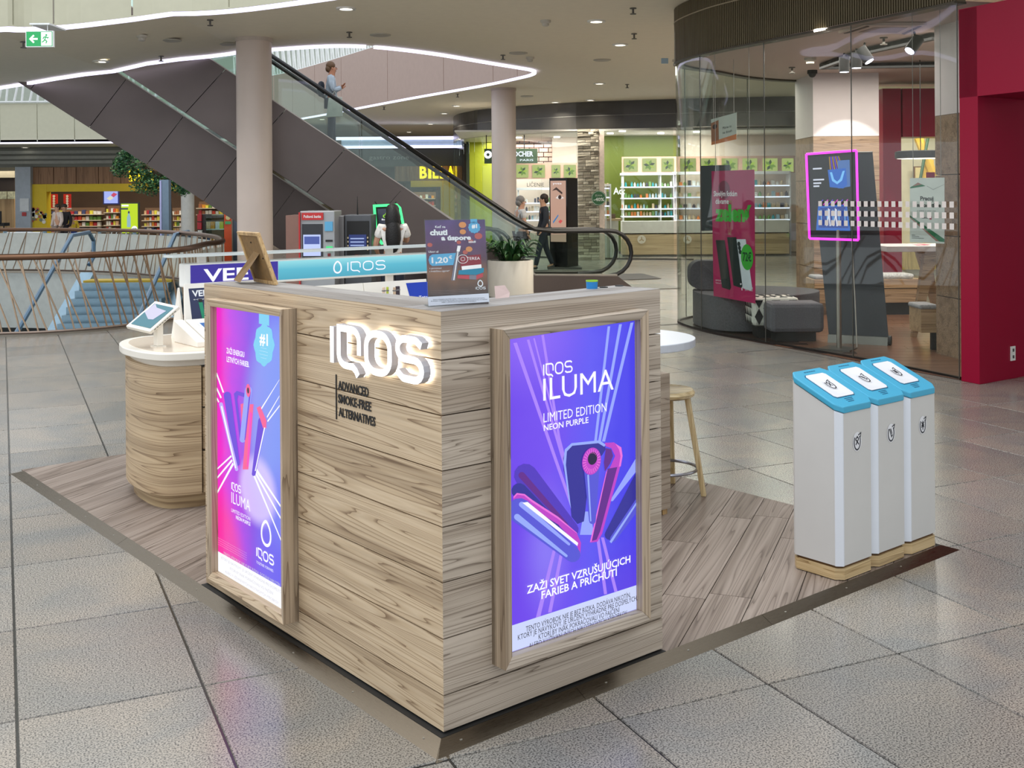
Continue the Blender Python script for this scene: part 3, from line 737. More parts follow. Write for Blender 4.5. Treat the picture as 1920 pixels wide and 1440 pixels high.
mr_ = N_.new('ShaderNodeMapRange'); mr_.inputs[3].default_value = .18; mr_.inputs[4].default_value = .42; nt_.links.new(nz_.outputs['Fac'], mr_.inputs[0]); nt_.links.new(mr_.outputs[0], b_.inputs['Roughness'])
b_.inputs['Metallic'].default_value = 1; b_.inputs['Base Color'].default_value = rgb(114, 104, 90)
def ramp_u(a, b, p0=0, p1=0):      # along u on the v=0 side; mitre offsets at the ends
    return MB().add([(a, 0, 0), (b, 0, 0), (b + p1, RW, 0), (a + p0, RW, 0), (a, .003, .003), (b, .003, .003), (b + p1, RW, DH + .002), (a + p0, RW, DH + .002)],
                    [(0, 3, 2, 1), (4, 5, 6, 7), (0, 1, 5, 4), (1, 2, 6, 5), (2, 3, 7, 6), (3, 0, 4, 7)])
def swapuv(mb): mb.v = [Vector((p.y, p.x, p.z)) for p in mb.v]; mb.f = [f[::-1] for f in mb.f]; return mb
scr = mat('screw', (190, 188, 180), .3, .8)
def ramp_seg(a, b, p0, p1, vside):
    m = ramp_u(a, b, p0, p1); s = MB(); k = a + .12
    if vside: m = swapuv(m)
    r = part('ramp_plate', m, brush, deck)
    while k < b - .08:
        c = (k, RW * .62, DH * .64); c = (c[1], c[0], c[2]) if vside else c
        s.lathe(c, [(.005, 0), (.005, .002)], 8); k += .42
    part('screws', s, scr, r)
ramp_seg(0, .62, RW, 0, False); ramp_seg(.622, 1.62, 0, 0, False); ramp_seg(1.622, 3.05, 0, -.085, False)
ramp_seg(0, 1.28, RW, 0, True); ramp_seg(1.282, 2.70, 0, 0, True); ramp_seg(2.702, 4.54, 0, -.10, True)

# ================================================================== KIOSK: L-shaped wood panel counter with two lightboxes
U0, V0 = .085, .08
def ktop(u, v): return 1.341 + .013 * (u - U0) / 1.0 - .013 * (v - V0) / 1.83
kiosk = thing('kiosk_counter', 'tall L-shaped wood-grain sales kiosk with two backlit posters and a lit logo', 'kiosk', (U0, V0, DH), 'K')
UR, VL, WT = 1.07, 1.832, .235
oak_v = wood('panel_wood_left', (196, 172, 140), (208, 186, 156), (128, 102, 76), 'y', 1.0, .45, 1.5)
oak_u = wood('panel_wood_right', (182, 168, 152), (196, 182, 166), (118, 104, 90), 'x', 1.0, .45, 1.5)  # same laminate as the left face; its greyer light is put into the colour
oak_z = wood('frame_wood', (178, 158, 134), (190, 170, 146), (132, 112, 92), 'z', 1.0, .45, 1.0)
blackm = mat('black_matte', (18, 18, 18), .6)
ct = .022
inner = MB(); zf = lambda p: ktop(p[0], p[1]) - ct
Lo = [(U0 + ct, V0 + ct), (UR - .004, V0 + ct), (UR - .004, V0 + WT), (U0 + WT, V0 + WT), (U0 + WT, VL - .004), (U0 + ct, VL - .004)]
inner.prism(Lo, DH, zf); part('carcass', inner, wood('carcass_wood', (165, 145, 122), (178, 158, 134), (120, 100, 80), 'z'), kiosk)
part('plinth', MB().box((U0 + .03, V0 + .03, DH - .002), (U0 + .05, VL - .03, DH + .02)).box((U0 + .03, V0 + .03, DH - .002), (UR - .03, V0 + .05, DH + .02)), blackm, kiosk)
part('shadow_strip', MB().box((RW + .001, RW + .001, DH), (U0 + .035, VL, DH + .003)).box((U0 + .035, RW + .001, DH), (UR, V0 + .035, DH + .003)), blackm, kiosk)  # black strip laid on the planks to paint the shade under the panels
joints = [.036, .150, .325, .500, .672, .846, 1.018, 1.190]
for i, z in enumerate(joints):
    g = .0022
    if i < 7:
        z1 = joints[i + 1]
        part('board', MB().prism([(U0, V0), (U0 + ct, V0 + ct), (U0 + ct, VL), (U0, VL)], z + g, z1 - g), oak_v, kiosk)
        part('board', MB().prism([(U0, V0), (UR, V0), (UR, V0 + ct), (U0 + ct, V0 + ct)], z + g, z1 - g), oak_u, kiosk)
    else:
        m = MB().hexa([(U0, V0, z + g), (U0 + ct, V0 + ct, z + g), (U0 + ct, VL, z + g), (U0, VL, z + g)] + [(u, v, ktop(u, v) - .001) for u, v in ((U0, V0), (U0 + ct, V0 + ct), (U0 + ct, VL), (U0, VL))])
        part('board', m, oak_v, kiosk)
        m = MB().hexa([(U0, V0, z + g), (UR, V0, z + g), (UR, V0 + ct, z + g), (U0 + ct, V0 + ct, z + g)] + [(u, v, ktop(u, v) - .001) for u, v in ((U0, V0), (UR, V0), (UR, V0 + ct), (U0 + ct, V0 + ct))])
        part('board', m, oak_u, kiosk)
tp = wood('top_wood', (150, 145, 142), (164, 160, 157), (118, 112, 108), 'x', 1.0, .6, 1.0)
part('top_panel', MB().prism([(U0 + .001, V0 + WT), (U0 + WT, V0 + WT), (U0 + WT, VL), (U0 + .001, VL)], zf, lambda p: ktop(*p[:2])), wood('top_wood_left', (150, 144, 138), (164, 158, 152), (118, 110, 104), 'y', 1.0, .6), kiosk, label='grey top board of the left wall')
part('top_panel', MB().prism([(U0 + .001, V0 + .001), (UR, V0 + .001), (UR, V0 + WT), (U0 + .001, V0 + WT)], zf, lambda p: ktop(*p[:2])), tp, kiosk)
# left lightbox --------------------------------------------------
def lightbox(axis, p0, p1, z0, z1, dep, fw, tilt0=0, tilt1=0):
    """picture-frame moulding around a lit panel; axis 'v' = on left face, 'u' = on right face"""
    def T(s, d, z): return (U0 - d, s, z) if axis == 'v' else (s, V0 - d, z)
    z1f = lambda s: z1 + (tilt1 - z1) * (s - p0) / (p1 - p0) if tilt1 else z1
    fr = MB()
    def bar(c0, c1, i0, i1):   # outer edge c0->c1, inner edge i0->i1 in (s,z)
        fr.hexa([T(c0[0], 0, c0[1]), T(c1[0], 0, c1[1]), T(i1[0], 0, i1[1]), T(i0[0], 0, i0[1]), T(c0[0], dep, c0[1]), T(c1[0], dep, c1[1]), T(i1[0], dep - .008, i1[1]), T(i0[0], dep - .008, i0[1])])
    o = [(p0, z0), (p1, z0), (p1, z1f(p1)), (p0, z1f(p0))]; i_ = [(p0 + fw, z0 + fw), (p1 - fw, z0 + fw), (p1 - fw, z1f(p1) - fw), (p0 + fw, z1f(p0) - fw)]
    lb = thing_part = None
    frame = part('lightbox', MB().hexa([T(o[0][0], 0, o[0][1]), T(o[1][0], 0, o[1][1]), T(o[2][0], 0, o[2][1]), T(o[3][0], 0, o[3][1]), T(o[0][0], .02, o[0][1]), T(o[1][0], .02, o[1][1]), T(o[2][0], .02, o[2][1]), T(o[3][0], .02, o[3][1])]), oak_z, kiosk)
    for a, b, m in ((0, 1, oak_v if axis == 'v' else oak_u), (1, 2, oak_z), (2, 3, oak_v if axis == 'v' else oak_u), (3, 0, oak_z)):
        fr = MB(); bar(o[a], o[b], i_[a], i_[b])
        part('frame_rail', fr, m, frame, bevel=.0015)
    return frame, i_, T
lbL, iL, TLf = lightbox('v', 1.003, 1.672, .112, 1.283, .066, .030, tilt1=1.277)
lbR, iR, TRf = lightbox('u', .277, .938, .196, 1.275, .070, .034, tilt1=1.292)
# halo-lit letters on the left face
for pth, lab in ((logo_paths(1.0)[0][0:1], 'letter I'), (logo_paths(1.0)[0][1:3], 'letter Q'), (logo_paths(1.0)[0][3:4], 'letter O'), (logo_paths(1.0)[0][4:5], 'letter S')):
    side = MB(); face = MB(); back = MB(); W = .560; h = .126; sx = W / 3.38; org = Vector((U0 - .012, .690, 1.120))
    for path, cl in pth:
        pp = [(p[0] * sx, p[1] * h) for p in path]
        ribbon(side, pp, .0235, org, (0, -1, 0), (0, 0, 1), .026, 0, cl)
        ribbon(face, pp, .0235, org + Vector((-.0265, 0, 0)), (0, -1, 0), (0, 0, 1), .001, 0, cl)
        ribbon(back, pp, .019, org + Vector((.003, 0, 0)), (0, -1, 0), (0, 0, 1), .002, 0, cl)
    L_ = part('sign_letter', side, mat('letter_side', (170, 170, 178), .4), kiosk, label='illuminated ' + lab)
    part('letter_face', face, glow('letter_white', (255, 255, 255), 1.6), L_); part('letter_back_glow', back, glow('letter_halo', (255, 250, 240), 10), L_)
sl = MB(); R_, U_ = (0, -1, 0), (0, 0, 1)
for s, zb, w in (('ADVANCED', .998, .205), ('SMOKE-FREE', .936, .222), ('ALTERNATIVES', .872, .245)):
    y0 = {'ADVANCED': (635, 729.5), 'SMOKE-FREE': (635, 754.5), 'ALTERNATIVES': (636, 779.5)}[s]
    p = onu(*y0, U0)
    letters(sl, s, (U0 - .001, p.y, p.z), R_, U_, w * .98, .030, .002, 0, .014)
pb = onu(631, 702, U0); pc = onu(632, 786, U0)
sl.box((U0 - .003, pb.y - .003, pc.z), (U0 - .001, pb.y + .003, pb.z))
part('slogan', sl, mat('black_letters', (12, 12, 14), .5), kiosk, label='black slogan lettering')

# printed posters ------------------------------------------------
def prt(mb, T3, pts, mi): mb.add([T3(*p) for p in pts], [tuple(range(len(pts)))], mi)
# left poster: traced in crop coordinates (zoom 2.25 of area 360,540) onto the panel plane
DLp = .030
pan = MB(); q = [iL[3], iL[2], iL[1], iL[0]]
gradL = glowgrad('poster_left_print', [(0, (70, 60, 230)), (.28, (96, 80, 232)), (.55, (130, 60, 225)), (.82, (190, 40, 225)), (1, (240, 20, 200))], 'Y', 0, .60, 1.0, wav=.10, spots=(((-.03, 1.033 - .08, .80), (.3, .26, .34), (150, 195, 252), .45), ((-.03, 1.033 - .08, .25), (.3, .2, .3), (110, 100, 240), .5), ((-.03, 1.28 - .08, .52), (.3, .12, .10), (225, 205, 255), .75), ((-.03, 1.66 - .08, .12), (.3, .2, .25), (255, 40, 130), .6)))
BASEK = Vector((U0, V0, DH))
pan.add([TLf(s, DLp, z) for s, z in iL], [(0, 1, 2, 3)])
pl = part('poster', pan, gradL, lbL, label='magenta to blue backlit device poster')
for nd in gradL.node_tree.nodes:
    if nd.type == 'MAP_RANGE': nd.inputs[1].default_value = 1.033 - V0; nd.inputs[2].default_value = 1.642 - V0 + .02
def LX(X, Y, lay=1):
    p = onu(360 + X / 2.25, 540 + Y / 2.25, U0 - DLp); return (U0 - DLp - .0006 * lay, p.y, p.z)
art = MB()
cols = [glow('print_white', (250, 250, 255)), glow('print_sky', (120, 205, 240)), glow('print_violet', (100, 60, 215)), glow('print_deep', (62, 40, 160)), glow('print_rose', (245, 90, 150)), glow('print_lilac', (190, 170, 250)), glow('print_pink', (250, 60, 190)), glow('print_steel', (150, 160, 245)), glow('print_dark', (30, 12, 50)), glow('print_paleblue', (160, 190, 250))]
def LP(pts, mi, lay=1): art.add([LX(x, y, lay) for x, y in pts], [tuple(range(len(pts)))], mi)
def capsule(a, b, wa, wb, n=6):
    a = Vector(a); b = Vector(b); d = (b - a).normalized(); q = Vector((-d.y, d.x)); out = []
    for i in range(n + 1):
        t = math.pi * i / n; out.append(a + q * (wa / 2 * math.cos(t)) - d * (wa / 2 * math.sin(t)))
    for i in range(n + 1):
        t = math.pi * i / n; out.append(b - q * (wb / 2 * math.cos(t)) + d * (wb / 2 * math.sin(t)))
    return out
# bottom white notice
a0, a1 = onu(360 + 75 / 2.25, 540 + 1085 / 2.25, U0 - DLp), onu(360 + 376 / 2.25, 540 + 1268 / 2.25, U0 - DLp)
zt = (a0.z + a1.z) / 2
art.add([(U0 - DLp - .0006, iL[0][0], iL[0][1]), (U0 - DLp - .0006, iL[1][0], iL[1][1]), (U0 - DLp - .0006, iL[1][0], zt), (U0 - DLp - .0006, iL[0][0], zt)], [(0, 1, 2, 3)], 0)
for pts in ([(70, 270), (73, 268), (136, 440), (130, 442)], [(70, 352), (73, 350), (126, 462), (121, 466)], [(70, 402), (73, 400), (116, 480), (112, 484)],
            [(75, 795), (75, 790), (165, 705), (168, 712)], [(75, 842), (75, 836), (168, 722), (172, 730)], [(75, 926), (75, 918), (172, 735), (177, 745)],
            [(368, 390), (370, 384), (288, 512), (292, 516)], [(368, 460), (370, 452), (316, 542), (318, 548)], [(370, 500), (371, 492), (318, 560), (320, 566)],
            [(268, 770), (274, 762), (374, 915), (374, 925)], [(264, 780), (270, 774), (374, 965), (374, 975)], [(258, 790), (264, 784), (376, 1058), (376, 1068)]): LP(pts, 0)
LP([(283, 102), (326, 113), (326, 160), (283, 150)], 1)
bd = [(305 + 42 * (1 + .07 * math.cos(8 * t)) * math.cos(t), 240 + (2 * 44) * (1 + .05 * math.cos(8 * t)) * math.sin(t)) for t in [2 * math.pi * i / 32 for i in range(32)]]
LP(bd, 1, 2)
# devices
LP(capsule((150, 452), (192, 740), 30, 22), 2, 2); LP(capsule((124, 490), (190, 765), 16, 14), 5, 3); LP(capsule((127, 500), (186, 758), 6, 5), 0, 4)
LP([(178, 445), (190, 434), (226, 445), (226, 462), (196, 452), (192, 470), (212, 640), (204, 650)], 2, 2); LP([(206, 490), (222, 485), (224, 560), (212, 610)], 4, 2)
LP(capsule((240, 430), (215, 640), 30, 24), 7, 3); LP(capsule((247, 440), (226, 640), 6, 5), 2, 4)
LP([(246, 490), (262, 490), (258, 540), (240, 765), (216, 765), (226, 640)], 4, 4); LP([(248, 520), (256, 530), (240, 750), (234, 755)], 6, 5)
disc(art, LX(240, 432, 5), (0, -1, 0), (0, 0, 1), .020, 4, ry=.026); disc(art, LX(240, 432, 6), (0, -1, 0), (0, 0, 1), .009, 8, ry=.012)
LP(capsule((298, 560), (262, 785), 34, 16), 2, 3); LP([(275, 505), (290, 497), (317, 560), (315, 592), (302, 590)], 4, 4); LP(capsule((309, 590), (270, 770), 5, 4), 0, 5)
# words
def LT(s, X, Y, w, h, mi=0, bold=0, lay=3, al='l'):
    p = LX(X, Y, lay); letters(art, s, p, (0, -1, 0), (0, 0, 1), w, h, 0, mi, bold, align=al)
LT('ZAŽI ENERGIU', 147, 274, .165, .021, 0, .02); LT('LETNÝCH FARIEB.', 148, 310, .205, .021, 0, .02)
LT('#1', 288, 235, .07, .042, 0, .03, 5)
for i, w in enumerate((.05, .07, .07, .05)): LT('——', 305, 256 + 14 * i, w, .006, 0, 0, 5, 'c')
p = LX(168, 848, 3); logo(art, p, (0, -1, 0), (0, 0, 1), .085, .028, .17)
LT('ILUMA', 168, 905, .17, .044, 0); LT('LIMITED EDITION', 168, 943, .17, .014); LT('NEON PURPLE', 187, 973, .13, .014, 0, .02)
drop(art, LX(314, 1035, 3), (0, -1, 0), (0, 0, 1), .088, .092, .012, 0)
p = LX(273, 1130, 3); logo(art, p, (0, -1, 0), (0, 0, 1), .145, .034, .2)
LT('TOGETHER. FORWARD.', 273, 1160, .145, .010)
for i in range(4): LT('——————————', 85, 1040 + 9 * i, .33, .004, 0)
dk = 8
for i, s in enumerate(('TENTO VÝROBOK NIE JE BEZ RIZIKA, DODÁVA NIKOTÍN,', 'KTORÝ JE NÁVYKOVÝ. JE URČENÝ VÝHRADNE PRE DOSPELÝCH,', 'KTORÍ BY INAK POKRAČOVALI VO FAJČENÍ', 'ALEBO V UŽÍVANÍ INÝCH NIKOTÍNOVÝCH VÝROBKOV.')):
    letters(art, s, (U0 - DLp - .002, 1.337, .225 - .024 * i), (0, -1, 0), (0, 0, 1), (.50, .54, .38, .47)[i], .011, 0, 10, align='c')
cols.append(glow('print_lightgrey', (205, 205, 212)))
part('poster_print', art, cols, lbL)

# right poster
DRp = .032
gradR = glowgrad('poster_right_print', [(0, (104, 58, 232)), (.4, (112, 72, 238)), (.75, (92, 84, 242)), (1, (70, 62, 235))], 'X', .31 - U0, .90 - U0, 1.0, wav=.12, spots=(((.33, -.03, 1.22), (.3, .3, .25), (150, 110, 250), .6), ((.40, -.03, .50), (.14, .3, .30), (150, 140, 250), .55), ((.05, -.03, .6), (.25, .3, .35), (84, 40, 215), .6), ((.78, -.03, .25), (.3, .3, .3), (100, 60, 225), .6)))
pan = MB().add([TRf(s, DRp, z) for s, z in iR], [(0, 1, 2, 3)])
part('poster', pan, gradR, lbR, label='violet backlit poster with floating devices')
art = MB()
cr = [glow('print_white', (250, 250, 255)), glow('rp_ray', (170, 130, 250)), glow('rp_rayb', (150, 165, 255)), glow('rp_navy', (44, 40, 150)), glow('rp_blue', (84, 84, 214)), glow('rp_hi', (150, 170, 250)), glow('rp_mag', (190, 60, 200)), glow('rp_maghi', (235, 110, 220)), glow('rp_darkmag', (96, 30, 140)), glow('rp_dark', (22, 10, 60)), glow('rp_notice', (205, 215, 250)), glow('rp_black', (25, 22, 30)), glow('rp_mid', (78, 50, 190))]
def RX(X, Y, lay=1):
    p = onv(900 + X / 2.058, 580 + Y / 2.058, V0 - DRp); return (p.x, V0 - DRp - .0006 * lay, p.z)
s0, s1 = iR[0][0] + .001, iR[1][0] - .001; za, zb = iR[0][1] + .001, iR[2][1] - .001
def RP(pts, mi, lay=1):
    P_ = []
    out = [(RX(x, y, lay)) for x, y in pts]
    poly = [(p[0], p[2]) for p in out]
    for (A, B, C) in ((-1, 0, -s0), (1, 0, s1), (0, -1, -za), (0, 1, zb)):
        poly = clip(poly, A, B, C)
        if len(poly) < 3: return
    art.add([(x, V0 - DRp - .0006 * lay, z) for x, z in poly], [tuple(range(len(poly)))], mi)
for pts in ([(355, 780), (128, 130), (142, 128), (365, 775)], [(350, 700), (180, 118), (190, 116), (360, 700)], [(345, 660), (205, 112), (211, 111), (352, 660)], [(310, 560), (236, 100), (246, 98), (320, 560)]): RP(pts, 1)
for pts in ([(440, 510), (492, 66), (502, 65), (450, 510)], [(455, 510), (536, 58), (547, 57), (466, 510)], [(470, 510), (580, 52), (592, 50), (482, 510)], [(500, 740), (610, 560), (622, 600), (512, 740)]): RP(pts, 2)
for pts in ([(280, 930), (215, 1190), (232, 1188), (292, 930)], [(310, 930), (262, 1170), (276, 1168), (322, 930)], [(448, 880), (478, 1100), (490, 1098), (460, 880)], [(466, 880), (518, 1090), (530, 1088), (478, 880)]): RP(pts, 1)
RP([(385, 870), (400, 780), (425, 780), (440, 870)], 2)
# devices
RP([(322, 620), (320, 575), (330, 540), (352, 520), (400, 512), (460, 508), (480, 520), (484, 540), (472, 560), (445, 590), (420, 640), (405, 780), (400, 818), (375, 828), (352, 800), (345, 720)], 3, 2)
RP([(320, 590), (326, 540), (352, 516), (460, 505), (484, 522), (478, 530), (455, 516), (355, 526), (334, 548), (330, 600), (350, 770), (342, 740)], 5, 3)
RP([(480, 515), (515, 513), (540, 530), (547, 565), (540, 605), (470, 865), (452, 896), (424, 900), (486, 640), (505, 600), (520, 565), (505, 535), (484, 528)], 6, 3)
RP([(490, 615), (528, 608), (462, 855), (448, 888), (430, 893)], 8, 4); RP([(520, 518), (543, 532), (548, 565), (541, 605), (533, 607), (540, 566), (534, 540)], 7, 5)
RP([(484, 628), (490, 615), (428, 895), (422, 898)], 7, 5)
RP([(484, 535), (505, 540), (512, 565), (500, 595), (480, 625), (476, 590)], 8, 4)
RP(capsule((428, 600), (431, 815), 62, 26), 4, 6); RP(capsule((414, 640), (424, 815), 7, 5), 5, 7)
disc(art, RX(427, 585, 8), (1, 0, 0), (0, 0, 1), .044, 6, ry=.046, n=32); disc(art, RX(430, 574, 9), (1, 0, 0), (0, 0, 1), .022, 9)
c_ = Vector(RX(427, 585, 9)); 
for i in range(24):
    a = 2 * math.pi * i / 24; d_ = Vector((math.cos(a), 0, math.sin(a))); t_ = Vector((-d_.z, 0, d_.x)) * .0016
    art.add([c_ + d_ * .026 - t_, c_ + d_ * .042 - t_, c_ + d_ * .042 + t_, c_ + d_ * .026 + t_], [(0, 1, 2, 3)], 7)
RP(capsule((175, 640), (350, 850), 90, 60), 12, 2); RP(capsule((160, 640), (330, 830), 26, 16), 8, 3)
RP(capsule((150, 700), (300, 830), 60, 20), 3, 3)
RP([(127, 722), (140, 708), (170, 712), (200, 735), (300, 800), (370, 860), (388, 900), (385, 945), (370, 905), (300, 830), (205, 770), (165, 735), (140, 730), (127, 745)], 6, 4)
RP([(127, 722), (140, 708), (170, 712), (200, 735), (300, 800), (370, 860), (374, 866), (296, 806), (196, 742), (168, 718), (142, 714), (127, 730)], 7, 5)
RP(capsule((150, 775), (355, 945), 96, 60), 4, 6); RP(capsule((158, 752), (340, 905), 22, 10), 2, 7); RP(capsule((140, 800), (330, 950), 24, 10), 5, 7); RP([(160, 745), (180, 742), (375, 900), (372, 912)], 0, 8)
RP(capsule((640, 620), (500, 870), 62, 40), 3, 2); RP(capsule((650, 690), (512, 885), 36, 24), 4, 3); RP([(622, 712), (622, 722), (505, 902), (498, 896)], 5, 4)
# notice strip
pz = onv(900 + 126 / 2.058, 580 + 1218 / 2.058, V0 - DRp).z; pz2 = onv(900 + 618 / 2.058, 580 + 1060 / 2.058, V0 - DRp).z; zn = (pz + pz2) / 2
art.add([(s0, V0 - DRp - .0006, za), (s1, V0 - DRp - .0006, za), (s1, V0 - DRp - .0006, zn), (s0, V0 - DRp - .0006, zn)], [(0, 1, 2, 3)], 10)
def RT(s, X, Y, X2, h, mi=0, bold=0, lay=9):
    p = Vector(RX(X, Y, lay)); q = onv(900 + X2 / 2.058, 620, V0 - DRp).x; letters(art, s, p, (1, 0, 0), (0, 0, 1), q - p.x, h, 0, mi, bold)
p = RX(240, 255, 9); q = onv(900 + 350 / 2.058, 620, V0 - DRp).x; logo(art, p, (1, 0, 0), (0, 0, 1), q - p[0], .036, .15)
RT('ILUMA', 240, 352, 510, .072); RT('LIMITED EDITION', 241, 436, 482, .030); RT('NEON PURPLE', 242, 468, 412, .019, 0, .015)
RT('ZAŽI SVET VZRUŠUJÚCICH', 177, 1096, 570, .0245, 0, .02); RT('FARIEB A PRÍCHUTÍ', 233, 1116, 520, .0245, 0, .02)
for s, X, Y, X2 in (('TENTO VÝROBOK NIE JE BEZ RIZIKA, DODÁVA NIKOTÍN,', 173, 1242, 570), ('KTORÝ JE NÁVYKOVÝ. JE URČENÝ VÝHRADNE PRE DOSPELÝCH,', 142, 1275, 596), ('KTORÍ BY INAK POKRAČOVALI VO FAJČENÍ', 222, 1272, 527), ('ALEBO V UŽÍVANÍ INÝCH NIKOTÍNOVÝCH VÝROBKOV.', 185, 1308, 558)):
    RT(s, X, Y, X2, .0165, 11, 0)
part('poster_print', art, cr, lbR)
# cable grommets in the top
for x in (1132, 1161):
    p = onv(x, 540.5, V0 + .2); part('cable_grommet', MB().lathe((p.x, V0 + .2, ktop(p.x, V0 + .2)), [(.016, 0), (.016, .003), (.009, .004)], 16), blackm, kiosk)

# ================================================================== THINGS ON THE KIOSK TOP
def poly_on(org, right, up, pts): 
    org = Vector(org); right = Vector(right).normalized(); up = Vector(up).normalized(); return [org + right * a + up * b for a, b in pts]
def local(o): return Vector(o)
# picture frame seen from behind, with its easel strut
gold = wood('gold_wood', (196, 160, 108), (208, 174, 122), (150, 112, 66), 'z', 1.5, .45)
brownb = mat('frame_back', (122, 92, 50), .7, noise=.15, nscale=60)
def picture_frame():
    a = Vector((.166, 1.665, 1.340)); b = Vector((.262, 1.418, 1.342)); zt = Vector((-.035, -.03, .225))
    lean = Vector((-.03, .0, 0)) 
    a = gk(482, 526, 1.338); b = gk(522, 533, 1.338)
    t = thing('standing_picture', 'small golden wooden picture frame seen from behind on the left kiosk wall', 'picture frame', (a.x, a.y, 1.334), 'K')
    R = (b - a); w = R.length; R.normalize(); N = Vector((-R.y, R.x, 0)).normalized()
    if N.y < 0: N = -N
    d = 4.62; tl = toK(at(449, 433, gr(482, 526, 1.338).y + .02)); up = (tl - a); hgt = up.length; up.normalize()
    nn = R.cross(up).normalized(); fw = .014; th = .014
    def P_(x, y, z=0): return a + R * x + up * y + nn * z
    for (x0, y0, x1, y1) in ((0, 0, w, fw), (0, hgt - fw, w, hgt), (0, fw, fw, hgt - fw), (w - fw, fw, w, hgt - fw)):
        part('frame_bar', MB().hexa([P_(x0, y0), P_(x1, y0), P_(x1, y1), P_(x0, y1), P_(x0, y0, th), P_(x1, y0, th), P_(x1, y1, th), P_(x0, y1, th)]), gold, t)
    part('backing', MB().hexa([P_(fw, fw, .004), P_(w - fw, fw, .004), P_(w - fw, hgt - fw, .004), P_(fw, hgt - fw, .004), P_(fw, fw, .009), P_(w - fw, fw, .009), P_(w - fw, hgt - fw, .009), P_(fw, hgt - fw, .009)]), brownb, t)
    c = gk(438, 525, 1.338); f = gk(450, 530, 1.338); top = P_(w * .50, hgt * .62, .012); top2 = P_(w * .72, hgt * .58, .012)
    th_ = nn * .004
    part('easel_strut', MB().hexa([c, f, top2, top, c + Vector((.004, .004, .003)), f + Vector((.004, .004, .003)), top2 + Vector((.004, .004, .003)), top + Vector((.004, .004, .003))]), brownb, t)
    for x, y in ((.5, .80), (.82, .5)):
        q = P_(w * x, hgt * y, .010); part('hook', MB().ball(q, .004, 8), mat('hook_metal', (60, 50, 40), .4, .6), t)
picture_frame()
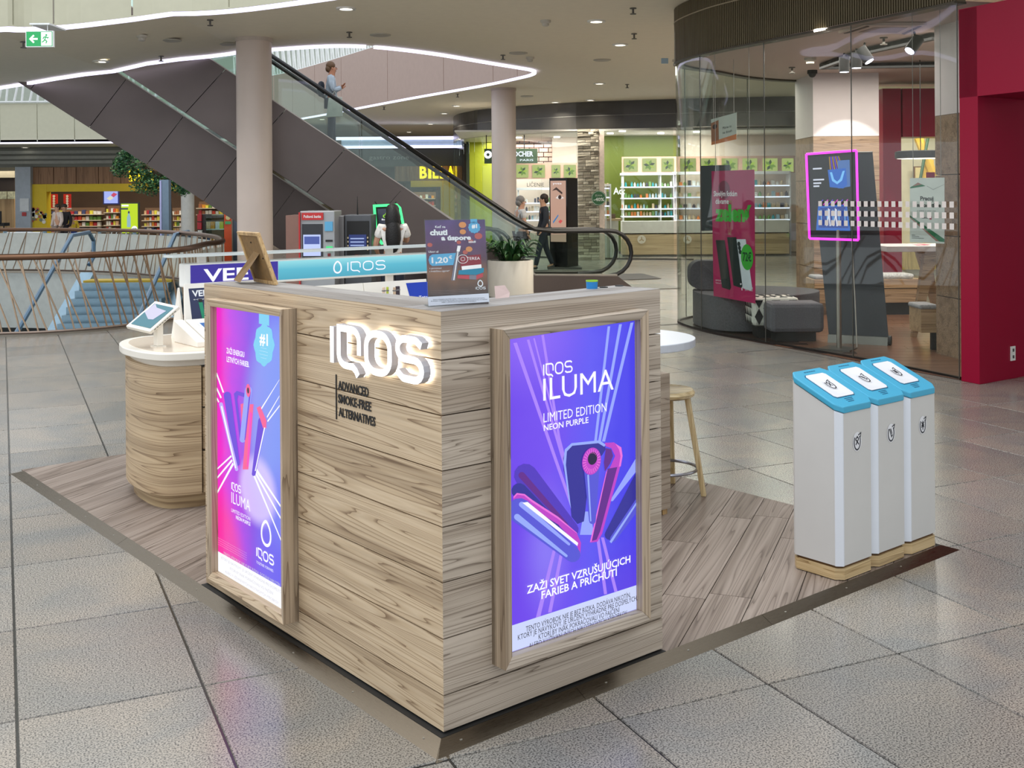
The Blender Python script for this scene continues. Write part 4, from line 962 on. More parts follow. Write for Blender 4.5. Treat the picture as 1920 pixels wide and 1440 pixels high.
# leaflet in an acrylic stand
def leaflet():
    a = gk(802, 575.5, 1.341); b = gk(918, 571.5, 1.341); w = (b - a).length; R = (b - a).normalized(); N = Vector((R.y, -R.x, 0)).normalized()   # towards the camera
    if N.y > 0: N = -N
    up = (Vector((0, 0, 1)) - N * .04).normalized(); up = (up - R * .03).normalized(); h = .283
    t = thing('leaflet_stand', 'clear acrylic stand with a dark purple price leaflet on the kiosk corner', 'poster stand', (a.x, a.y, 1.341), 'K')
    nn = R.cross(up).normalized()
    def P_(x, y, z=0): return a + R * x + up * y + nn * z
    def plate(x0, y0, x1, y1, z0, z1, mb=None, mi=0): return (mb or MB()).hexa([P_(x0, y0, z0), P_(x1, y0, z0), P_(x1, y1, z0), P_(x0, y1, z0), P_(x0, y0, z1), P_(x1, y0, z1), P_(x1, y1, z1), P_(x0, y1, z1)], mi)
    part('acrylic_sheet', plate(0, 0, w, h, .001, .0025), glass('acrylic', (245, 248, 250), .5), t)
    part('acrylic_foot', MB().hexa([P_(0, 0), P_(w, 0), P_(w, 0) - N * .07, P_(0, 0) - N * .07, P_(0, .002), P_(w, .002), P_(w, .002) - N * .07, P_(0, .002) - N * .07]), glass('acrylic', (245, 248, 250), .5), t)
    pm, nt, bb = newmat('leaflet_print'); NN = nt.nodes; L = nt.links
    tc = NN.new('ShaderNodeTexCoord'); sp = NN.new('ShaderNodeSeparateXYZ'); L.new(tc.outputs['Object'], sp.inputs[0])
    mr = NN.new('ShaderNodeMapRange'); mr.inputs[1].default_value = 0; mr.inputs[2].default_value = h; L.new(sp.outputs[2], mr.inputs[0])
    cr_ = NN.new('ShaderNodeValToRGB'); e = cr_.color_ramp.elements; e[0].position = .12; e[0].color = rgb(70, 48, 40); e[1].position = 1; e[1].color = rgb(92, 66, 120)
    q = e.new(.38); q.color = rgb(150, 98, 60); q = e.new(.55); q.color = rgb(96, 58, 78); q = e.new(.8); q.color = rgb(104, 62, 110); L.new(mr.outputs[0], cr_.inputs[0])
    nz = NN.new('ShaderNodeTexNoise'); nz.inputs['Scale'].default_value = 22; nz.inputs['Detail'].default_value = 3; L.new(tc.outputs['Object'], nz.inputs['Vector'])
    mx = NN.new('ShaderNodeMixRGB'); mx.blend_type = 'OVERLAY'; mx.inputs[0].default_value = .7; L.new(cr_.outputs[0], mx.inputs[1]); L.new(nz.outputs['Fac'], mx.inputs[2]); L.new(mx.outputs[0], bb.inputs['Base Color']); bb.inputs['Roughness'].default_value = .35
    part('leaflet', plate(.003, .003, w - .003, h - .003, -.001, .0005), pm, t)
    wh = mat('lf_white', (240, 240, 240), .5); M_ = [wh, mat('lf_sky', (95, 175, 215), .5), mat('lf_red', (150, 40, 55), .5), mat('lf_teal', (40, 130, 160), .5), mat('lf_orange', (225, 150, 90), .6), mat('lf_steel', (120, 122, 135), .4), mat('lf_notice', (225, 226, 235), .5), mat('lf_black', (40, 40, 50), .5), mat('lf_redhi', (200, 70, 80), .5), mat('lf_bokeh', (196, 100, 90), .6)]
    ar = MB(); sx = w / 620.0; sy = h / 870.0     # traced in a 620 x 870 crop: X from 105, Y from 65
    def Q(X, Y, l=1): return P_((X - 103) * sx, (935 - Y) * sy, .001 + .0004 * l)
    def poly(pts, mi, l=1): ar.add([Q(x, y, l) for x, y in pts], [tuple(range(len(pts)))], mi)
    for cx, cy, r, mi in ((485, 125, 38, 4), (485, 195, 32, 4), (540, 370, 34, 4), (500, 400, 26, 9), (640, 240, 40, 9), (150, 320, 26, 9), (590, 120, 24, 9), (440, 300, 22, 9), (560, 290, 26, 9)):
        poly([(cx + r * math.cos(2 * math.pi * i / 14), cy + r * .8 * math.sin(2 * math.pi * i / 14)) for i in range(14)], mi, 1)
    poly([(566, 68), (634, 68), (634, 110), (566, 110)], 1, 2)
    poly([(602 + 60 * (1 + .06 * math.cos(12 * t)) * math.cos(t), 152 + 58 * (1 + .06 * math.cos(12 * t)) * math.sin(t)) for t in [2 * math.pi * i / 48 for i in range(48)]], 1, 2)
    def tx(s, X, Y, W, H, mi=0, bold=.01, l=3): letters(ar, s, Q(X, Y, l), R, up, W * sx, H * sy, 0, mi, bold)
    tx('#1', 576, 158, 54, 36, 0, .04, 4); tx('Keď na', 210, 152, 102, 22, 0, .02); tx('chuti', 155, 222, 175, 52, 0, .05); tx('a úspore', 265, 275, 300, 44, 0, .05); tx('záleží', 535, 306, 78, 20, 0, .03)
    tx('Ušetri až', 133, 398, 100, 20, 0, .01)
    poly([(170, 415), (405, 405), (375, 525), (165, 530), (140, 510), (130, 470), (142, 432)], 1, 2); tx('1,20', 160, 500, 165, 54, 0, .03); tx('€', 332, 462, 34, 30, 0, .02)
    tx('v porovnaní', 135, 560, 120, 16, 0, .0); tx('s krabičkou cigariet*', 135, 590, 200, 16, 0, .0)
    poly([(420, 335), (455, 330), (385, 680), (345, 678)], 5, 4); poly([(432, 335), (442, 333), (376, 676), (366, 676)], 0, 5); poly([(425, 332), (457, 336), (443, 392), (412, 388)], 0, 6)
    poly([(440, 440), (655, 425), (658, 565), (450, 580)], 2, 3); poly([(455, 540), (655, 525), (657, 562), (458, 577)], 0, 4); tx('TEREA', 510, 478, 135, 28, 0, 0, 5)
    ribbon(ar, [(.017 * math.cos(2 * math.pi * i / 14), .014 * math.sin(2 * math.pi * i / 14)) for i in range(14)], .0015, Q(472, 468, 5), R, up, 0, 0, True); ribbon(ar, [(.007 * math.cos(2 * math.pi * i / 10), .006 * math.sin(2 * math.pi * i / 10)) for i in range(10)], .0012, Q(472, 468, 5), R, up, 0, 0, True)
    poly([(425, 580), (680, 560), (676, 605), (605, 630), (420, 620)], 3, 4); poly([(410, 628), (600, 632), (668, 612), (668, 650), (598, 678), (408, 660)], 8, 3); poly([(530, 630), (600, 632), (598, 678), (528, 672)], 5, 4)
    drop(ar, Q(637, 715, 3), R, up, .018, .019, .0035, 0); p = Q(588, 775, 3); logo(ar, p, R, up, 100 * sx, 22 * sy, .2)
    for i in range(3): tx('———————————', 138, 778 + 16 * i, 380, 3, 0, 0)
    poly([(108, 835), (718, 818), (720, 905), (110, 925)], 6, 2)
    for i, (s, X, W) in enumerate((('TENTO VÝROBOK NIE JE BEZ RIZIKA, DODÁVA NIKOTÍN, KTORÝ JE NÁVYKOVÝ.', 155, 520), ('JE URČENÝ VÝHRADNE PRE DOSPELÝCH, KTORÍ BY INAK POKRAČOVALI VO FAJČENÍ', 135, 565), ('ALEBO V UŽÍVANÍ INÝCH NIKOTÍNOVÝCH VÝROBKOV.', 240, 350))): tx(s, X, 868 + 15 * i, W, 8, 7, 0, 4)
    part('leaflet_print', ar, M_, t)
leaflet()
c = Vector((.925, .288, ktop(.925, .288)))
t = thing('cup', 'small blue cup with a green rim on the right kiosk wall', 'cup', c, 'K')
part('body', MB().lathe(c, [(.021, 0), (.022, .026)], 20), mat('cup_blue', (30, 130, 200), .4), t, smooth=True)
part('rim', MB().lathe(c, [(.0225, .026), (.023, .031), (.019, .031), (.019, .027)], 20), mat('cup_green', (150, 200, 60), .4), t, smooth=True)
c = onv(932, 546, .30); c.z = 1.344
t = solo('price_card', MB().slab([(c.x - .03, .27, 1.344), (c.x + .03, .27, 1.344), (c.x + .045, .285, 1.36), (c.x + .035, .30, 1.385), (c.x - .01, .30, 1.385)], (0, 1, -.6), .002), mat('card_pink', (205, 180, 175), .5), 'small pinkish card leaning behind the leaflet stand', 'card', (c.x, .27, 1.344), 'K')

# ================================================================== LEFT DESK with rounded end, drawers, white top
desk_wood = wood('desk_wood', (186, 160, 126), (200, 176, 142), (124, 98, 70), 'xy', .9, .45, 1.3)
def desk():
    t = thing('service_desk', 'wood-grain service desk with rounded end and glossy white top behind the kiosk', 'desk', (.40, 3.10, DH), 'K')
    front = [gk(x, y, .11) for x, y in ((241, 903), (250, 911), (272, 922), (295, 928), (316, 930), (348, 928), (379, 925))]
    f2 = [(p.x, p.y) for p in front]
    back = [(.385, 3.60), (.46, 3.72), (.56, 3.78)]
    end = catmull([Vector(p) for p in back[::-1]] + [Vector(p) for p in f2], 4)
    body = [tuple(p) for p in end] + [(f2[-1][0] + .0, 3.78)]
    part('end_body', MB().prism(body, .11, .795), desk_wood, t, smooth=True)
    def shrink(P, d):
        cx, cy = .62, 3.35; return [(cx + (p[0] - cx) * (1 - d / max(.05, math.hypot(p[0] - cx, p[1] - cy))), cy + (p[1] - cy) * (1 - d / max(.05, math.hypot(p[0] - cx, p[1] - cy)))) for p in P]
    long_ = lambda d, y1=3.78: [tuple(p) for p in catmull([Vector(p) for p in shrink(back[::-1] + f2, d)], 4)] + [(2.45, 2.955 + d), (2.45, 3.78 - d)]
    part('plinth', MB().prism(long_(.045), DH, .11), wood('plinth_wood', (176, 150, 112), (188, 164, 126), (130, 104, 72), 'xy', 1, .5), t, smooth=True)
    part('neck', MB().prism(long_(.03), .795, .832), mat('desk_white', (232, 226, 214), .3, noise=.01), t, smooth=True)
    part('desktop', MB().prism(long_(-.035), .832, .872), mat('desk_white', (232, 226, 214), .3, noise=.01), t, smooth=True, bevel=.008)
    part('top_inlay', MB().prism(long_(.02), .872, .874), mat('desk_inlay', (222, 206, 186), .2, noise=.02), t)
    x0 = f2[-1][0] + .006
    part('carcass', MB().box((x0, 2.975, .11), (2.44, 3.77, .795)), mat('desk_dark', (50, 45, 40), .6), t)
    for i in range(3):
        u0 = x0 + i * .62
        for z0, z1 in ((.115, .335), (.345, .565), (.575, .785)):
            dr = part('drawer', MB().box((u0 + .004, 2.952, z0), (u0 + .612, 2.976, z1)), desk_wood, t)
            part('handle', MB().box((u0 + .2, 2.94, z1 - .03), (u0 + .4, 2.952, z1 - .018)), mat('drawer_white', (220, 220, 220), .3), dr)
    return t
desk()
ZD = .874
# tablet on a post
def tablet():
    b = gk(297, 650, ZD); t = thing('tablet_stand', 'white counter tablet tilted on a square post at the rounded desk end', 'tablet stand', (b.x, b.y, ZD), 'K')
    W = (232, 226, 214)
    wm = mat('tablet_white', W, .35, noise=.01)
    part('post', MB().box((b.x - .018, b.y - .028, ZD + .006), (b.x + .018, b.y + .028, 1.03)), wm, t, bevel=.004)
    part('foot', MB().box((b.x - .03, b.y - .04, ZD), (b.x + .03, b.y + .04, ZD + .006)), wm, t)
    d0 = gr(297, 650, ZD).y
    TL, TR, BR, BL = [toK(at(x, y, d)) for x, y, d in ((291, 564, d0 + .09), (336, 574, d0 + .03), (281, 622, d0 - .10), (234, 605, d0 - .04))]
    BL = TL + BR - TR
    n = (TR - TL).cross(BL - TL).normalized()
    if n.z < 0: n = -n
    part('tablet_body', MB().slab([TL, TR, BR, BL], -n, .022), wm, t, bevel=.004)
    c = (TL + TR + BR + BL) / 4
    S = [c + (p - c) * .80 + n * .003 for p in (TL, TR, BR, BL)]
    scm = MB().add(S, [(0, 1, 2, 3)], 0)
    def B(u, v, z=.0015): return S[0].lerp(S[1], u).lerp(S[3].lerp(S[2], u), v) + n * z
    scm.add([B(.05, .0), B(.0, .42), B(.5, .68), B(.72, .65), B(.85, .2), B(.3, .15)], [tuple(range(6))], 1)
    part('tablet_screen', scm, [glow('screen_teal', (25, 125, 145), .9), glow('screen_pale', (215, 212, 240), .9)], t)
    sl = MB()
    for i in range(9):
        p = BR.lerp(TR, .12 + i * .085) - n * .009; q = BR.lerp(TR, .12 + i * .085 + .06) - n * .009; o = (TR - TL).normalized() * .0012
        sl.add([p + o, q + o, q + o - n * .004, p + o - n * .004], [(0, 1, 2, 3)])
    part('speaker_slots', sl, blackm, t)
tablet()
# sloped white display trays, vape poster easel, stick display
dw = mat('display_white', (238, 233, 224), .35, noise=.01)
def wedge(mb, u0, u1, v0, v1, z0, zf, zb, mi=0): return mb.hexa([(u0, v0, z0), (u1, v0, z0), (u1, v1, z0), (u0, v1, z0), (u0, v0, zf), (u1, v0, zf), (u1, v1, zb), (u0, v1, zb)], mi)
def trays():
    t = thing('display_tray', 'low sloped white display tray with a printed card on the service desk', 'display', (.70, 3.0, ZD), 'K')
    part('tray_body', wedge(MB(), .66, 1.30, 3.02, 3.40, ZD, ZD + .012, ZD + .125), dw, t, bevel=.004)
    part('tray_end', wedge(MB(), .60, .655, 3.10, 3.42, ZD, ZD + .03, ZD + .125), dw, t, bevel=.004)
    k = .113 / .38
    m = MB(); 
    def S(u, v, o=.002): return (u, v, ZD + .012 + (v - 3.02) * k + o)
    m.add([S(.70, 3.08), S(.95, 3.08), S(.95, 3.34), S(.70, 3.34)], [(0, 1, 2, 3)], 0); m.add([S(.715, 3.09, .003), S(.94, 3.09, .003), S(.94, 3.33, .003), S(.715, 3.33, .003)], [(0, 1, 2, 3)], 1)
    for a in range(3): m.add([S(.74 + .06 * a, 3.12, .004), S(.77 + .06 * a, 3.12, .004), S(.79 + .05 * a, 3.28, .004), S(.76 + .05 * a, 3.28, .004)], [(0, 1, 2, 3)], 0)
    part('card', m, [mat('card_white', (235, 238, 245), .4), mat('card_blue', (60, 105, 165), .4)], t)
    # taller poster easel behind
    a = gk(335, 586, .97)
    t = thing('poster_easel', 'white easel with a dark blue vape poster on the service desk', 'poster stand', (.70, 3.45, ZD), 'K')
    A = Vector((.70, 3.42, ZD + .03)); R = Vector((1, 0, 0)); up = Vector((0, .26, .97)).normalized(); n = R.cross(up); w, h = .30, .30
    zt0 = .06
    F = lambda x, y, z=0: A + R * x + up * y + n * z
    part('easel_frame', MB().hexa([F(-.04, 0), F(w, 0), F(w, h), F(-.01, h), F(-.04, 0, .015), F(w, 0, .015), F(w, h, .015), F(-.01, h, .015)]), dw, t, bevel=.003)
    part('easel_side', MB().prism([(3.44, ZD), (3.62, ZD), (3.52, ZD + .30)], 0, .012), dw, t).location = Vector((0, 0, 0))
    m = MB(); P_ = lambda x, y, l=1: F(x, y, .015 + .0006 * l)
    m.add([P_(.012, .04), P_(.29, .04), P_(.29, .27), P_(.012, .27)], [(0, 1, 2, 3)], 0)
    letters(m, 'VEEV', P_(.03, .222, 2), R, up, .13, .034, 0, 1, .03); letters(m, 'e-cigareta', P_(.035, .200, 2), R, up, .10, .010, 0, 1, 0)
    for x, y0, y1, mi in ((.075, .085, .185, 2), (.135, .055, .14, 3)):
        m.add([P_(a_, b_, 3) for a_, b_ in capsule((x, y1), (x + .008, y0), .024, .018)], [tuple(range(14))], mi); m.add([P_(x - .010, y1, 4), P_(x + .012, y1, 4), P_(x + .012, y1 + .02, 4), P_(x - .010, y1 + .02, 4)], [(0, 1, 2, 3)], 4)
    letters(m, 'viac na', P_(.03, .06, 2), R, up, .06, .008, 0, 1)
    part('vape_poster', m, [mat('vp_navy', (38, 46, 82), .4), mat('vp_white', (230, 232, 235), .4), mat('vp_green', (20, 135, 100), .4), mat('vp_cream', (225, 205, 195), .4), mat('vp_black', (20, 20, 22), .4)], t)
trays()
# fix easel side orientation (drawn in v,z; swing into place)
for o in bpy.data.objects:
    if o.name.startswith('easel_side'):
        me = o.data
        for v in me.vertices:
            p = v.co + BASE[rootof(o).name]; v.co = Vector((.665 + p.z, p.x, p.y)) - BASE[rootof(o).name]
def canopy():
    t = thing('canopy_sign', 'long backlit purple and teal canopy sign on white posts above the service desk', 'lit sign', (1.4, 3.55, ZD), 'K')
    v0 = 3.5
    part('housing', MB().box((.70, v0, 1.172), (2.60, v0 + .09, 1.312)), mat('canopy_white', (240, 240, 236), .3, noise=.01), t, bevel=.01)
    m = MB(); m.add([(.735, v0 - .001, 1.186), (1.30, v0 - .001, 1.186), (1.30, v0 - .001, 1.302), (.735, v0 - .001, 1.302)], [(0, 1, 2, 3)], 0)
    letters(m, 'VEEV', (.815, v0 - .003, 1.202), (1, 0, 0), (0, 0, 1), .40, .072, 0, 2, .02)
    for i in range(14): pass
    part('purple_panel', m, [glow('canopy_purple', (48, 28, 150), 1.0), glow('x1', (0, 0, 0)), glow('canopy_letters', (240, 240, 255), 1.1)], t)
    g = glowgrad('canopy_teal', [(0, (70, 165, 190)), (.5, (84, 182, 205)), (1, (150, 222, 230))], 'Z', .30, .44, 1.0)
    for nd in g.node_tree.nodes:
        if nd.type == 'MAP_RANGE': nd.inputs[1].default_value = 1.19 - ZD; nd.inputs[2].default_value = 1.305 - ZD
    part('teal_panel', MB().add([(1.302, v0 - .001, 1.186), (2.57, v0 - .001, 1.186), (2.57, v0 - .001, 1.302), (1.302, v0 - .001, 1.302)], [(0, 1, 2, 3)]), g, t)
    m = MB(); a = onv(651, 494, v0 - .003); b = onv(722, 494, v0 - .003); logo(m, (a.x, v0 - .003, 1.218), (1, 0, 0), (0, 0, 1), b.x - a.x, .056, .13)
    a = onv(633, 498, v0 - .003); drop(m, (a.x, v0 - .003, 1.246), (1, 0, 0), (0, 0, 1), .062, .072, .010)
    part('canopy_logo', m, glow('canopy_letters', (240, 240, 255), 1.1), t)
    part('rear_screen', MB().box((.73, v0 + .09, 1.18), (2.57, v0 + .094, 1.30)), mat('canopy_back', (200, 200, 198), .4), t)
    for u in (.80, 2.12, 2.52): part('post', MB().box((u, v0 + .03, ZD), (u + .045, v0 + .06, 1.35)), dw, t)
    t2 = thing('glass_shelf', 'thin frosted glass shelf with rounded end above the canopy sign', 'shelf', (1.4, 3.55, 1.35), 'K')
    m = MB().prism([(.64, 3.46)] + [(.64 - .05 * math.sin(a), 3.53 - .07 * math.cos(a)) for a in (.5, 1.0, 1.57, 2.1, 2.6)] + [(.64, 3.60), (2.70, 3.60), (2.70, 3.46)], 1.352, 1.366)
    part('pane', m, mat('frost_glass', (205, 212, 210), .15, noise=.01), t2)
canopy()
def stick_display():
    t = thing('device_display', 'white back panel display holding slim devices under the canopy sign', 'display', (1.9, 3.45, ZD), 'K')
    A = Vector((1.16, 3.40, ZD)); up = Vector((0, .20, .98)).normalized(); R = Vector((1, 0, 0)); n = R.cross(up)
    F = lambda x, y, z=0: A + R * x + up * y + n * z
    for x0, x1 in ((0, .36), (.365, .72), (.725, 1.22)): part('panel', MB().hexa([F(x0, 0, -.01), F(x1, 0, -.01), F(x1, .27, -.01), F(x0, .27, -.01), F(x0, 0), F(x1, 0), F(x1, .27), F(x0, .27)]), dw, t)
    part('step', MB().box((1.16, 3.20, ZD), (2.38, 3.40, ZD + .1)), dw, t)
    m = MB(); a = onv(775, 520, 3.42).x - 1.16
    m.add([F(a, .03, .001), F(a + .36, .03, .001), F(a + .36, .25, .001), F(a - .04, .25, .001)], [(0, 1, 2, 3)], 0)
    letters(m, 'Toto príslušenstvo', F(a + .05, .14, .002), R, up, .26, .018, 0, 1, .02); letters(m, 'dá sa skúsiť', F(a + .07, .11, .002), R, up, .2, .018, 0, 1, .02)
    part('blue_card', m, [mat('card_royal', (24, 60, 175), .4), mat('card_text', (235, 238, 250), .4)], t)
    cols_ = [(60, 60, 66), (40, 42, 48), (215, 190, 170), (175, 190, 60), (190, 165, 140), (50, 38, 48)]
    labs = ['dark grey', 'small black', 'cream', 'lime green', 'beige', 'dark brown']
    for i, (x, w) in enumerate(((679, .034), (699, .01), (715, .02), (722, .014), (735, .018), (741, .03))):
        u = onv(x, 540, 3.36).x; h = (.12, .09, .14, .14, .135, .14)[i]
        tt = thing('slim_device', labs[i] + ' slim device standing in the white display under the canopy', 'device', (u, 3.33, ZD + .1), 'K', group='devices in the white display')
        part('body', MB().box((u - w / 2, 3.325, ZD + .1), (u + w / 2, 3.338, ZD + .1 + h)), mat('dev%d' % i, cols_[i], .35), tt, bevel=.004)
        part('cap', MB().box((u - w / 2, 3.324, ZD + .1 + h * .8), (u + w / 2, 3.3395, ZD + .1 + h * .86)), mat('dev_cap', (120, 118, 120), .3, .5), tt)
stick_display()

# ================================================================== RIGHT HIGH TABLE, CABINET, STOOL
def high_table():
    c = toK(Vector((.62, 6.35, 0))); r = .42
    t = thing('high_table', 'white round-ended table on a wood-grain cabinet right behind the kiosk', 'table', (c.x, c.y, DH), 'K')
    end = [(c.x + r * math.cos(a), c.y + r * math.sin(a)) for a in [math.radians(-125 + 250 * i / 28) for i in range(29)]]
    out = end + [(1.30, end[-1][1]), (1.30, end[0][1])]
    part('tabletop', MB().prism(out, .84, .885), mat('table_white', (196, 200, 208), .3, noise=.01), t, bevel=.008)
    k = gk(1256, 955, .05); cu, cv = 2.33, 1.28
    k = toK(at(1255, 600, 5.80)); cu, cv = k.x, k.y
    part('cabinet', MB().box((1.45, cv, .06), (cu, cv + .42, .765)), wood('cabinet_wood', (168, 152, 134), (180, 165, 148), (120, 104, 88), 'x', 1, .45), t)
    part('neck', MB().box((1.50, cv + .03, .765), (cu - .045, cv + .39, .84)), wood('cabinet_wood', (168, 152, 134), (180, 165, 148), (120, 104, 88), 'x', 1, .45), t)
    for u in (1.50, cu - .05): part('foot', MB().box((u, cv + .01, DH), (u + .035, cv + .045, .06)), gold, t)
    part('foot', MB().box((1.5, cv + .36, DH), (1.54, cv + .40, .06)), gold, t)
high_table()
def stool():
    c = Vector((.845, 6.20, DH)); t = thing('stool', 'light birch stool with steel foot ring beside the high table', 'stool', c)
    birch = wood('birch', (222, 198, 150), (230, 208, 164), (190, 160, 112), 'z', 1.2, .4, .5)
    r = .168; z = .60
    part('seat', MB().lathe((c.x, c.y, z), [(.0, -.03), (r - .02, -.03), (r - .004, -.02), (r, -.005), (r - .01, .012), (r - .03, .008), (0, .002)], 40, cap=False), wood('birch_seat', (224, 202, 156), (230, 210, 168), (196, 168, 120), 'x', 1.2, .35, .5), t, smooth=True)
    for i, a in enumerate((-18, 72, 162, 252)):
        a = math.radians(a); d = Vector((math.cos(a), math.sin(a), 0)); q = Vector((-d.y, d.x, 0)); p0 = c + d * .215; p1 = Vector((c.x, c.y, z - .02)) + d * .125
        m = MB(); w0, w1, t0 = .019, .024, .013
        m.hexa([p0 - q * w0 - d * t0, p0 + q * w0 - d * t0, p0 + q * w0 + d * t0, p0 - q * w0 + d * t0, p1 - q * w1 - d * t0, p1 + q * w1 - d * t0, p1 + q * w1 + d * t0, p1 - q * w1 + d * t0])
        part('leg', m, birch, t, bevel=.003)
    part('foot_ring', MB().tube([(c.x + .178 * math.cos(2 * math.pi * i / 32), c.y + .178 * math.sin(2 * math.pi * i / 32), .172) for i in range(32)], .009, 8, closed=True), mat('ring_steel', (175, 175, 185), .25, .9), t, smooth=True)
stool()

# ================================================================== THREE RECYCLING BINS
def bins():
    W, D = .262, .262; labs = ['white recycling bin with blue sloped lid, leftmost of the three', 'white recycling bin with blue sloped lid, middle of the three', 'white recycling bin with blue sloped lid, rightmost of the three']
    body_m = mat('bin_white', (205, 203, 200), .45, noise=.015); edge_m = mat('bin_edge', (222, 226, 234), .35, noise=.01); lid_m = mat('bin_blue', (66, 165, 200), .38, noise=.02); base_m = wood('bin_base', (200, 172, 126), (212, 186, 142), (150, 120, 78), 'xy', 1.3, .4, 1.0)
    ink = mat('bin_ink', (25, 28, 40), .5); wh = mat('bin_sticker', (228, 228, 232), .4)
    def build(u, v, lab, icon):
        t = thing('recycling_bin', lab, 'bin', (u, v, DH), 'K', group='recycling bins'); z0 = DH; zb = z0 + .064; r = .022
        sq = lambda o, rr=r: [(u + o + rr, v + o), (u + W - o - rr, v + o), (u + W - o, v + o + rr), (u + W - o, v + D - o - rr), (u + W - o - rr, v + D - o), (u + o + rr, v + D - o), (u + o, v + D - o - rr), (u + o, v + o + rr)]
        zt = lambda p: .752 + (p[1] - v) / D * .118
        part('base', MB().prism(sq(.002, .03), z0 + .004, zb - .012), base_m, t); part('shadow_gap', MB().prism(sq(.012), zb - .012, zb), mat('gap_brown', (90, 60, 25), .5), t)
        part('glides', MB().box((u + .02, v + .02, z0), (u + .05, v + .05, z0 + .004)).box((u + W - .05, v + .02, z0), (u + W - .02, v + .05, z0 + .004)).box((u + .02, v + D - .05, z0), (u + .05, v + D - .02, z0 + .004)), blackm, t)
        part('body', MB().prism(sq(0.003), zb, lambda p: zt(p) - .004), body_m, t)
        part('corner_strip', MB().prism([(u, v + r), (u + r, v), (u + r + .006, v), (u + r + .006, v + .006), (u + .006, v + r + .006), (u, v + r + .006)], zb, lambda p: zt(p) - .003), edge_m, t)
        lid = part('lid', MB().prism([(a, b) for a, b in sq(-.002, .03)], lambda p: zt(p) + .0, lambda p: zt(p) + .027), lid_m, t, bevel=.005)
        sl = .118 / D; up = Vector((0, 1, sl)).normalized(); R = Vector((1, 0, 0)); n = R.cross(up)
        A = Vector((u, v, .752 + .027))
        F = lambda x, y, z=.001: A + R * x + up * y + n * z
        def rr(x0, y0, x1, y1, rad, z): return [F(*q, z) for q in [(x0 + rad, y0), (x1 - rad, y0), (x1, y0 + rad), (x1, y1 - rad), (x1 - rad, y1), (x0 + rad, y1), (x0, y1 - rad), (x0, y0 + rad)]]
        fl = part('flap', MB().slab(rr(.058, .065, W - .058, .245, .012, .0005), n, .003), wh, t)
        part('flap_edge', MB().slab(rr(.054, .061, W - .054, .249, .013, .0002), n, .0012), mat('lid_dark', (25, 95, 130), .4), t)
        g = MB()
        for i in range(5): g.add([F(.09 + i * .017, .268), F(.103 + i * .017, .268), F(.103 + i * .017, .273), F(.09 + i * .017, .273)], [(0, 1, 2, 3)])
        for i in range(3): g.add([F(W / 2 - .03 + .0 * i, .048 - .011 * i), F(W / 2 + .03 - .008 * i, .048 - .011 * i), F(W / 2 + .03 - .008 * i, .052 - .011 * i), F(W / 2 - .03, .052 - .011 * i)], [(0, 1, 2, 3)])
        part('lid_marks', g, mat('lid_dark', (25, 95, 130), .4), t, kind='stuff')
        def icon_at(O, R_, U_, s, name):
            m = MB(); s_ = s
            disc(m, Vector(O), R_, U_, s_ * .9, 0, 16, ry=s_ * 1.15)
            O2 = Vector(O) + Vector(R_).cross(Vector(U_)).normalized() * .0006
            ribbon(m, [(s_ * .62 * math.cos(math.radians(a)), s_ * .95 * math.sin(math.radians(a))) for a in range(40, -230, -15)], s_ * .17, O2, R_, U_, 0, 1)
            ribbon(m, [(s_ * .2, s_ * .75), (s_ * .75, s_ * .95), (s_ * .6, s_ * .45)], s_ * .14, O2, R_, U_, 0, 1)
            if icon == 0: ps = ([(-.35, .3), (0, 0), (.3, .3)], [(0, 0), (-.3, -.35)], [(0, 0), (.3, -.35)], [(-.35, .3), (0, .6), (.3, .3)])
            elif icon == 1: ps = ([(-.35, .55), (.1, -.45), (.35, -.2)], [(-.1, .55), (.2, -.1)])
            else: ps = ([(-.3, .4), (.3, -.3)], [(.3, .4), (-.3, -.3)], [(-.3, 0), (.3, 0)], [(0, .55), (0, -.6)])
            for q in ps: ribbon(m, [(a * s_, b * s_) for a, b in q], s_ * .16, O2, R_, U_, 0, 1)
            part(name, m, [wh, ink], t)
        icon_at(F(W / 2, .155, .005), R, up, .034, 'lid_icon')
        icon_at(Vector((u + W / 2, v + .0015, .615)), (1, 0, 0), (0, 0, 1), .037, 'front_icon')
        return t
    p = gk(1575.4, 1091, DH)
    for i in range(3): build(2.172 + i * (W + .003), .072, labs[i], i)
bins()

# ================================================================== RAILING round the floor opening
def rim_railing():
    path = rim; t = thing('curved_railing', 'curved railing of thin slanted champagne rods round the floor opening, brown handrail', 'railing', (path[0][0], path[0][1], 0))
    P = [Vector(p) for p in path]; L = [0]
    for a, b in zip(P, P[1:]): L.append(L[-1] + (b - a).length)
    def pt(s):
        s = max(0, min(L[-1], s))
        for i in range(len(P) - 1):
            if s <= L[i + 1] + 1e-9: return P[i].lerp(P[i + 1], (s - L[i]) / max(1e-9, L[i + 1] - L[i]))
        return P[-1]
    ofs = Vector((-6.6, 19)); h = .98
    cnt = 0; s = 1.2
    while s < L[-1] - 4.5:
        a = pt(s); ln = -(.34 if cnt % 2 else .18) - .06 * rnd.random(); b = pt(s + ln)
        m = MB(); m.tube([(a.x, a.y, .03), (b.x, b.y, h)], .011, 5); part('rod', m, champagne, t); cnt += 1; s += .105 if s < 9 else .2
        if cnt > 280: break
    part('handrail', MB().tube([(p.x, p.y, h) for p in P], [.042] * len(P), 10), bronze, t, smooth=True)
    part('bottom_rail', MB().tube([(p.x, p.y, .045) for p in P], [.018] * len(P), 6), mat('rail_foot', (120, 105, 95), .4, .6), t)
    part('clear_infill', strip_wall([p for p in P[30:]], .05, .9), mat('rail_infill', (205, 208, 200), .4), t)
rim_railing()
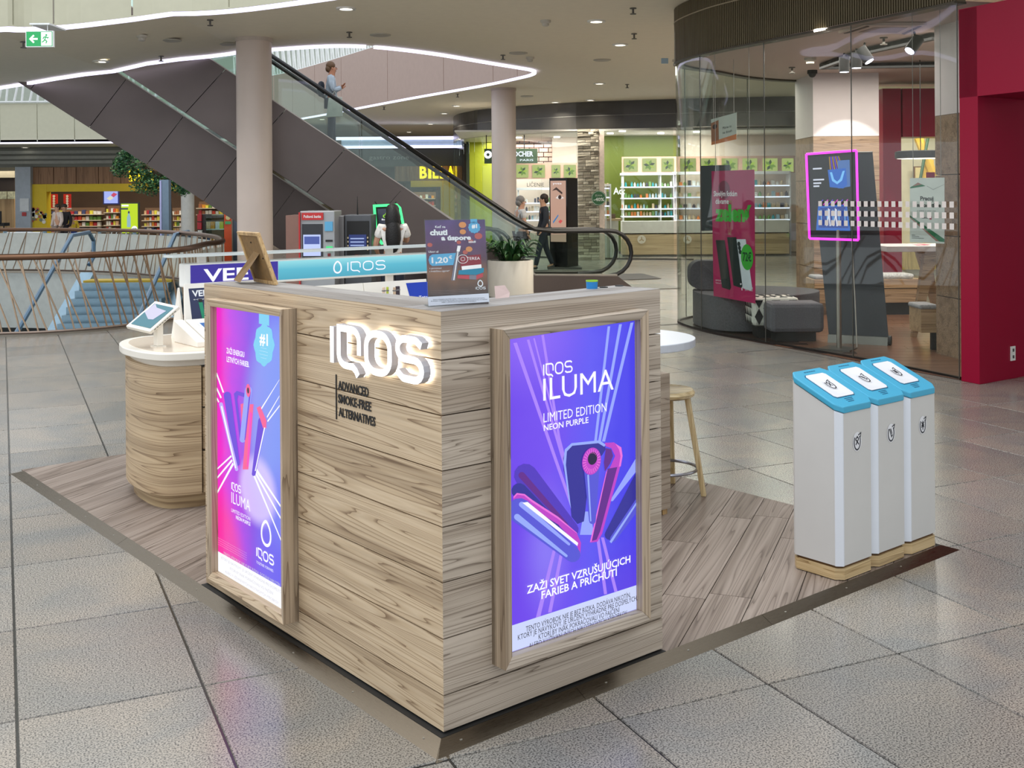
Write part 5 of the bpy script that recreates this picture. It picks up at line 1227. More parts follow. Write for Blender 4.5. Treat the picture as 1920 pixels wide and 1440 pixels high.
def gate(xa, xb, y0, y1, d, lab):
    a = at(xa, y0, d); b = at(xb, y0, d); z1 = a.z; z0 = max(0, at(xa, y1, d).z)
    t = thing('barrier', lab, 'barrier', (a.x, d, 0))
    for x in (a.x, b.x): part('post', MB().tube([(x, d, 0), (x, d, z1 + .06)], .05, 10), blue_steel, t, smooth=True)
    part('top_rail', MB().tube([(a.x, d, z1), (b.x, d, z1)], .035, 8), white_metal, t, smooth=True)
    part('bottom_rail', MB().tube([(a.x, d, .12), (b.x, d, .12)], .025, 8), white_metal, t, smooth=True)
    n_ = int((b.x - a.x) / .12)
    for i in range(n_): 
        x = a.x + .1 + i * .12
        part('rod', MB().tube([(x, d, .12), (min(x + .22, b.x), d, z1)], .014, 5), white_metal, t)
gate(10, 84, 438, 480, 27.4, 'white slatted barrier with blue-grey posts at the far left edge of the opening')
gate(186, 252, 433, 480, 27.2, 'white slatted barrier with blue-grey post right of the walking shoppers')

# ================================================================== ESCALATORS
PH = math.radians(10); EU = Vector((-math.cos(PH), -math.sin(PH), 0)); EL = Vector((-math.sin(PH), math.cos(PH), 0)); SL = .672
esc_dark = mat('escalator_panel', (98, 88, 85), .33, .45, noise=.12, nscale=1.2)
esc_under = mat('escalator_under', (60, 56, 56), .4, .4, noise=.1, nscale=1.2)
def escalator(org, lab, smax=12.0, BZ=-1.0):
    """org = floor point under the end of the near handrail loop; +s runs up the slope, +l is the far side"""
    O = Vector(org); t = thing('escalator', lab, 'escalator', O)
    Wd = 1.0; s0 = 1.75
    def Q(s, l, z): return O + EU * s + EL * l + Vector((0, 0, z))
    def zs(s): return 0 if s < s0 else (s - s0) * SL
    # side faces cut into panels by slanted joints
    depth = 1.30; L = 1.62; k = 0; s = s0 - .2
    def side(sa, sb, l, m, name='side_panel', zt=.30, zb=None):
        zb = BZ
        mb = MB(); nx = -.64
        def cz(s_, dz): return max(-.0, zs(s_) + dz)
        # slanted joints: bottom edge is shifted down-slope
        a_t, b_t = sa, sb; a_b, b_b = sa - nx, sb - nx
        g = .005
        pts = [Q(a_t + g, l, cz(a_t + g, zt)), Q(b_t - g, l, cz(b_t - g, zt)), Q(b_b - g, l, cz(b_b - g, zb)), Q(a_b + g, l, cz(a_b + g, zb))]
        mb.slab(pts, EL, .03); part(name, mb, m, t)
    for l, m in ((-.16, esc_dark), (Wd + .13, esc_dark)):
        # foot wedge near the landing
        mb = MB(); mb.slab([Q(-.05, l, 0), Q(.30, l, .26), Q(s0 + .1, l, .30), Q(s0 + 2.3, l, zs(s0 + 2.3) + .30), Q(s0 + 2.3 + .64, l, zs(s0 + 2.94) + BZ), Q(s0 + 1.45, l, 0)], EL, .03); part('side_panel', mb, m, t)
        s = s0 + 2.3
        while s < smax: side(s, min(s + .98, smax + 1), l, m); s += .98
    mb = MB()
    mb.hexa([Q(s0 + 1.3, -.13, 0), Q(s0 + 1.3, Wd + .13, 0), Q(smax, Wd + .13, zs(smax) + BZ), Q(smax, -.13, zs(smax) + BZ), Q(s0 + 1.3, -.13, .03), Q(s0 + 1.3, Wd + .13, .03), Q(smax, Wd + .13, zs(smax) + BZ + .04), Q(smax, -.13, zs(smax) + BZ + .04)])
    part('underside', mb, esc_under, t)
    for l in (-.14, Wd):   # decks along the glass
        mb = MB(); mb.hexa([Q(.3, l, .25), Q(.3, l + .14, .25), Q(s0, l + .14, .28), Q(s0, l, .28), Q(.3, l, .29), Q(.3, l + .14, .29), Q(s0, l + .14, .32), Q(s0, l, .32)])
        mb.hexa([Q(s0, l, .28), Q(s0, l + .14, .28), Q(smax, l + .14, zs(smax) + .28), Q(smax, l, zs(smax) + .28), Q(s0, l, .32), Q(s0, l + .14, .32), Q(smax, l + .14, zs(smax) + .32), Q(smax, l, zs(smax) + .32)])
        part('deck_cover', mb, mat('deck_alu', (175, 168, 160), .3, .6), t)
    n = int((smax - s0) / .40); mb = MB()
    for i in range(n):
        sa = s0 + i * .4; mb.hexa([Q(sa, 0, zs(sa) - .2), Q(sa, Wd, zs(sa) - .2), Q(sa + .4, Wd, zs(sa) - .2), Q(sa + .4, 0, zs(sa) - .2), Q(sa, 0, zs(sa + .4) - .08), Q(sa, Wd, zs(sa + .4) - .08), Q(sa + .4, Wd, zs(sa + .4) - .08), Q(sa + .4, 0, zs(sa + .4) - .08)])
    mb.hexa([Q(.4, 0, .0), Q(.4, Wd, 0), Q(s0, Wd, 0), Q(s0, 0, 0), Q(.4, 0, .06), Q(.4, Wd, .06), Q(s0, Wd, .1), Q(s0, 0, .1)])
    part('steps', mb, mat('esc_steps', (95, 98, 100), .4, .6), t, kind='stuff')
    part('comb_plate', MB().hexa([Q(-.9, .0, .0), Q(-.9, Wd, 0), Q(.4, Wd, 0), Q(.4, 0, 0), Q(-.9, .0, .012), Q(-.9, Wd, .012), Q(.4, Wd, .012), Q(.4, 0, .012)]), mat('esc_plate', (120, 118, 112), .35, .6), t)
    gl = glass('esc_glass', (240, 247, 244), .8); H = 1.05
    for l in (0.0, Wd):
        # rounded newel glass
        pts = [Q(s0, l, .3)] + [Q(.62, l, .28)] + [Q(.50 + .37 * math.cos(a) , l, .66 + .37 * math.sin(a)) for a in [math.radians(x) for x in ()]]
        pts = [Q(s0, l, .3), Q(.45, l, .28)] + [Q(.42 - .36 * math.sin(a), l, .65 - .36 * math.cos(a)) for a in [math.pi * i / 8 for i in range(1, 9)]] + [Q(s0, l, H - .05)]
        mb = MB(); mb.slab(pts, EL, .012); part('glass_pane', mb, gl, t)
        s = s0
        while s < smax - .1:
            e_ = min(s + 1.5, smax); mb = MB(); mb.slab([Q(s + .008, l, zs(s) + .3), Q(e_ - .008, l, zs(e_) + .3), Q(e_ - .008, l, zs(e_) + H - .05), Q(s + .008, l, zs(s) + H - .05)], EL, .012); part('glass_pane', mb, gl, t); s = e_
        lp = [Q(.75, l, .24), Q(.42, l, .26)] + [Q(.40 - .40 * math.sin(a), l, .66 - .40 * math.cos(a)) for a in [math.pi * i / 10 for i in range(1, 10)]] + [Q(.42, l, H + .01), Q(s0 - .35, l, H + .01), Q(s0, l, H + .05), Q(s0 + .35, l, H + .01 + .35 * SL)] + [Q(smax, l, zs(smax) + H)]
        part('handrail', MB().tube([tuple(p + EL * .006) for p in lp], .038, 8), mat('rubber_black', (14, 13, 13), .35), t, smooth=True)
    return Q
ob = gr(1183, 545, 0); Oe = Vector((2.12, 19.75, 0))
Q2 = escalator(Oe, 'grey-brown clad escalator with glass sides and black handrails carrying the woman', 9.2, -.86)
Q1 = escalator(Oe + EU * 1.85 + EL * 1.75, 'second grey-brown escalator running parallel behind and left, mostly its cladding visible', 9.6)

# ================================================================== PEOPLE
def skin(parts_, root=0, sub=1):
    """parts_: list of (pts, edges, radii) chains -> one smooth continuous mesh"""
    bm = bmesh.new(); lay = bm.verts.layers.skin.verify()
    pts, edges, rad = parts_
    vs = [bm.verts.new(p) for p in pts]
    for v, r_ in zip(vs, rad): v[lay].radius = r_ if isinstance(r_, tuple) else (r_, r_)
    vs[root][lay].use_root = True
    for a, b in edges: bm.edges.new((vs[a], vs[b]))
    me = bpy.data.meshes.new('s'); bm.to_mesh(me); bm.free(); o = bpy.data.objects.new('s', me); COL.objects.link(o)
    m1 = o.modifiers.new('a', 'SKIN'); m1.use_smooth_shade = True; m2 = o.modifiers.new('b', 'SUBSURF'); m2.levels = sub; m2.render_levels = sub
    ev = bpy.data.meshes.new_from_object(o.evaluated_get(bpy.context.evaluated_depsgraph_get()))
    bpy.data.objects.remove(o); vs = [v.co.copy() for v in ev.vertices]; fs = [tuple(p.vertices) for p in ev.polygons]; bpy.data.meshes.remove(ev)
    return vs, fs
def person(lab, loc, face, h, top=(120, 130, 140), legs=(40, 50, 65), hair=(50, 35, 25), skinc=(196, 150, 120), pose='stand', longhair=False, bag=None, pack=None, shoes=(30, 30, 32), cap=False, short=False, group=None):
    """face = heading in degrees (0 = +x); local x forward, y to the figure's left"""
    k = h / 1.72; fr = math.radians(face); fw = Vector((math.cos(fr), math.sin(fr), 0)); lf = Vector((-fw.y, fw.x, 0)); O = Vector(loc)
    W = lambda p: O + fw * (p[0] * k) + lf * (p[1] * k) + Vector((0, 0, p[2] * k))
    t = thing('person', lab, 'person', O, group=group)
    st = .22 if pose == 'walk' else .03
    J = dict(pel=(0, 0, .95), spi=(0, 0, 1.12), che=(-.01, 0, 1.32), nek=(0, 0, 1.47), hd0=(.02, 0, 1.56), hd1=(.03, 0, 1.66),
             shl=(-.01, .17, 1.41), shr=(-.01, -.17, 1.41), ell=(.0, .24, 1.14), elr=(.0, -.24, 1.14), wrl=(.10, .23, .92), wrr=(.08, -.23, .92),
             hpl=(0, .09, .90), hpr=(0, -.09, .90), knl=(st * .6, .10, .50), knr=(-st * .3, -.10, .50), anl=(st, .10, .09), anr=(-st, -.10, .11), tol=(st + .14, .11, .04), tor=(-st + .13, -.11, .05))
    if pose == 'fold': J.update(ell=(.02, .22, 1.13), wrl=(.20, .06, 1.24), elr=(.02, -.22, 1.13), wrr=(.20, -.06, 1.20))
    if pose == 'reach': J.update(elr=(.14, -.22, 1.20), wrr=(.33, -.12, 1.26), ell=(.03, .25, 1.14), wrl=(.18, .2, 1.02))
    N = list(J); ix = {n_: i for i, n_ in enumerate(N)}
    R = dict(pel=(.13, .10), spi=(.115, .09), che=(.14, .10), nek=.052, hd0=(.075, .085), hd1=(.078, .088), shl=.062, shr=.062, ell=.042, elr=.042, wrl=.028, wrr=.028, hpl=.088, hpr=.088, knl=.056, knr=.056, anl=.04, anr=.04, tol=.032, tor=.032)
    E_ = [('pel', 'spi'), ('spi', 'che'), ('che', 'nek'), ('nek', 'hd0'), ('hd0', 'hd1'), ('che', 'shl'), ('che', 'shr'), ('shl', 'ell'), ('ell', 'wrl'), ('shr', 'elr'), ('elr', 'wrr'), ('pel', 'hpl'), ('pel', 'hpr'), ('hpl', 'knl'), ('knl', 'anl'), ('hpr', 'knr'), ('knr', 'anr'), ('anl', 'tol'), ('anr', 'tor')]
    def sk(names, edges, fat=0.0, root=0, extra=None, radd={}):
        pts = [W(J[n_]) if n_ in J else W(extra[n_]) for n_ in names]; ii = {n_: i for i, n_ in enumerate(names)}
        rr = []
        for n_ in names:
            r_ = radd.get(n_, R.get(n_, .03)); rr.append(tuple((x + fat) * k for x in r_) if isinstance(r_, tuple) else (r_ + fat) * k)
        return skin((pts, [(ii[a], ii[b]) for a, b in edges], rr), root)
    mb = MB(); v, f = sk(N, E_); mb.add(v, f)
    for s_, wr, el in ((1, 'wrl', 'ell'), (-1, 'wrr', 'elr')):     # hands: palm plus five separate fingers
        w = Vector(J[wr]); d = (w - Vector(J[el])).normalized(); q = Vector((0, 1, 0)) if abs(d.y) < .8 else Vector((1, 0, 0)); q = (q - d * q.dot(d)).normalized(); c = d.cross(q)
        pts = [w, w + d * .06]; ed = [(0, 1)]; rr = [.024 * k, .03 * k]
        for i, ln in enumerate((.055, .068, .062, .05)):
            a = w + d * .075 + q * (.027 - .018 * i); b = a + d * ln * .5 + c * .006; e2 = a + d * ln * .85 + c * .022; n0 = len(pts); pts += [a, b, e2]; ed += [(1, n0), (n0, n0 + 1), (n0 + 1, n0 + 2)]; rr += [.011 * k, .0085 * k, .0075 * k]
        n0 = len(pts); pts += [w + d * .03 + q * .03, w + d * .065 + q * .05 + c * .01]; ed += [(0, n0), (n0, n0 + 1)]; rr += [.012 * k, .009 * k]
        v, f = skin(([W(p) for p in pts], ed, rr), 0, 1); mb.add(v, f)
    # nose and ears on the head
    mb.ball(W((.115, 0, 1.60)), (.014 * k, .012 * k, .02 * k), 6)
    for s_ in (1, -1): mb.ball(W((.02, .08 * s_, 1.60)), (.018 * k, .010 * k, .026 * k), 6)
    part('body', mb, mat('skin_%d' % skinc[0], skinc, .55, noise=.03), t, smooth=True)
    fc = MB()
    for s_ in (1, -1): fc.ball(W((.098, .03 * s_, 1.625)), .009 * k, 6)
    fc.ball(W((.103, 0, 1.555)), (.010 * k, .02 * k, .006 * k), 6); part('face_features', fc, mat('face_dark', (60, 35, 30), .5), t)
    # clothes
    v, f = sk(['spi', 'pel', 'che', 'nek0', 'shl', 'shr', 'ell', 'elr', 'wrl', 'wrr', 'hem'], [('spi', 'pel'), ('spi', 'che'), ('che', 'nek0'), ('che', 'shl'), ('che', 'shr'), ('shl', 'ell'), ('shr', 'elr'), ('pel', 'hem')] + ([] if short else [('ell', 'wrl'), ('elr', 'wrr')]), .022, 0, dict(nek0=(0, 0, 1.43), hem=(0, 0, .86)), dict(nek0=.06, hem=(.15, .12))) if not short else sk(['spi', 'pel', 'che', 'nek0', 'shl', 'shr', 'sll', 'slr', 'hem'], [('spi', 'pel'), ('spi', 'che'), ('che', 'nek0'), ('che', 'shl'), ('che', 'shr'), ('shl', 'sll'), ('shr', 'slr'), ('pel', 'hem')], .018, 0, dict(nek0=(0, 0, 1.43), hem=(0, 0, .88), sll=(0, .215, 1.25), slr=(0, -.215, 1.25)), dict(nek0=.06, hem=(.14, .11), sll=.05, slr=.05))
    part('jacket' if not short else 'shirt', MB().add(v, f), mat('cloth_%d_%d' % (top[0], top[2]), top, .8, noise=.15, nscale=14, bump=.3), t, smooth=True)
    v, f = sk(['pel', 'hpl', 'hpr', 'knl', 'knr', 'anl', 'anr'], [('pel', 'hpl'), ('pel', 'hpr'), ('hpl', 'knl'), ('hpr', 'knr'), ('knl', 'anl'), ('knr', 'anr')], .016)
    part('trousers', MB().add(v, f), mat('cloth_%d_%d' % (legs[0], legs[2]), legs, .8, noise=.12, nscale=12), t, smooth=True)
    for a, b in (('anl', 'tol'), ('anr', 'tor')):
        A = Vector(J[a]); B = Vector(J[b]); v, f = skin(([W((A.x - .05, A.y, B.z + .01)), W((A.x, A.y, B.z + .02)), W((B.x, B.y, B.z))], [(0, 1), (1, 2)], [.04 * k, .046 * k, .036 * k]), 0)
        part('shoe', MB().add(v, f), mat('shoe_%d' % shoes[0], shoes, .5), t, smooth=True)
    hm = MB(); hm.ball(W((-.012, 0, 1.665)), (.098 * k, .098 * k, .092 * k), 14); 
    if longhair: hm.ball(W((-.05, 0, 1.52)), (.115 * k, .10 * k, .22 * k), 14); hm.ball(W((-.09, 0, 1.30)), (.115 * k, .085 * k, .26 * k), 14)
    else:
        hm.ball(W((-.05, 0, 1.60)), (.07 * k, .088 * k, .08 * k), 12)
    part('hair', hm, mat('hair_%d' % hair[0], hair, .6, noise=.3, nscale=60, bump=.5), t, smooth=True)
    if pack:
        pm = MB(); pts = [W((-.19, 0, 1.36)), W((-.22, 0, 1.2)), W((-.20, 0, 1.0))]; v, f = skin((pts, [(0, 1), (1, 2)], [(.11 * k, .07 * k), (.14 * k, .09 * k), (.13 * k, .08 * k)]), 0); pm.add(v, f)
        bp_ = solo('backpack', pm, mat('pack_dark', pack, .7, noise=.1), 'dark backpack worn by the woman on the escalator', 'backpack', W((-.2, 0, 1.0)), smooth=True)
    if bag:
        m = MB(); c0 = W((.06, -.30, .78)); x_ = fw * (.17 * k); z_ = Vector((0, 0, 1)) * (.20 * k); y_ = lf * (.035 * k)
        m.hexa([c0 - x_ - y_ - z_, c0 + x_ * .95 - y_ - z_ * .9, c0 + x_ * .95 + y_ - z_ * .9, c0 - x_ + y_ - z_, c0 - x_ * .7 - y_ * .4 + z_, c0 + x_ * .9 - y_ * .4 + z_ * 1.1, c0 + x_ * .9 + y_ * .4 + z_ * 1.1, c0 - x_ * .7 + y_ * .4 + z_])
        b2 = thing('shopping_bag', bag, 'bag', c0 - z_)
        part('bag_body', m, mat('bag_pale', (196, 200, 190), .6, noise=.12, nscale=10), b2, bevel=.01)
        part('handle', MB().tube([c0 + z_ * 1.05 - x_ * .4, W((.06, -.25, 1.12)), c0 + z_ * 1.05 + x_ * .4], .008 * k, 6), mat('bag_pale', (196, 200, 190), .6), b2)
    return t
# woman on the escalator
sw = 5.25; pw_ = Q2(sw, .45, (sw - 1.75) * SL - .08 + .27)
person('woman with curly brown hair in a pale jacket riding the escalator, facing right', (pw_.x, pw_.y, pw_.z + .02), math.degrees(math.atan2(-EU.y, -EU.x)), 1.46, (165, 178, 190), (45, 58, 75), (88, 62, 38), (170, 115, 85), 'fold', pack=(32, 38, 50), bag='pale grey-green shopping bag hanging at the side of the woman on the escalator')
person('grey-haired man in a white top standing behind the white planter', (gr(975, 520).x * 1.18 + .0, 23.0, 0), 20, 1.66, (190, 188, 185), (70, 60, 70), (120, 115, 110), (190, 145, 120), 'stand', short=True)
person('person in dark clothes walking behind the escalator end', (1.0 * .72, 25.2, 0), 190, 1.70, (30, 34, 42), (34, 40, 52), (40, 30, 24), pose='walk')
person('woman with very long black hair in a white shirt using the green-framed terminal', (at(736, 400, 14.6).x, 14.6, 0), 100, 1.57, (225, 220, 215), (28, 32, 44), (12, 10, 10), (190, 130, 95), 'reach', longhair=True, short=True)
for (x, d, l, tp_, lg_, f_) in ((108, 35.0, 'shopper in a light top walking out of the supermarket, left of a dark one', (205, 190, 180), (130, 115, 105), 240), (121, 35.4, 'shopper in a dark jacket carrying a red bag before the supermarket', (35, 32, 36), (45, 42, 48), 270), (137, 36.0, 'small shopper in yellow and blue near the supermarket entrance', (225, 190, 50), (50, 70, 140), 285)):
    q = at(x, 440, d); person(l, (q.x, d, 0.0), f_, 1.5 if x < 130 else 1.15, tp_, lg_, (50, 35, 28), pose='walk')

# ================================================================== BANK MACHINES, TERMINAL, SCREENS
def atm(x0, x1, ytop, d, lab, kind):
    a = at(x0, ytop, d); b = at(x1, ytop, d); w = b.x - a.x; H = a.z; X = a.x; Y = d
    t = thing('cash_machine', lab, 'cash machine', (X, Y, 0))
    g = mat('atm_grey', (158, 160, 162), .35, .3, noise=.03); dk = mat('atm_dark', (52, 54, 58), .4, .3); r = mat('atm_red', (190, 40, 40), .4)
    def bx(name, x, y, z, x2, y2, z2, m, p=t, **k_): return part(name, MB().box((X + x * w, Y + y, z * H), (X + x2 * w, Y + y2, z2 * H)), m, p, **k_)
    if kind == 0:
        bx('side_cabinet', -.40, .02, 0, -.02, .6, .965, mat('atm_brown', (130, 96, 84), .35, .2)); bx('body', 0, .05, 0, 1, .65, 1, g, bevel=.01)
        bx('red_edge', -.02, .0, 0, 0.015, .1, .99, r); hd = bx('header_panel', .06, .02, .925, .68, .05, .985, r)
        m = MB(); letters(m, 'Poštová banka', (X + .12 * w, Y + .018, .943 * H), (1, 0, 0), (0, 0, 1), .5 * w, .035, 0, 0, .02); part('header_lettering', m, white_metal, hd)
        bx('screen_recess', .06, .035, .60, .66, .052, .89, dk); sc = bx('screen', .10, .025, .62, .60, .036, .80, glow('atm_screen', (190, 205, 250), 1.0))
        m = MB(); m.add([(X + .13 * w, Y + .023, .72 * H), (X + .57 * w, Y + .023, .72 * H), (X + .57 * w, Y + .023, .785 * H), (X + .13 * w, Y + .023, .785 * H)], [(0, 1, 2, 3)]); part('screen_picture', m, glow('atm_pic', (70, 90, 170), .9), sc)
        bx('keypad', .22, .0, .52, .56, .05, .56, dk); bx('card_slot', .76, .02, .66, .94, .05, .70, glow('atm_green', (60, 230, 130), 1.0)); bx('note_slot', .74, .03, .74, .94, .05, .755, blackm); bx('poster_small', .72, .03, .83, .95, .05, .91, mat('atm_blue', (90, 165, 205), .4)); bx('red_lamp', .80, .03, .58, .88, .05, .64, mat('atm_maroon', (110, 20, 25), .4))
    else:
        bx('left_wing', 0, .02, 0, .25, .3, .97, mat('atm_steel', (120, 118, 118), .3, .6), bevel=.01); bx('body', .25, .08, 0, 1, .6, .975, mat('atm_graphite', (84, 86, 90), .4, .3), bevel=.01)
        bx('screen_recess', .32, .06, .62, .93, .082, .92, blackm); sc = bx('screen', .38, .05, .68, .86, .062, .80, glow('atm_navy', (30, 50, 120), .8))
        m = MB()
        for i in range(3): m.add([(X + .42 * w, Y + .048, (.70 + .03 * i) * H), (X + .8 * w, Y + .048, (.70 + .03 * i) * H), (X + .8 * w, Y + .048, (.71 + .03 * i) * H), (X + .42 * w, Y + .048, (.71 + .03 * i) * H)], [(0, 1, 2, 3)])
        part('screen_lines', m, glow('atm_lines', (170, 190, 240), .9), sc)
        for i in range(4):
            for x in (.335, .88): bx('side_key', x, .05, .66 + .035 * i, x + .035, .062, .675 + .035 * i, mat('key_ivory', (200, 185, 150), .4))
        bx('keypad', .42, .02, .56, .66, .08, .60, g); bx('card_slot', .74, .03, .57, .88, .07, .60, glow('atm_green2', (90, 220, 60), 1.0)); bx('orange_keys', .55, .015, .60, .70, .05, .62, mat('atm_orange', (220, 90, 50), .4))
        part('antenna', MB().tube([(X + .55 * w, Y + .3, .97 * H), (X + .55 * w, Y + .3, 1.14 * H)], [.012, .003], 6), blackm, t)
atm(561, 626, 396, 14.2, 'grey cash machine with red header and bright screen beside the near column', 0)
atm(627, 695, 398, 14.6, 'dark graphite cash machine with recessed navy screen, right of the grey one', 1)
def terminal():
    d = 15.3; c = at(727, 420, d)
    t = thing('charging_terminal', 'terminal with glowing green frame and dark screen behind the long-haired woman', 'terminal', (c.x, d, 0)); s = d / FPX
    pts = [(702, 386), (744, 384), (750, 390), (758, 430), (745, 454), (716, 456), (706, 440)]
    W = [at(x, y, d) for x, y in pts]
    W2 = [(p.x, p.z) for p in W]
    m = MB(); m.slab([(p.x, d, p.z) for p in W], (0, 1, 0), .12); part('housing', m, blackm, t)
    m = MB(); ribbon(m, [(p[0] - c.x, p[1] - c.z) for p in W2], .035, (c.x, d - .01, c.z), (1, 0, 0), (0, 0, 1), .02, 0, True); part('neon_frame', m, glow('neon_green', (70, 245, 140), 1.6), t)
    m = MB(); q = [at(x, y, d) for x, y in ((708, 392), (742, 390), (750, 430), (740, 446), (718, 447), (712, 436))]; m.add([(p.x, d - .005, p.z) for p in q], [tuple(range(6))]); part('screen', m, mat('term_screen', (48, 52, 70), .2, emit=.2), t)
    m = MB(); letters(m, 'db', (at(718, 410, d).x, d - .012, at(718, 408, d).z), (1, 0, 0), (0, 0, 1), .10, .06, 0, 0, .02); letters(m, 'Bonus', (at(716, 413, d).x, d - .012, at(716, 413, d).z), (1, 0, 0), (0, 0, 1), .10, .022, 0, 1, .02)
    part('screen_text', m, [glow('term_lime', (150, 220, 40), 1.0), glow('print_white', (250, 250, 255))], t)
    for x, x2 in ((707, 702), (738, 742)): a = at(x, 385, d); b = at(x2, 378, d); part('antenna', MB().tube([(a.x, d + .05, a.z), (b.x, d + .05, b.z)], .008, 6), blackm, t)
    part('stand', MB().box((c.x - .06, d + .02, 0), (c.x + .14, d + .12, 1.05)).box((c.x - .2, d - .1, 0), (c.x + .28, d + .25, .04)), mat('term_stand', (130, 128, 122), .4, .3), t)
terminal()
# planter with broad-leaved plant
def planter():
    d = 18.6; c = at(957, 500, d); r = .385; t = thing('planter', 'large white cylindrical planter at the foot of the escalator', 'planter', (c.x, d, 0))
    part('pot', MB().lathe((c.x, d, 0), [(r - .02, 0), (r, .02), (r, .60), (r - .01, .615), (r - .04, .615), (r - .04, .56)], 40, cap=True), mat('pot_white', (214, 208, 196), .35, noise=.02), t, smooth=True)
    part('soil', MB().lathe((c.x, d, .575), [(0, 0.004), (r - .045, 0)], 24, cap=False), mat('soil', (60, 45, 32), .9, bump=.5, nscale=60), t)
    p = thing('potted_plant', 'dark green broad-leaved plant growing in the white planter', 'plant', (c.x, d, .575))
    lm = mat('leaf_dark', (38, 72, 40), .35, noise=.35, nscale=9); lm2 = mat('leaf_mid', (66, 104, 58), .35, noise=.3, nscale=9)
    for i in range(84):
        a = rnd.random() * 6.283; r0 = rnd.random() * .22; b = Vector((c.x + r0 * math.cos(a), d + r0 * math.sin(a), .58)); L_ = .22 + rnd.random() * .24; hh = .12 + rnd.random() * .26
        dr = Vector((math.cos(a + rnd.uniform(-.5, .5)), math.sin(a), 0)).normalized(); q = Vector((-dr.y, dr.x, 0)); N = 6; L2 = []; R2 = []; C2 = []
        for j in range(N + 1):
            s = j / N; ctr = b + dr * (L_ * s) + Vector((0, 0, hh * (math.sin(s * 2.3)) )); w = .034 * math.sin(math.pi * min(1, s * .92 + .06)) ** .7 + .002
            L2.append(ctr - q * w + Vector((0, 0, .012))); R2.append(ctr + q * w + Vector((0, 0, .012))); C2.append(ctr)
        m = MB(); k0 = N + 1; m.add(L2 + C2 + R2, [(j, j + 1, k0 + j + 1, k0 + j) for j in range(N)] + [(k0 + j, k0 + j + 1, 2 * k0 + j + 1, 2 * k0 + j) for j in range(N)])
        part('leaf', m, lm if i % 3 else lm2, p, smooth=True)
planter()
# advertising totem with the face
def totem():
    d = 25.5; a = at(1030, 334, d); b = at(1062, 334, d); H = a.z; t = thing('advertising_totem', 'tall black advertising totem with a close-up face poster by the stone pillar', 'display', (a.x, d, 0))
    e = at(1083, 334, d + .25)
    part('body', MB().hexa([(a.x, d, 0), (b.x, d - .25, 0), (e.x, d + .25, 0), (a.x + .3, d + .5, 0), (a.x, d, H), (b.x, d - .25, H), (e.x, d + .25, H), (a.x + .3, d + .5, H)]), mat('totem_black', (10, 10, 12), .2), t)
    part('base', MB().box((a.x - .05, d - .35, 0), (e.x + .05, d + .5, .05)), mat('totem_base', (90, 88, 85), .4, .4), t)
    m = MB(); n = Vector((b.x - a.x, -.25, 0)).normalized(); R = n; nn = R.cross(Vector((0, 0, 1))); W = Vector((b.x - a.x, -.25, 0)).length
    def F(x, y, l=1): return Vector((a.x, d, 0)) + R * (x * W) + Vector((0, 0, y * H)) + nn * (.003 * l)
    m.add([F(.06, .30), F(.94, .30), F(.94, .97), F(.06, .97)], [(0, 1, 2, 3)], 0)
    m.add([F(x, y, 2) for x, y in ((.15, .86), (.4, .90), (.75, .84), (.72, .82), (.4, .87))], [tuple(range(5))], 1)
    m.add([F(x, y, 2) for x, y in ((.35, .78), (.55, .815), (.85, .78), (.6, .765))], [tuple(range(4))], 2); disc(m, F(.6, .79, 3), R, (0, 0, 1), .045, 1, 12, ry=.05)
    m.add([F(x, y, 2) for x, y in ((.5, .52), (.62, .545), (.75, .53), (.62, .50))], [tuple(range(4))], 3); m.add([F(x, y, 3) for x, y in ((.2, .52), (.5, .60), (.52, .585), (.22, .50))], [(0, 1, 2, 3)], 4)
    letters(m, 'yves', F(.2, .93, 3), R, (0, 0, 1), .5 * W, .05, 0, 5)
    m.v = m.v
    part('poster', m, [glow('face_skin', (205, 165, 145), .85), glow('face_brow', (70, 50, 45), .8), glow('face_eye', (235, 225, 220), .9), glow('face_lip', (215, 90, 90), .9), glow('face_brush', (60, 130, 190), .9), glow('print_white', (250, 250, 255))], t)
totem()

# ================================================================== SUPERMARKET at the far left
def wbox(x0, y0, x1, y1, d, dep, mb=None, mi=0, z0=None, z1=None):
    """box whose front face spans the photo rectangle at distance d"""
    a = at(x0, y0, d); b = at(x1, y1, d)
    return (mb or MB()).box((a.x, d, b.z if z0 is None else z0), (b.x, d + dep, a.z if z1 is None else z1), mi)
def wface(x0, y0, x1, y1, d, mb=None, mi=0):
    a = at(x0, y0, d); b = at(x1, y1, d)
    return (mb or MB()).add([(a.x, d, b.z), (b.x, d, b.z), (b.x, d, a.z), (a.x, d, a.z)], [(0, 1, 2, 3)], mi)
def wtext(mb, s, x0, yb, x1, h, d, mi=0, bold=0, depth=0):
    a = at(x0, yb, d); b = at(x1, yb, d); return letters(mb, s, a, (1, 0, 0), (0, 0, 1), b.x - a.x, h * d / FPX, depth, mi, bold)
area_light('supermarket_light', (-12.0, 39.5, 3.1), 12.0, 420, (1, .93, .82), (0, .3, -1), 4.0)
area_light('supermarket_light_right', (-3.2, 40, 3.0), 3.0, 110, (1, .93, .82), (0, .3, -1), 3.0)
DB = 37.2
hd_m = mat('shop_header_grey', (112, 114, 104), .5, noise=.1, nscale=1)
woodf = wood('fascia_wood', (150, 112, 80), (162, 124, 92), (116, 84, 58), 'z', .6, .55, .8, rand=False)
yel = mat('shop_yellow', (222, 192, 30), .5, noise=.03)
wf = struct('wall_supermarket', wbox(-140, 279, 455, 311, DB + .2, .3), hd_m); BASE[wf.name] = Vector((0, 0, 0))
for y in (284, 294, 303): part('header_line', wbox(-140, y, 455, y + 1.5, DB + .15, .05), mat('header_line_m', (150, 152, 144), .4), wf)
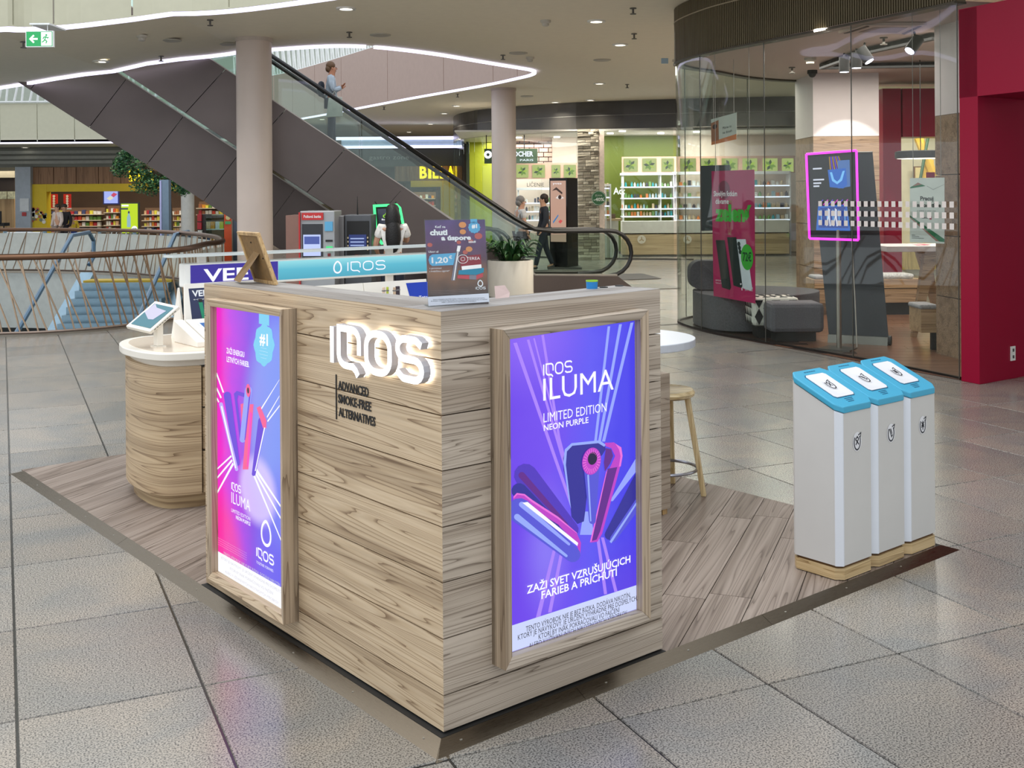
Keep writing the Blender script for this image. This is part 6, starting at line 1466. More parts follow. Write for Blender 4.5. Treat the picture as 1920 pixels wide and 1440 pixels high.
for i in range(9): part('fascia_panel', wbox(59 + i * 42, 313, 59 + i * 42 + 41, 345, DB + .2, .2), woodf, wf)
part('yellow_band', wbox(59, 345.5, 455, 357, DB + .15, .3), yel, wf); part('yellow_pier', wbox(59, 345.5, 88, 472, DB + .14, .35, z0=0), yel, wf)
st_ = MB()
for i in range(26): disc(st_, at(60 + rnd.random() * 26, 390 + rnd.random() * 26, DB + .12), (1, 0, 0), (0, 0, 1), .03 + .05 * rnd.random(), rnd.randrange(3), 8)
part('wall_stickers', st_, [mat('stk_w', (235, 232, 222), .5), mat('stk_r', (190, 90, 70), .5), mat('stk_g', (120, 130, 110), .5)], wf, kind='stuff')
pg_ = struct('wall_grey_pier', wbox(28, 313, 58, 475, DB, .5, z0=0), mat('pier_grey', (168, 178, 188), .45)); BASE[pg_.name] = Vector((0, 0, 0))
tt = thing('wall_notice', 'white paper notice on the grey pier left of the yellow supermarket wall', 'notice', at(45, 395, DB - .02)); part('sheet', wbox(37, 372, 54, 396, DB - .03, .02), mat('paper', (215, 220, 222), .6), tt); part('red_mark', wbox(41, 398, 49, 405, DB - .03, .02), mat('mark_red', (180, 60, 60), .5), tt)
struct('wall_supermarket_back', MB().box((-26, 43.5, 0), (-5.5, 43.7, 3.4)), mat('market_back', (96, 72, 52), .7, noise=.2, nscale=1)); struct('ceiling_supermarket', MB().box((-26, 37.5, 3.25), (-5.5, 43.6, 3.35)), mat('market_ceiling', (50, 44, 40), .7))
def sign_letters(s, x0, x1, y0, y1, d, lab, m, name='shop_sign'):
    a = at(x0, y1, d); b = at(x1, y1, d); h = (y1 - y0) * d / FPX
    t = thing(name, lab, 'sign', a)
    part('sign_rail', MB().box((a.x, d + .05, a.z + h * .3), (b.x, d + .08, a.z + h * .5)), blackm, t)
    ws = [len(c) * 1.0 if c not in 'I!' else .45 for c in s]; ws = [1.05 if c in 'ABM' else (.45 if c in 'I!' else .85) for c in s]; tot = sum(ws) + .18 * (len(s) - 1); k = (b.x - a.x) / tot; x = a.x
    for c, w in zip(s, ws):
        part('sign_letter', letters(MB(), c, (x, d, a.z), (1, 0, 0), (0, 0, 1), w * k, h, .05, 0, .035), m, t); x += (w + .18) * k
    return t
yg = glow('sign_yellow', (255, 222, 20), 1.9)
sign_letters('BILLA', 243, 312, 319, 339, DB - .15, 'glowing yellow supermarket sign half hidden by the green tree', yg)
sign_letters('BILLA', 787, 852, 313, 334, DB + .2, 'glowing yellow supermarket sign seen through the escalator handrails', yg)
# part of the front seen right of the escalator
wr = struct('wall_supermarket_right', wbox(640, 281, 866, 311, DB + .5, .3), mat('shop_header_dark', (62, 62, 56), .35, noise=.2, nscale=1)); BASE[wr.name] = Vector((0, 0, 0))
part('fascia_panel', wbox(740, 311.5, 866, 339, DB + .5, .25), woodf, wr); part('yellow_band', wbox(770, 339, 866, 350, DB + .45, .3), yel, wr); part('yellow_pier', wbox(826, 350, 864, 470, DB + .45, .3, z0=0), yel, wr)
part('door_side', wbox(818, 350, 826, 470, DB + .6, .3, z0=0), mat('door_brown', (90, 60, 36), .5), wr)
part('soffit_band', wbox(640, 262, 866, 276, DB + .2, .4), mat('soffit_blue', (178, 200, 212), .5), wr)
part('led_line', wbox(630, 257, 866, 261, DB + .1, .1), led_white, wr); part('led_line', wbox(640, 273.5, 866, 277, DB + .1, .1), led_white, wr)
m = MB(); letters(m, 'gastro zone', at(692, 299, DB + .42), (1, 0, 0), (0, 0, 1), 1.35, .14, 0, 0); part('header_lettering', m, mat('ghost_white', (150, 152, 146), .5), wr)
# goods on shelves, one object each
PAL = [(228, 220, 200), (200, 70, 45), (230, 140, 40), (240, 205, 70), (150, 95, 60), (90, 130, 60), (245, 240, 230), (60, 70, 110), (215, 170, 130), (170, 40, 50)]
def goods_protos(pal, tag, bottle=False, em=0.0):
    out = []
    for i, c in enumerate(pal):
        m = MB()
        if bottle: m.lathe((0, 0, 0), [(.5, 0), (.5, .68), (.22, .78), (.22, 1.0)], 8)
        else: m.box((-.5, -.5, 0), (.5, .5, 1.0))
        me = bpy.data.meshes.new('g'); me.from_pydata([tuple(p) for p in m.v], [], m.f); me.materials.append(mat('%s_%d' % (tag, i), c, .45, noise=.25, nscale=4, emit=em)); out.append(me)
    return out
gp = goods_protos(PAL, 'goods')
CN = ['cream', 'red', 'orange', 'yellow', 'brown', 'green', 'white', 'navy', 'tan', 'crimson']; CCN = ['pale grey', 'teal', 'slate', 'orange', 'white', 'green', 'light blue', 'beige']
def place_goods(protos, x, d, z, w, h, lab, cat, grp, name='grocery_item', dep=None):
    k_ = rnd.randrange(len(protos)); cn = CN[k_] if protos is gp else CCN[k_ % 8]; lab = lab.replace('small', 'small ' + cn, 1)
    if protos is not gp and k_ >= 8: lab = lab.replace('bottle or jar', 'box').replace('make-up item', 'make-up box')
    elif protos is not gp: lab = lab.replace('bottle or jar', 'bottle').replace('make-up item', 'make-up bottle')
    o = bpy.data.objects.new(name, protos[k_]); COL.objects.link(o); o.location = (x, d, z); o.scale = (w, dep or w, h); o['label'] = lab; o['category'] = cat; o['group'] = grp; return o
def gondola(x0, x1, ys, d, lab, n_per, lab2, grp, h=8):
    a = at(x0, ys[0] - 12, d); b = at(x1, ys[0], d); t = thing('grocery_shelf', lab, 'shelf', (a.x, d, 0)); H = a.z
    part('back_panel', MB().box((a.x, d + .35, 0), (b.x, d + .4, H)), mat('gondola_back', (110, 84, 62), .6), t)
    for ri, y in enumerate(ys):
        z = at(x0, y, d).z; part('shelf_board', MB().box((a.x, d - .05, z - .03), (b.x, d + .35, z)), mat('gondola_board', (205, 190, 165), .5), t)
        x = a.x + .06
        for i in range(n_per):
            w = (b.x - a.x - .1) / n_per; hh = rnd.uniform(.6, 1.0) * h * d / FPX
            place_goods(gp, x + w / 2, d + .1, z, w * .82, hh, lab2 + ', ' + ('top', 'second', 'third', 'fourth')[ri] + ' row', 'grocery item', grp, dep=.12); x += w
gondola(92, 190, (402, 413, 424, 435), 39.6, 'crowded grocery shelf under the two red banners', 13, 'small pack under the red banners', 'goods under the red banners')
gondola(266, 300, (402, 413, 424, 434), 39.2, 'bread shelf between the lime poster and the grey post', 6, 'small loaf or pack on the shelf right of the lime poster', 'goods right of the lime poster')
gondola(318, 342, (402, 413, 424, 434), 39.2, 'bread shelf between grey post and white column', 4, 'small loaf or pack left of the white column', 'goods left of the white column')
gondola(195, 222, (398, 410, 422, 433), 39.4, 'fruit and vegetable rack under the hanging screen', 5, 'small fruit or vegetable pack under the hanging screen', 'produce under the hanging screen')
gondola(368, 418, (390, 402), 38.6, 'cake counter shelf right of the white column', 7, 'small cake or box right of the white column', 'cakes right of the white column')
gondola(772, 816, (372, 385, 397), 39.6, 'grocery shelf seen in the doorway below the right supermarket sign', 7, 'small pack below the right supermarket sign', 'goods below the right supermarket sign')
for i, x in enumerate((94, 119)):
    a = at(x, 392, 38.2); t = thing('hanging_banner', ('left' if i == 0 else 'right') + ' one of two red hanging banners in the supermarket opening', 'banner', a)
    part('cloth', wbox(x, 364, x + 14, 390, 38.2, .03), mat('banner_red', (214, 40, 30), .6), t); part('weight_bar', wbox(x, 390, x + 14, 392.5, 38.18, .05), white_metal, t); q = at(x + 7, 364, 38.2); part('hanger', MB().tube([tuple(q), (q.x, q.y, 3.27)], .012, 4), blackm, t)
    m = MB()
    for k in range(5): disc(m, at(x + 7, 368 + 4.6 * k, 38.18), (1, 0, 0), (0, 0, 1), .05, 0, 5)
    part('white_marks', m, mat('banner_white', (240, 235, 225), .6), t, kind='stuff')
t = thing('hanging_screen', 'flat screen with a blue-white picture hanging in the supermarket entrance', 'screen', at(193, 383, 38.0)); part('bezel', wbox(193, 355, 222.5, 383, 38.0, .08), mat('bezel_blue', (50, 60, 140), .4), t)
m = wface(195, 357, 221, 381, 37.98, None, 0); a = at(200, 372, 37.97); m.add([a, at(206, 376, 37.97), at(213, 371, 37.97), at(207, 367, 37.97)], [(0, 1, 2, 3)], 1); m.add([at(208, 366, 37.96), at(213, 361, 37.96), at(220, 364, 37.96), at(213, 370, 37.96)], [(0, 1, 2, 3)], 2)
part('picture', m, [glow('scr_pale', (165, 180, 245), 1.0), glow('scr_cream', (220, 215, 190), 1.0), glow('scr_pink', (200, 70, 100), 1.0)], t)
part('hanger', MB().tube([at(207, 355, 38.04), (at(207, 355, 38.04).x, 38.04, 3.27)], .02, 6), blackm, t)
t = thing('lime_poster', 'lime green lit poster stand with a pale bottle before the supermarket', 'poster stand', (at(243, 440, 33.5).x, 33.5, 0))
part('casing', wbox(225, 380, 260.5, 440, 33.5, .12, z0=.0), mat('case_dark', (60, 62, 50), .4), t)
m = wface(227, 382, 258.5, 437, 33.49, None, 0); m.add([at(x, y, 33.47) for x, y in ((238, 426), (245, 426), (245, 408), (243, 402), (243, 397), (240, 397), (240, 402), (238, 408))], [tuple(range(8))], 1); m.add([at(x, y, 33.46) for x, y in ((239.5, 400), (243.5, 400), (243, 396), (240, 396))], [(0, 1, 2, 3)], 2); m = wface(228, 384, 241, 387, 33.47, m, 3); m = wface(227, 390, 240, 393, 33.47, m, 2); disc(m, at(252, 429, 33.47), (1, 0, 0), (0, 0, 1), .09, 3, 12)
part('poster', m, [glow('lime', (190, 220, 20), 1.0), glow('bottle_pale', (150, 190, 200), .9), glow('cap_dark', (60, 70, 90), .8), glow('print_white', (250, 250, 255))], t)
t = thing('column', 'white round column inside the supermarket front below the escalator', 'column', (at(352, 400, 36).x, 36, 0)); part('shaft', MB().lathe((at(352, 400, 36).x, 36, 0), [(.21, 0), (.21, 2.6)], 24), mat('white_column', (214, 214, 208), .45), t, smooth=True)
t = thing('steel_post', 'tall grey-blue rectangular post in front of the supermarket tree', 'post', (at(308, 440, 28).x, 28, 0)); part('post_body', wbox(299, 337, 317, 470, 28, .2, z0=0), mat('post_blue', (120, 140, 158), .35, .4), t); part('edge_strip', wbox(299, 339, 303, 470, 27.97, .03, z0=0), mat('post_edge', (190, 190, 235), .3), t)
t = thing('steel_post', 'dark slim post at the left edge of the nearer round column', 'post', (at(438, 440, 22).x, 22, 0)); part('post_body', wbox(434, 373, 446, 520, 22, .1, z0=0), mat('post_slate', (96, 106, 120), .4, .4), t); part('edge_strip', wbox(434, 373, 437, 520, 21.98, .02, z0=0), mat('post_tan', (170, 160, 140), .4), t)
t = thing('planter_box', 'low pale box with a dark slot at the foot of the tree', 'planter', (at(343, 457, 27).x, 27, 0)); part('box', wbox(317, 437, 371, 500, 27, .9, z0=0), mat('box_pale', (178, 188, 192), .45), t); part('slot', wbox(331, 440, 350, 442.5, 26.98, .03), blackm, t)
t = thing('orange_pillar', 'narrow orange advertising pillar left of the nearer column', 'pillar', (at(427, 470, 23).x, 23, 0)); part('pillar_body', wbox(420, 396, 435, 520, 23, .3, z0=0), mat('orange', (240, 98, 50), .45), t)
m = wface(422, 415, 433, 420.5, 22.98, None, 0); disc(m, at(427.5, 408, 22.98), (1, 0, 0), (0, 0, 1), .05, 1, 10); part('badge', m, [mat('badge_green', (90, 190, 120), .4), mat('badge_cream', (240, 225, 160), .4)], t)
t = thing('glass_showcase', 'glass bakery showcase left of the orange pillar', 'showcase', (at(395, 470, 25).x, 25, 0)); part('cabinet_base', wbox(386, 458, 419, 500, 25, .6, z0=0), mat('case_mint', (190, 208, 200), .4), t); part('glass_box', wbox(386, 402, 419, 457, 25, .6), glass('case_glass', (215, 235, 232), .8), t); part('shelf', wbox(387, 430, 418, 431, 25.05, .5), mat('case_mint', (190, 208, 200), .4), t); part('frame', wbox(370, 402, 386, 470, 25.1, .5, z0=0), mat('case_black', (46, 36, 32), .4), t)
for x, y in ((391, 429), (399, 429), (408, 429), (414, 429), (390, 457), (398, 457), (409, 457), (374, 415), (374, 430), (375, 445)): q = at(x, y, 25.05); place_goods(gp, q.x, 25.08, q.z, .09, .16, 'small cake or carton in the glass bakery showcase', 'pastry', 'goods in the bakery showcase', name='pastry')
# tree
def tree():
    d = 30.5; c = at(322, 400, d); t = thing('indoor_tree', 'leafy green tree before the supermarket sign, partly behind the escalator', 'tree', (c.x, d, 0))
    part('trunk', MB().tube([(c.x, d, 0), (c.x - .03, d, 1.2), (c.x - .1, d, 2.0), (c.x - .35, d, 2.6)], [.07, .06, .05, .03], 8), mat('bark', (70, 55, 40), .8, bump=.6, nscale=30), t, smooth=True)
    bl = MB()
    cl = [(235, 300, .28), (222, 318, .20), (255, 310, .26), (250, 325, .22), (262, 345, .26), (282, 350, .28), (300, 346, .24), (275, 325, .2), (330, 345, .22), (345, 356, .18), (240, 287, .16), (320, 330, .2), (225, 305, .18), (290, 338, .26), (310, 318, .2)]
    for x, y, r_ in cl:
        q = at(x, y, d); bl.tube([(c.x - .2, d, 2.3), tuple((Vector((c.x - .2, d, 2.3)) + q) / 2 + Vector((0, 0, .05))), tuple(q)], [.02, .014, .006], 5)
    part('branches', bl, mat('bark', (70, 55, 40), .8), t)
    lf = [MB(), MB()]
    for x, y, r_ in cl:
        q = at(x, y, d)
        for i in range(300):
            v = Vector((rnd.gauss(0, 1), rnd.gauss(0, 1), rnd.gauss(0, 1))); v = v.normalized() * r_ * (rnd.random() ** .4) * 1.1; p = q + v; a = Vector((rnd.gauss(0, 1), rnd.gauss(0, 1), rnd.gauss(0, .5))).normalized(); b = a.cross(Vector((rnd.gauss(0, 1), rnd.gauss(0, 1), 1))).normalized()
            s_ = rnd.uniform(.03, .055); lf[rnd.random() < .35].add([p - a * s_, p - b * s_ * .5, p + a * s_, p + b * s_ * .5], [(0, 1, 2, 3)])
    part('foliage', lf[0], mat('tree_dark', (34, 76, 48), .5, noise=.4, nscale=20), t, kind='stuff'); part('light_foliage', lf[1], mat('tree_light', (96, 140, 84), .5, noise=.3, nscale=20), t, kind='stuff')
tree()
# shop at the far left edge
t = thing('wooden_booth', 'beige wooden shop wall with two small prints at the far left edge', 'shop interior', (at(0, 470, 38).x, 38, 0))
part('wood_wall', wbox(-140, 373, 27, 480, 38.2, .2, z0=0), wood('booth_wood', (192, 160, 116), (204, 172, 128), (160, 128, 88), 'z', .6, .6), t); part('upper_dark', wbox(-140, 333, 27, 373, 38.3, .2), mat('booth_dark', (52, 40, 32), .6), t); part('lintel', wbox(-140, 313, 27, 333, 38.0, .3), mat('booth_beige', (176, 166, 140), .6), t)
part('print', wbox(-2, 359, 12, 373, 38.1, .05), mat('print_a', (190, 170, 140), .6, noise=.5, nscale=12), t); part('print', wbox(14, 359, 27, 373, 38.1, .05), mat('print_a', (190, 170, 140), .6, noise=.5, nscale=12), t)
t = thing('black_chair', 'dark chair silhouette at the far left edge by the wooden shop wall', 'chair', (at(3, 470, 36.5).x, 36.5, 0)); part('seat', wbox(-4, 418, 8, 424, 36.5, .4), blackm, t); part('backrest', wbox(-6, 396, 2, 420, 36.5, .05), blackm, t)
for x in (-3, 6): part('leg', wbox(x, 424, x + 1.5, 480, 36.5, .05, z0=0), blackm, t)

# ================================================================== COSMETICS SHOP behind curved glass
area_light('cosmetics_light', (3.0, 30.6, 3.25), 6.0, 430, (1, .97, .92), (0, .15, -1), 3.0)
area_light('cosmetics_light_left', (0.2, 34.0, 3.2), 2.0, 110, (1, .97, .92), (0, .15, -1), 2.0)
CP = [at(x, 400, d) for x, d in ((851, 35.2), (853, 34.2), (862, 33.2), (880, 32.4), (905, 31.6), (966, 30.6), (1081, 29.4), (1263, 28.6), (1400, 28.2), (1560, 28.0), (1700, 28.0))]
CP = catmull([Vector((p.x, p.y)) for p in CP], 4)
dkm = mat('header_black', (66, 64, 60), .22, .3, noise=.12, nscale=1.5)
ch = struct('wall_cosmetics_header', band(CP, .25, 3.42, ZC), dkm); BASE[ch.name] = Vector((0, 0, 0))
part('header_seam', band(inset(CP, -.01), .01, 3.77, 3.785), mat('seam_grey', (120, 118, 112), .4), ch)
cg = glass('shop_glass', (244, 248, 246), .6)
t = thing('curved_shop_glass', 'curved glass front of the green cosmetics shop', 'shop window', (CP[8].x, CP[8].y, 0))
for i in range(0, 28, 2): part('glass_pane', sheet(CP[i:i + 3], .015, .02, 3.42), cg, t, smooth=True)
part('floor_track', band(CP[:30], .05, 0, .04), mat('track', (90, 86, 80), .4, .4), t); part('head_track', band(CP[:30], .08, 3.37, 3.42), mat('track_white', (225, 222, 215), .4), t)
struct('ceiling_cosmetics', MB().box((-1.5, 29.2, 3.38), (9, 36, 3.42)), mat('cos_ceiling', (235, 232, 226), .5))
olive = mat('olive_wall', (84, 95, 10), .6, noise=.08, nscale=1); lime = mat('lime_wall', (180, 184, 30), .6, noise=.05, nscale=1)
cream = mat('cream_wall', (226, 210, 196), .6, noise=.03)
wl = struct('wall_cosmetics_back', wbox(1131, 250, 1275, 470, 31.9, .1), olive); BASE[wl.name] = Vector((0, 0, 0))
part('cream_section', wbox(1275, 250, 1760, 470, 31.95, .1), cream, wl); part('cream_section', wbox(1035, 250, 1131, 480, 32.4, .1), cream, wl); part('lime_section', wbox(880, 255, 966, 480, 35.0, .1), lime, wl); part('cream_section', wbox(966, 330, 1040, 480, 34.4, .1), cream, wl)
part('dark_post', wbox(874, 262, 881, 480, 34.6, .1), mat('post_green', (50, 60, 40), .5), wl)
bp = MB(); nb = 0
brk = mat('brick_pink', (205, 165, 150), .7, noise=.15)
part('brick_backing', wbox(966, 250, 1036, 330, 34.5, .1), mat('brick_joint', (50, 40, 36), .8), wl)
for r_ in range(9):
    y = 252 + r_ * 8.6; x = 966 - (r_ % 2) * 9
    while x < 1034:
        part('brick', wbox(max(966, x), y, min(1035, x + 16.5), y + 7, 34.42, .08), brk, wl); x += 18
# hanging sign
t = thing('hanging_shop_sign', 'dark green hanging cosmetics sign with round logo, partly behind the farther column', 'sign', at(958, 306, 30.9))
part('sign_board', wbox(908, 279, 1008, 306, 30.9, .1), mat('sign_green', (46, 66, 40), .4), t); m = wtext(MB(), 'YVES ROCHER', 928, 293.5, 1000, 9, 30.88, 0, .03); wtext(m, 'PARIS', 975, 302, 1000, 3.5, 30.88, 0)
disc(m, at(915, 290, 30.87), (1, 0, 0), (0, 0, 1), .11, 0, 18); disc(m, at(915, 290, 30.86), (1, 0, 0), (0, 0, 1), .045, 1, 10)
part('sign_lettering', m, [glow('sign_white', (235, 240, 255), 1.6), mat('sign_green', (46, 66, 40), .4)], t)
for x in (912, 983): q = at(x, 279, 30.95); part('hanger', MB().tube([tuple(q), (q.x, q.y, 3.40)], .015, 6), blackm, t)
# stone pillar
def stone_pillar():
    d = 28.9; a = at(1083, 300, d); b = at(1123, 300, d); t = thing('stone_pillar', 'pillar of stacked rough grey stone slabs in the cosmetics shop front', 'pillar', (a.x, d, 0))
    part('core', MB().box((a.x + .03, d + .03, 0), (b.x - .02, d + .6, 3.42)), mat('stone_core', (70, 64, 55), .9), t)
    cube = MB().hexa([(-.5, -.5, -.5), (.5, -.46, -.5), (.5, .5, -.5), (-.5, .5, -.5), (-.5, -.44, .5), (.5, -.5, .46), (.5, .5, .5), (-.5, .5, .48)])
    ms = []
    for i, c in enumerate(((196, 188, 168), (170, 162, 144), (214, 206, 188), (150, 142, 126))):
        me = bpy.data.meshes.new('stone'); me.from_pydata([tuple(p) for p in cube.v], [], cube.f); me.materials.append(mat('stone%d' % i, c, .85, noise=.2, nscale=6, bump=.6)); ms.append(me)
    z = .0; W = b.x - a.x
    while z < 3.36:
        h = rnd.choice((.055, .07, .085)); x = 0
        while x < W - .02:
            w = min(rnd.choice((.14, .2, .28, .34)), W - x); 
            if W - x - w < .06: w = W - x
            o = bpy.data.objects.new('stone', rnd.choice(ms)); COL.objects.link(o); o.parent = t; pr = rnd.random() * .035
            o.location = (x + w / 2, .05 - pr / 2, z + h / 2); o.scale = (w - .008, .12 + pr, h - .008); x += w
        z += h
    part('lit_side', MB().box((b.x, d + .0, 0), (b.x + .14, d + .5, 3.40)), mat('stone_lit', (222, 205, 190), .8, noise=.15, nscale=12, bump=.4), t)  # paler than the stones: light on the right side put into the colour
stone_pillar()
t = thing('round_sticker', 'round green discount sticker on the glass beside the stone pillar', 'sticker', at(1122, 372, 28.5)); m = MB(); disc(m, at(1122.5, 371.5, 28.5), (1, 0, 0), (0, 0, 1), .19, 0, 28); c_ = at(1122.5, 371.5, 28.49)
ribbon(m, [(.175 * math.cos(2 * math.pi * i / 28), .175 * math.sin(2 * math.pi * i / 28)) for i in range(28)], .008, c_, (1, 0, 0), (0, 0, 1), 0, 1, True); wtext(m, '-40%', 1113, 377, 1133, 6, 28.48, 1, .03); wtext(m, 'ZĽAVA', 1116, 368, 1129, 3, 28.48, 1, .0)
part('face', m, [mat('stk_green', (50, 110, 66), .5), mat('stk_white', (225, 235, 225), .5)], t)
# posters with plants
def plant_posters(xs, y0, y1, d, lab):
    t = thing('plant_artwork', lab, 'picture', at(xs[0][0], y1, d)); frm = mat('pic_frame', (190, 150, 130), .5)
    a = at(xs[0][0] - 3, y0 - 3, d); b = at(xs[-1][1] + 3, y1 + 2, d); part('backboard', MB().box((a.x, d + .02, b.z), (b.x, d + .06, a.z)), frm, t)
    for x0, x1 in xs:
        m = wface(x0, y0, x1, y1, d, None, 0); cx, cy = (x0 + x1) / 2, (y0 + y1) / 2; k0 = rnd.random() * 3
        for i in range(7):
            a_ = k0 + i * .9; L_ = (x1 - x0) * .42; ex, ey = cx + L_ * math.cos(a_), cy + L_ * .9 * math.sin(a_); q = Vector((-math.sin(a_), math.cos(a_))) * L_ * .26
            mxp, myp = (cx + ex) / 2, (cy + ey) / 2; m.add([at(cx, cy, d - .005), at(mxp + q.x, myp + q.y, d - .005), at(ex, ey, d - .005), at(mxp - q.x, myp - q.y, d - .005)], [(0, 1, 2, 3)], 1 + i % 3)
        part('plant_picture', m, [glow('pic_bg', (205, 215, 120), .75), glow('pic_l', (120, 160, 30), .8), glow('pic_d', (40, 66, 30), .8), glow('pic_y', (180, 205, 60), .9)], t)
plant_posters([(1169, 1196), (1204, 1231), (1240, 1264), (1275, 1305), (1314, 1344), (1353, 1383), (1392, 1420), (1430, 1458), (1466, 1488)], 297, 322, 31.0, 'row of framed green plant pictures above the right cosmetics shelves')
plant_posters([(968, 991), (998, 1022), (1034, 1051), (1057, 1080)], 309, 333, 31.6, 'row of framed green plant pictures right of the farther column')
t = thing('wall_lettering', 'small word lettering on the cream wall above the make-up shelves', 'lettering', at(988, 350, 31.4)); part('lettering', wtext(MB(), 'LÍČENIE', 988, 350, 1020, 7, 31.4, 0), mat('letter_grey', (70, 62, 56), .5), t)
t = thing('wall_lettering', 'white script word on the olive wall left of the shelves', 'lettering', at(1150, 364, 31.8)); m = MB(); wtext(m, 'Act', 1150, 364, 1172, 12, 31.8, 0, .02); part('lettering', m, mat('letter_white', (235, 238, 225), .5), t)
CPAL = [(230, 225, 215), (50, 150, 160), (60, 60, 75), (210, 120, 60), (245, 245, 240), (110, 150, 90), (140, 175, 190), (190, 170, 140)]
cp_ = goods_protos(CPAL, 'cosm', True) + goods_protos(CPAL, 'cosb')
def cos_shelf(x0, x1, ytop, ys, d, lab, n_, lab2, grp, posts=(), hpx=10):
    a = at(x0, ytop, d); b = at(x1, ys[-1] + 6, d); t = thing('cosmetics_shelf', lab, 'shelf', (a.x, d, 0)); wm = mat('shelf_white', (236, 236, 240), .35, noise=.01)
    part('top_board', wbox(x0, ytop, x1, ytop + 4, d - .05, .45), wm, t)
    for x in (x0, x1 - 2) + tuple(posts): part('upright', MB().box((at(x, 0, d).x, d, 0), (at(x + 2.5, 0, d).x, d + .4, a.z)), wm, t)
    for ri, y in enumerate(ys):
        z = at(x0, y, d).z; sb = part('shelf_board', MB().box((a.x, d - .05, z - .04), (b.x, d + .4, z)), wm, t); part('shelf_light', MB().box((a.x, d - .06, z - .035), (b.x, d - .05, z - .005)), glow('shelf_led', (235, 235, 255), 1.5), sb)
        w = (b.x - a.x) / n_
        for i in range(n_):
            if rnd.random() < .06: continue
            place_goods(cp_, a.x + (i + .5) * w, d + .06, z, min(w * .7, .085), rnd.uniform(.6, 1) * hpx * d / FPX, lab2 + ', ' + ('top', 'second', 'third', 'fourth')[ri] + ' board' + (', ' + ('left', 'middle', 'right')[i * 3 // n_] if n_ > 16 else ''), 'cosmetic', grp, name='cosmetic_bottle', dep=.06)
cos_shelf(1165, 1262, 324, (350, 371, 391, 405), 30.7, 'white lit cosmetics shelf in front of the olive wall', 17, 'small bottle or jar before the olive wall', 'cosmetics before the olive wall', (1235,))
cos_shelf(1264, 1480, 322, (348, 369, 390, 412), 30.7, 'long white lit cosmetics shelf seen through the curved phone shop glass', 26, 'small bottle or jar behind the phone shop glass', 'cosmetics behind the phone shop glass', (1330, 1400))
cos_shelf(968, 1034, 352, (380, 396, 412, 430), 31.2, 'make-up shelf with dark testers right of the farther column', 12, 'small make-up item right of farther column', 'make-up right of the farther column')
cos_shelf(1132, 1143, 345, (352, 369, 385, 402), 29.6, 'narrow product rack at the right side of the stone pillar', 2, 'small bottle or jar beside the stone pillar', 'products on the narrow rack')
t = thing('shop_counter', 'long low cosmetics counter, white top part and beige wood base with round emblem', 'counter', (at(1168, 482, 30.2).x, 30.1, 0))
part('upper_body', wbox(1167, 415, 1480, 437.5, 30.15, .5), mat('counter_white', (216, 214, 206), .4), t); part('wood_base', wbox(1167, 437.5, 1480, 482, 30.15, .45, z0=.06), wood('counter_wood', (196, 174, 136), (206, 184, 146), (168, 146, 110), 'x', .5, .5, .8), t); part('kick', wbox(1167, 470, 1480, 484, 30.25, .4, z0=0), mat('kick_grey', (150, 148, 140), .5), t)
m = MB()
for x in (1203, 1289):
    c_ = at(x, 449, 30.13); disc(m, c_, (1, 0, 0), (0, 0, 1), .115, 0, 20)
    for a_ in (90, 210, 330): ribbon(m, [(0, 0), (.07 * math.cos(math.radians(a_)), .07 * math.sin(math.radians(a_)))], .03, c_ + Vector((0, -.002, 0)), (1, 0, 0), (0, 0, 1), 0, 1)
part('emblem', m, [mat('emblem_white', (228, 220, 204), .5), mat('emblem_wood', (186, 164, 126), .5)], t)
t = thing('cash_desk', 'white cash desk between the stone pillar and the long counter', 'desk', (at(1131, 484, 29.7).x, 29.7, 0)); part('desk_body', wbox(1130, 414, 1160, 484, 29.7, .5, z0=0), mat('counter_white', (216, 214, 206), .4), t); part('wood_top', wbox(1130, 410, 1166, 414, 29.65, .55), wood('counter_wood', (196, 174, 136), (206, 184, 146), (168, 146, 110), 'x', .5, .5, .8), t)
t = thing('cash_register', 'brown box beside blue bottle on the cash desk', 'box', at(1144, 410, 29.8)); part('box', wbox(1144, 401, 1154, 410, 29.75, .15), mat('reg_brown', (96, 76, 62), .5), t)
lens_m2 = glow('lamp_lens', (255, 246, 228), 6.0)
src = None
for i, (x, y) in enumerate(((1144, 249), (1167, 244.5), (1239, 248.5), (1306, 246), (973, 257), (1044, 256))):
    q = at(x, y, 30.6); q = (at(x, y, (3.38 - HC) / ray(x, y)[2] if ray(x, y)[2] > 0 else 30))
    if src is None: src = solo('shop_spotlight', MB().lathe((0, 0, 0), [(.09, 0), (.09, -.03)], 14), lens_m2, 'small round ceiling light inside the cosmetics shop', 'ceiling light', (0, 0, 0), group='ceiling lights in the cosmetics shop'); src.location = (q.x, min(q.y, 35), 3.375)
    else: copy_mesh_obj(src, (q.x, min(q.y, 35), 3.375))

# ================================================================== PHONE SHOP with curved glass, at the right
SF = catmull([Vector((5.6, 17.3)), Vector(at(1490, 0, 17.05)[:2]), Vector(at(1400, 0, 16.5)[:2]), Vector(at(1330, 0, 15.6)[:2]), Vector((2.36, 15.1)), Vector((2.17, 14.55)), Vector((2.40, 13.5)), Vector((2.86, 12.55)), Vector((3.30, 11.7)), Vector((3.72, 10.8)), Vector((4.03, 10.02))], 5)
store_poly = [tuple(p) for p in SF[5:]] + [(4.85, 10.35), (9.0, 11.5), (9.0, 18.5), (5.6, 18.0)]
def hull(P):
    P = sorted(set((round(p[0], 4), round(p[1], 4)) for p in P)); 
    def half(Q):
        h = []
        for p in Q:
            while len(h) > 1 and (h[-1][0] - h[-2][0]) * (p[1] - h[-2][1]) - (h[-1][1] - h[-2][1]) * (p[0] - h[-2][0]) <= 0: h.pop()
            h.append(p)
        return h[:-1]
    return half(P) + half(P[::-1])
SH = hull(store_poly)
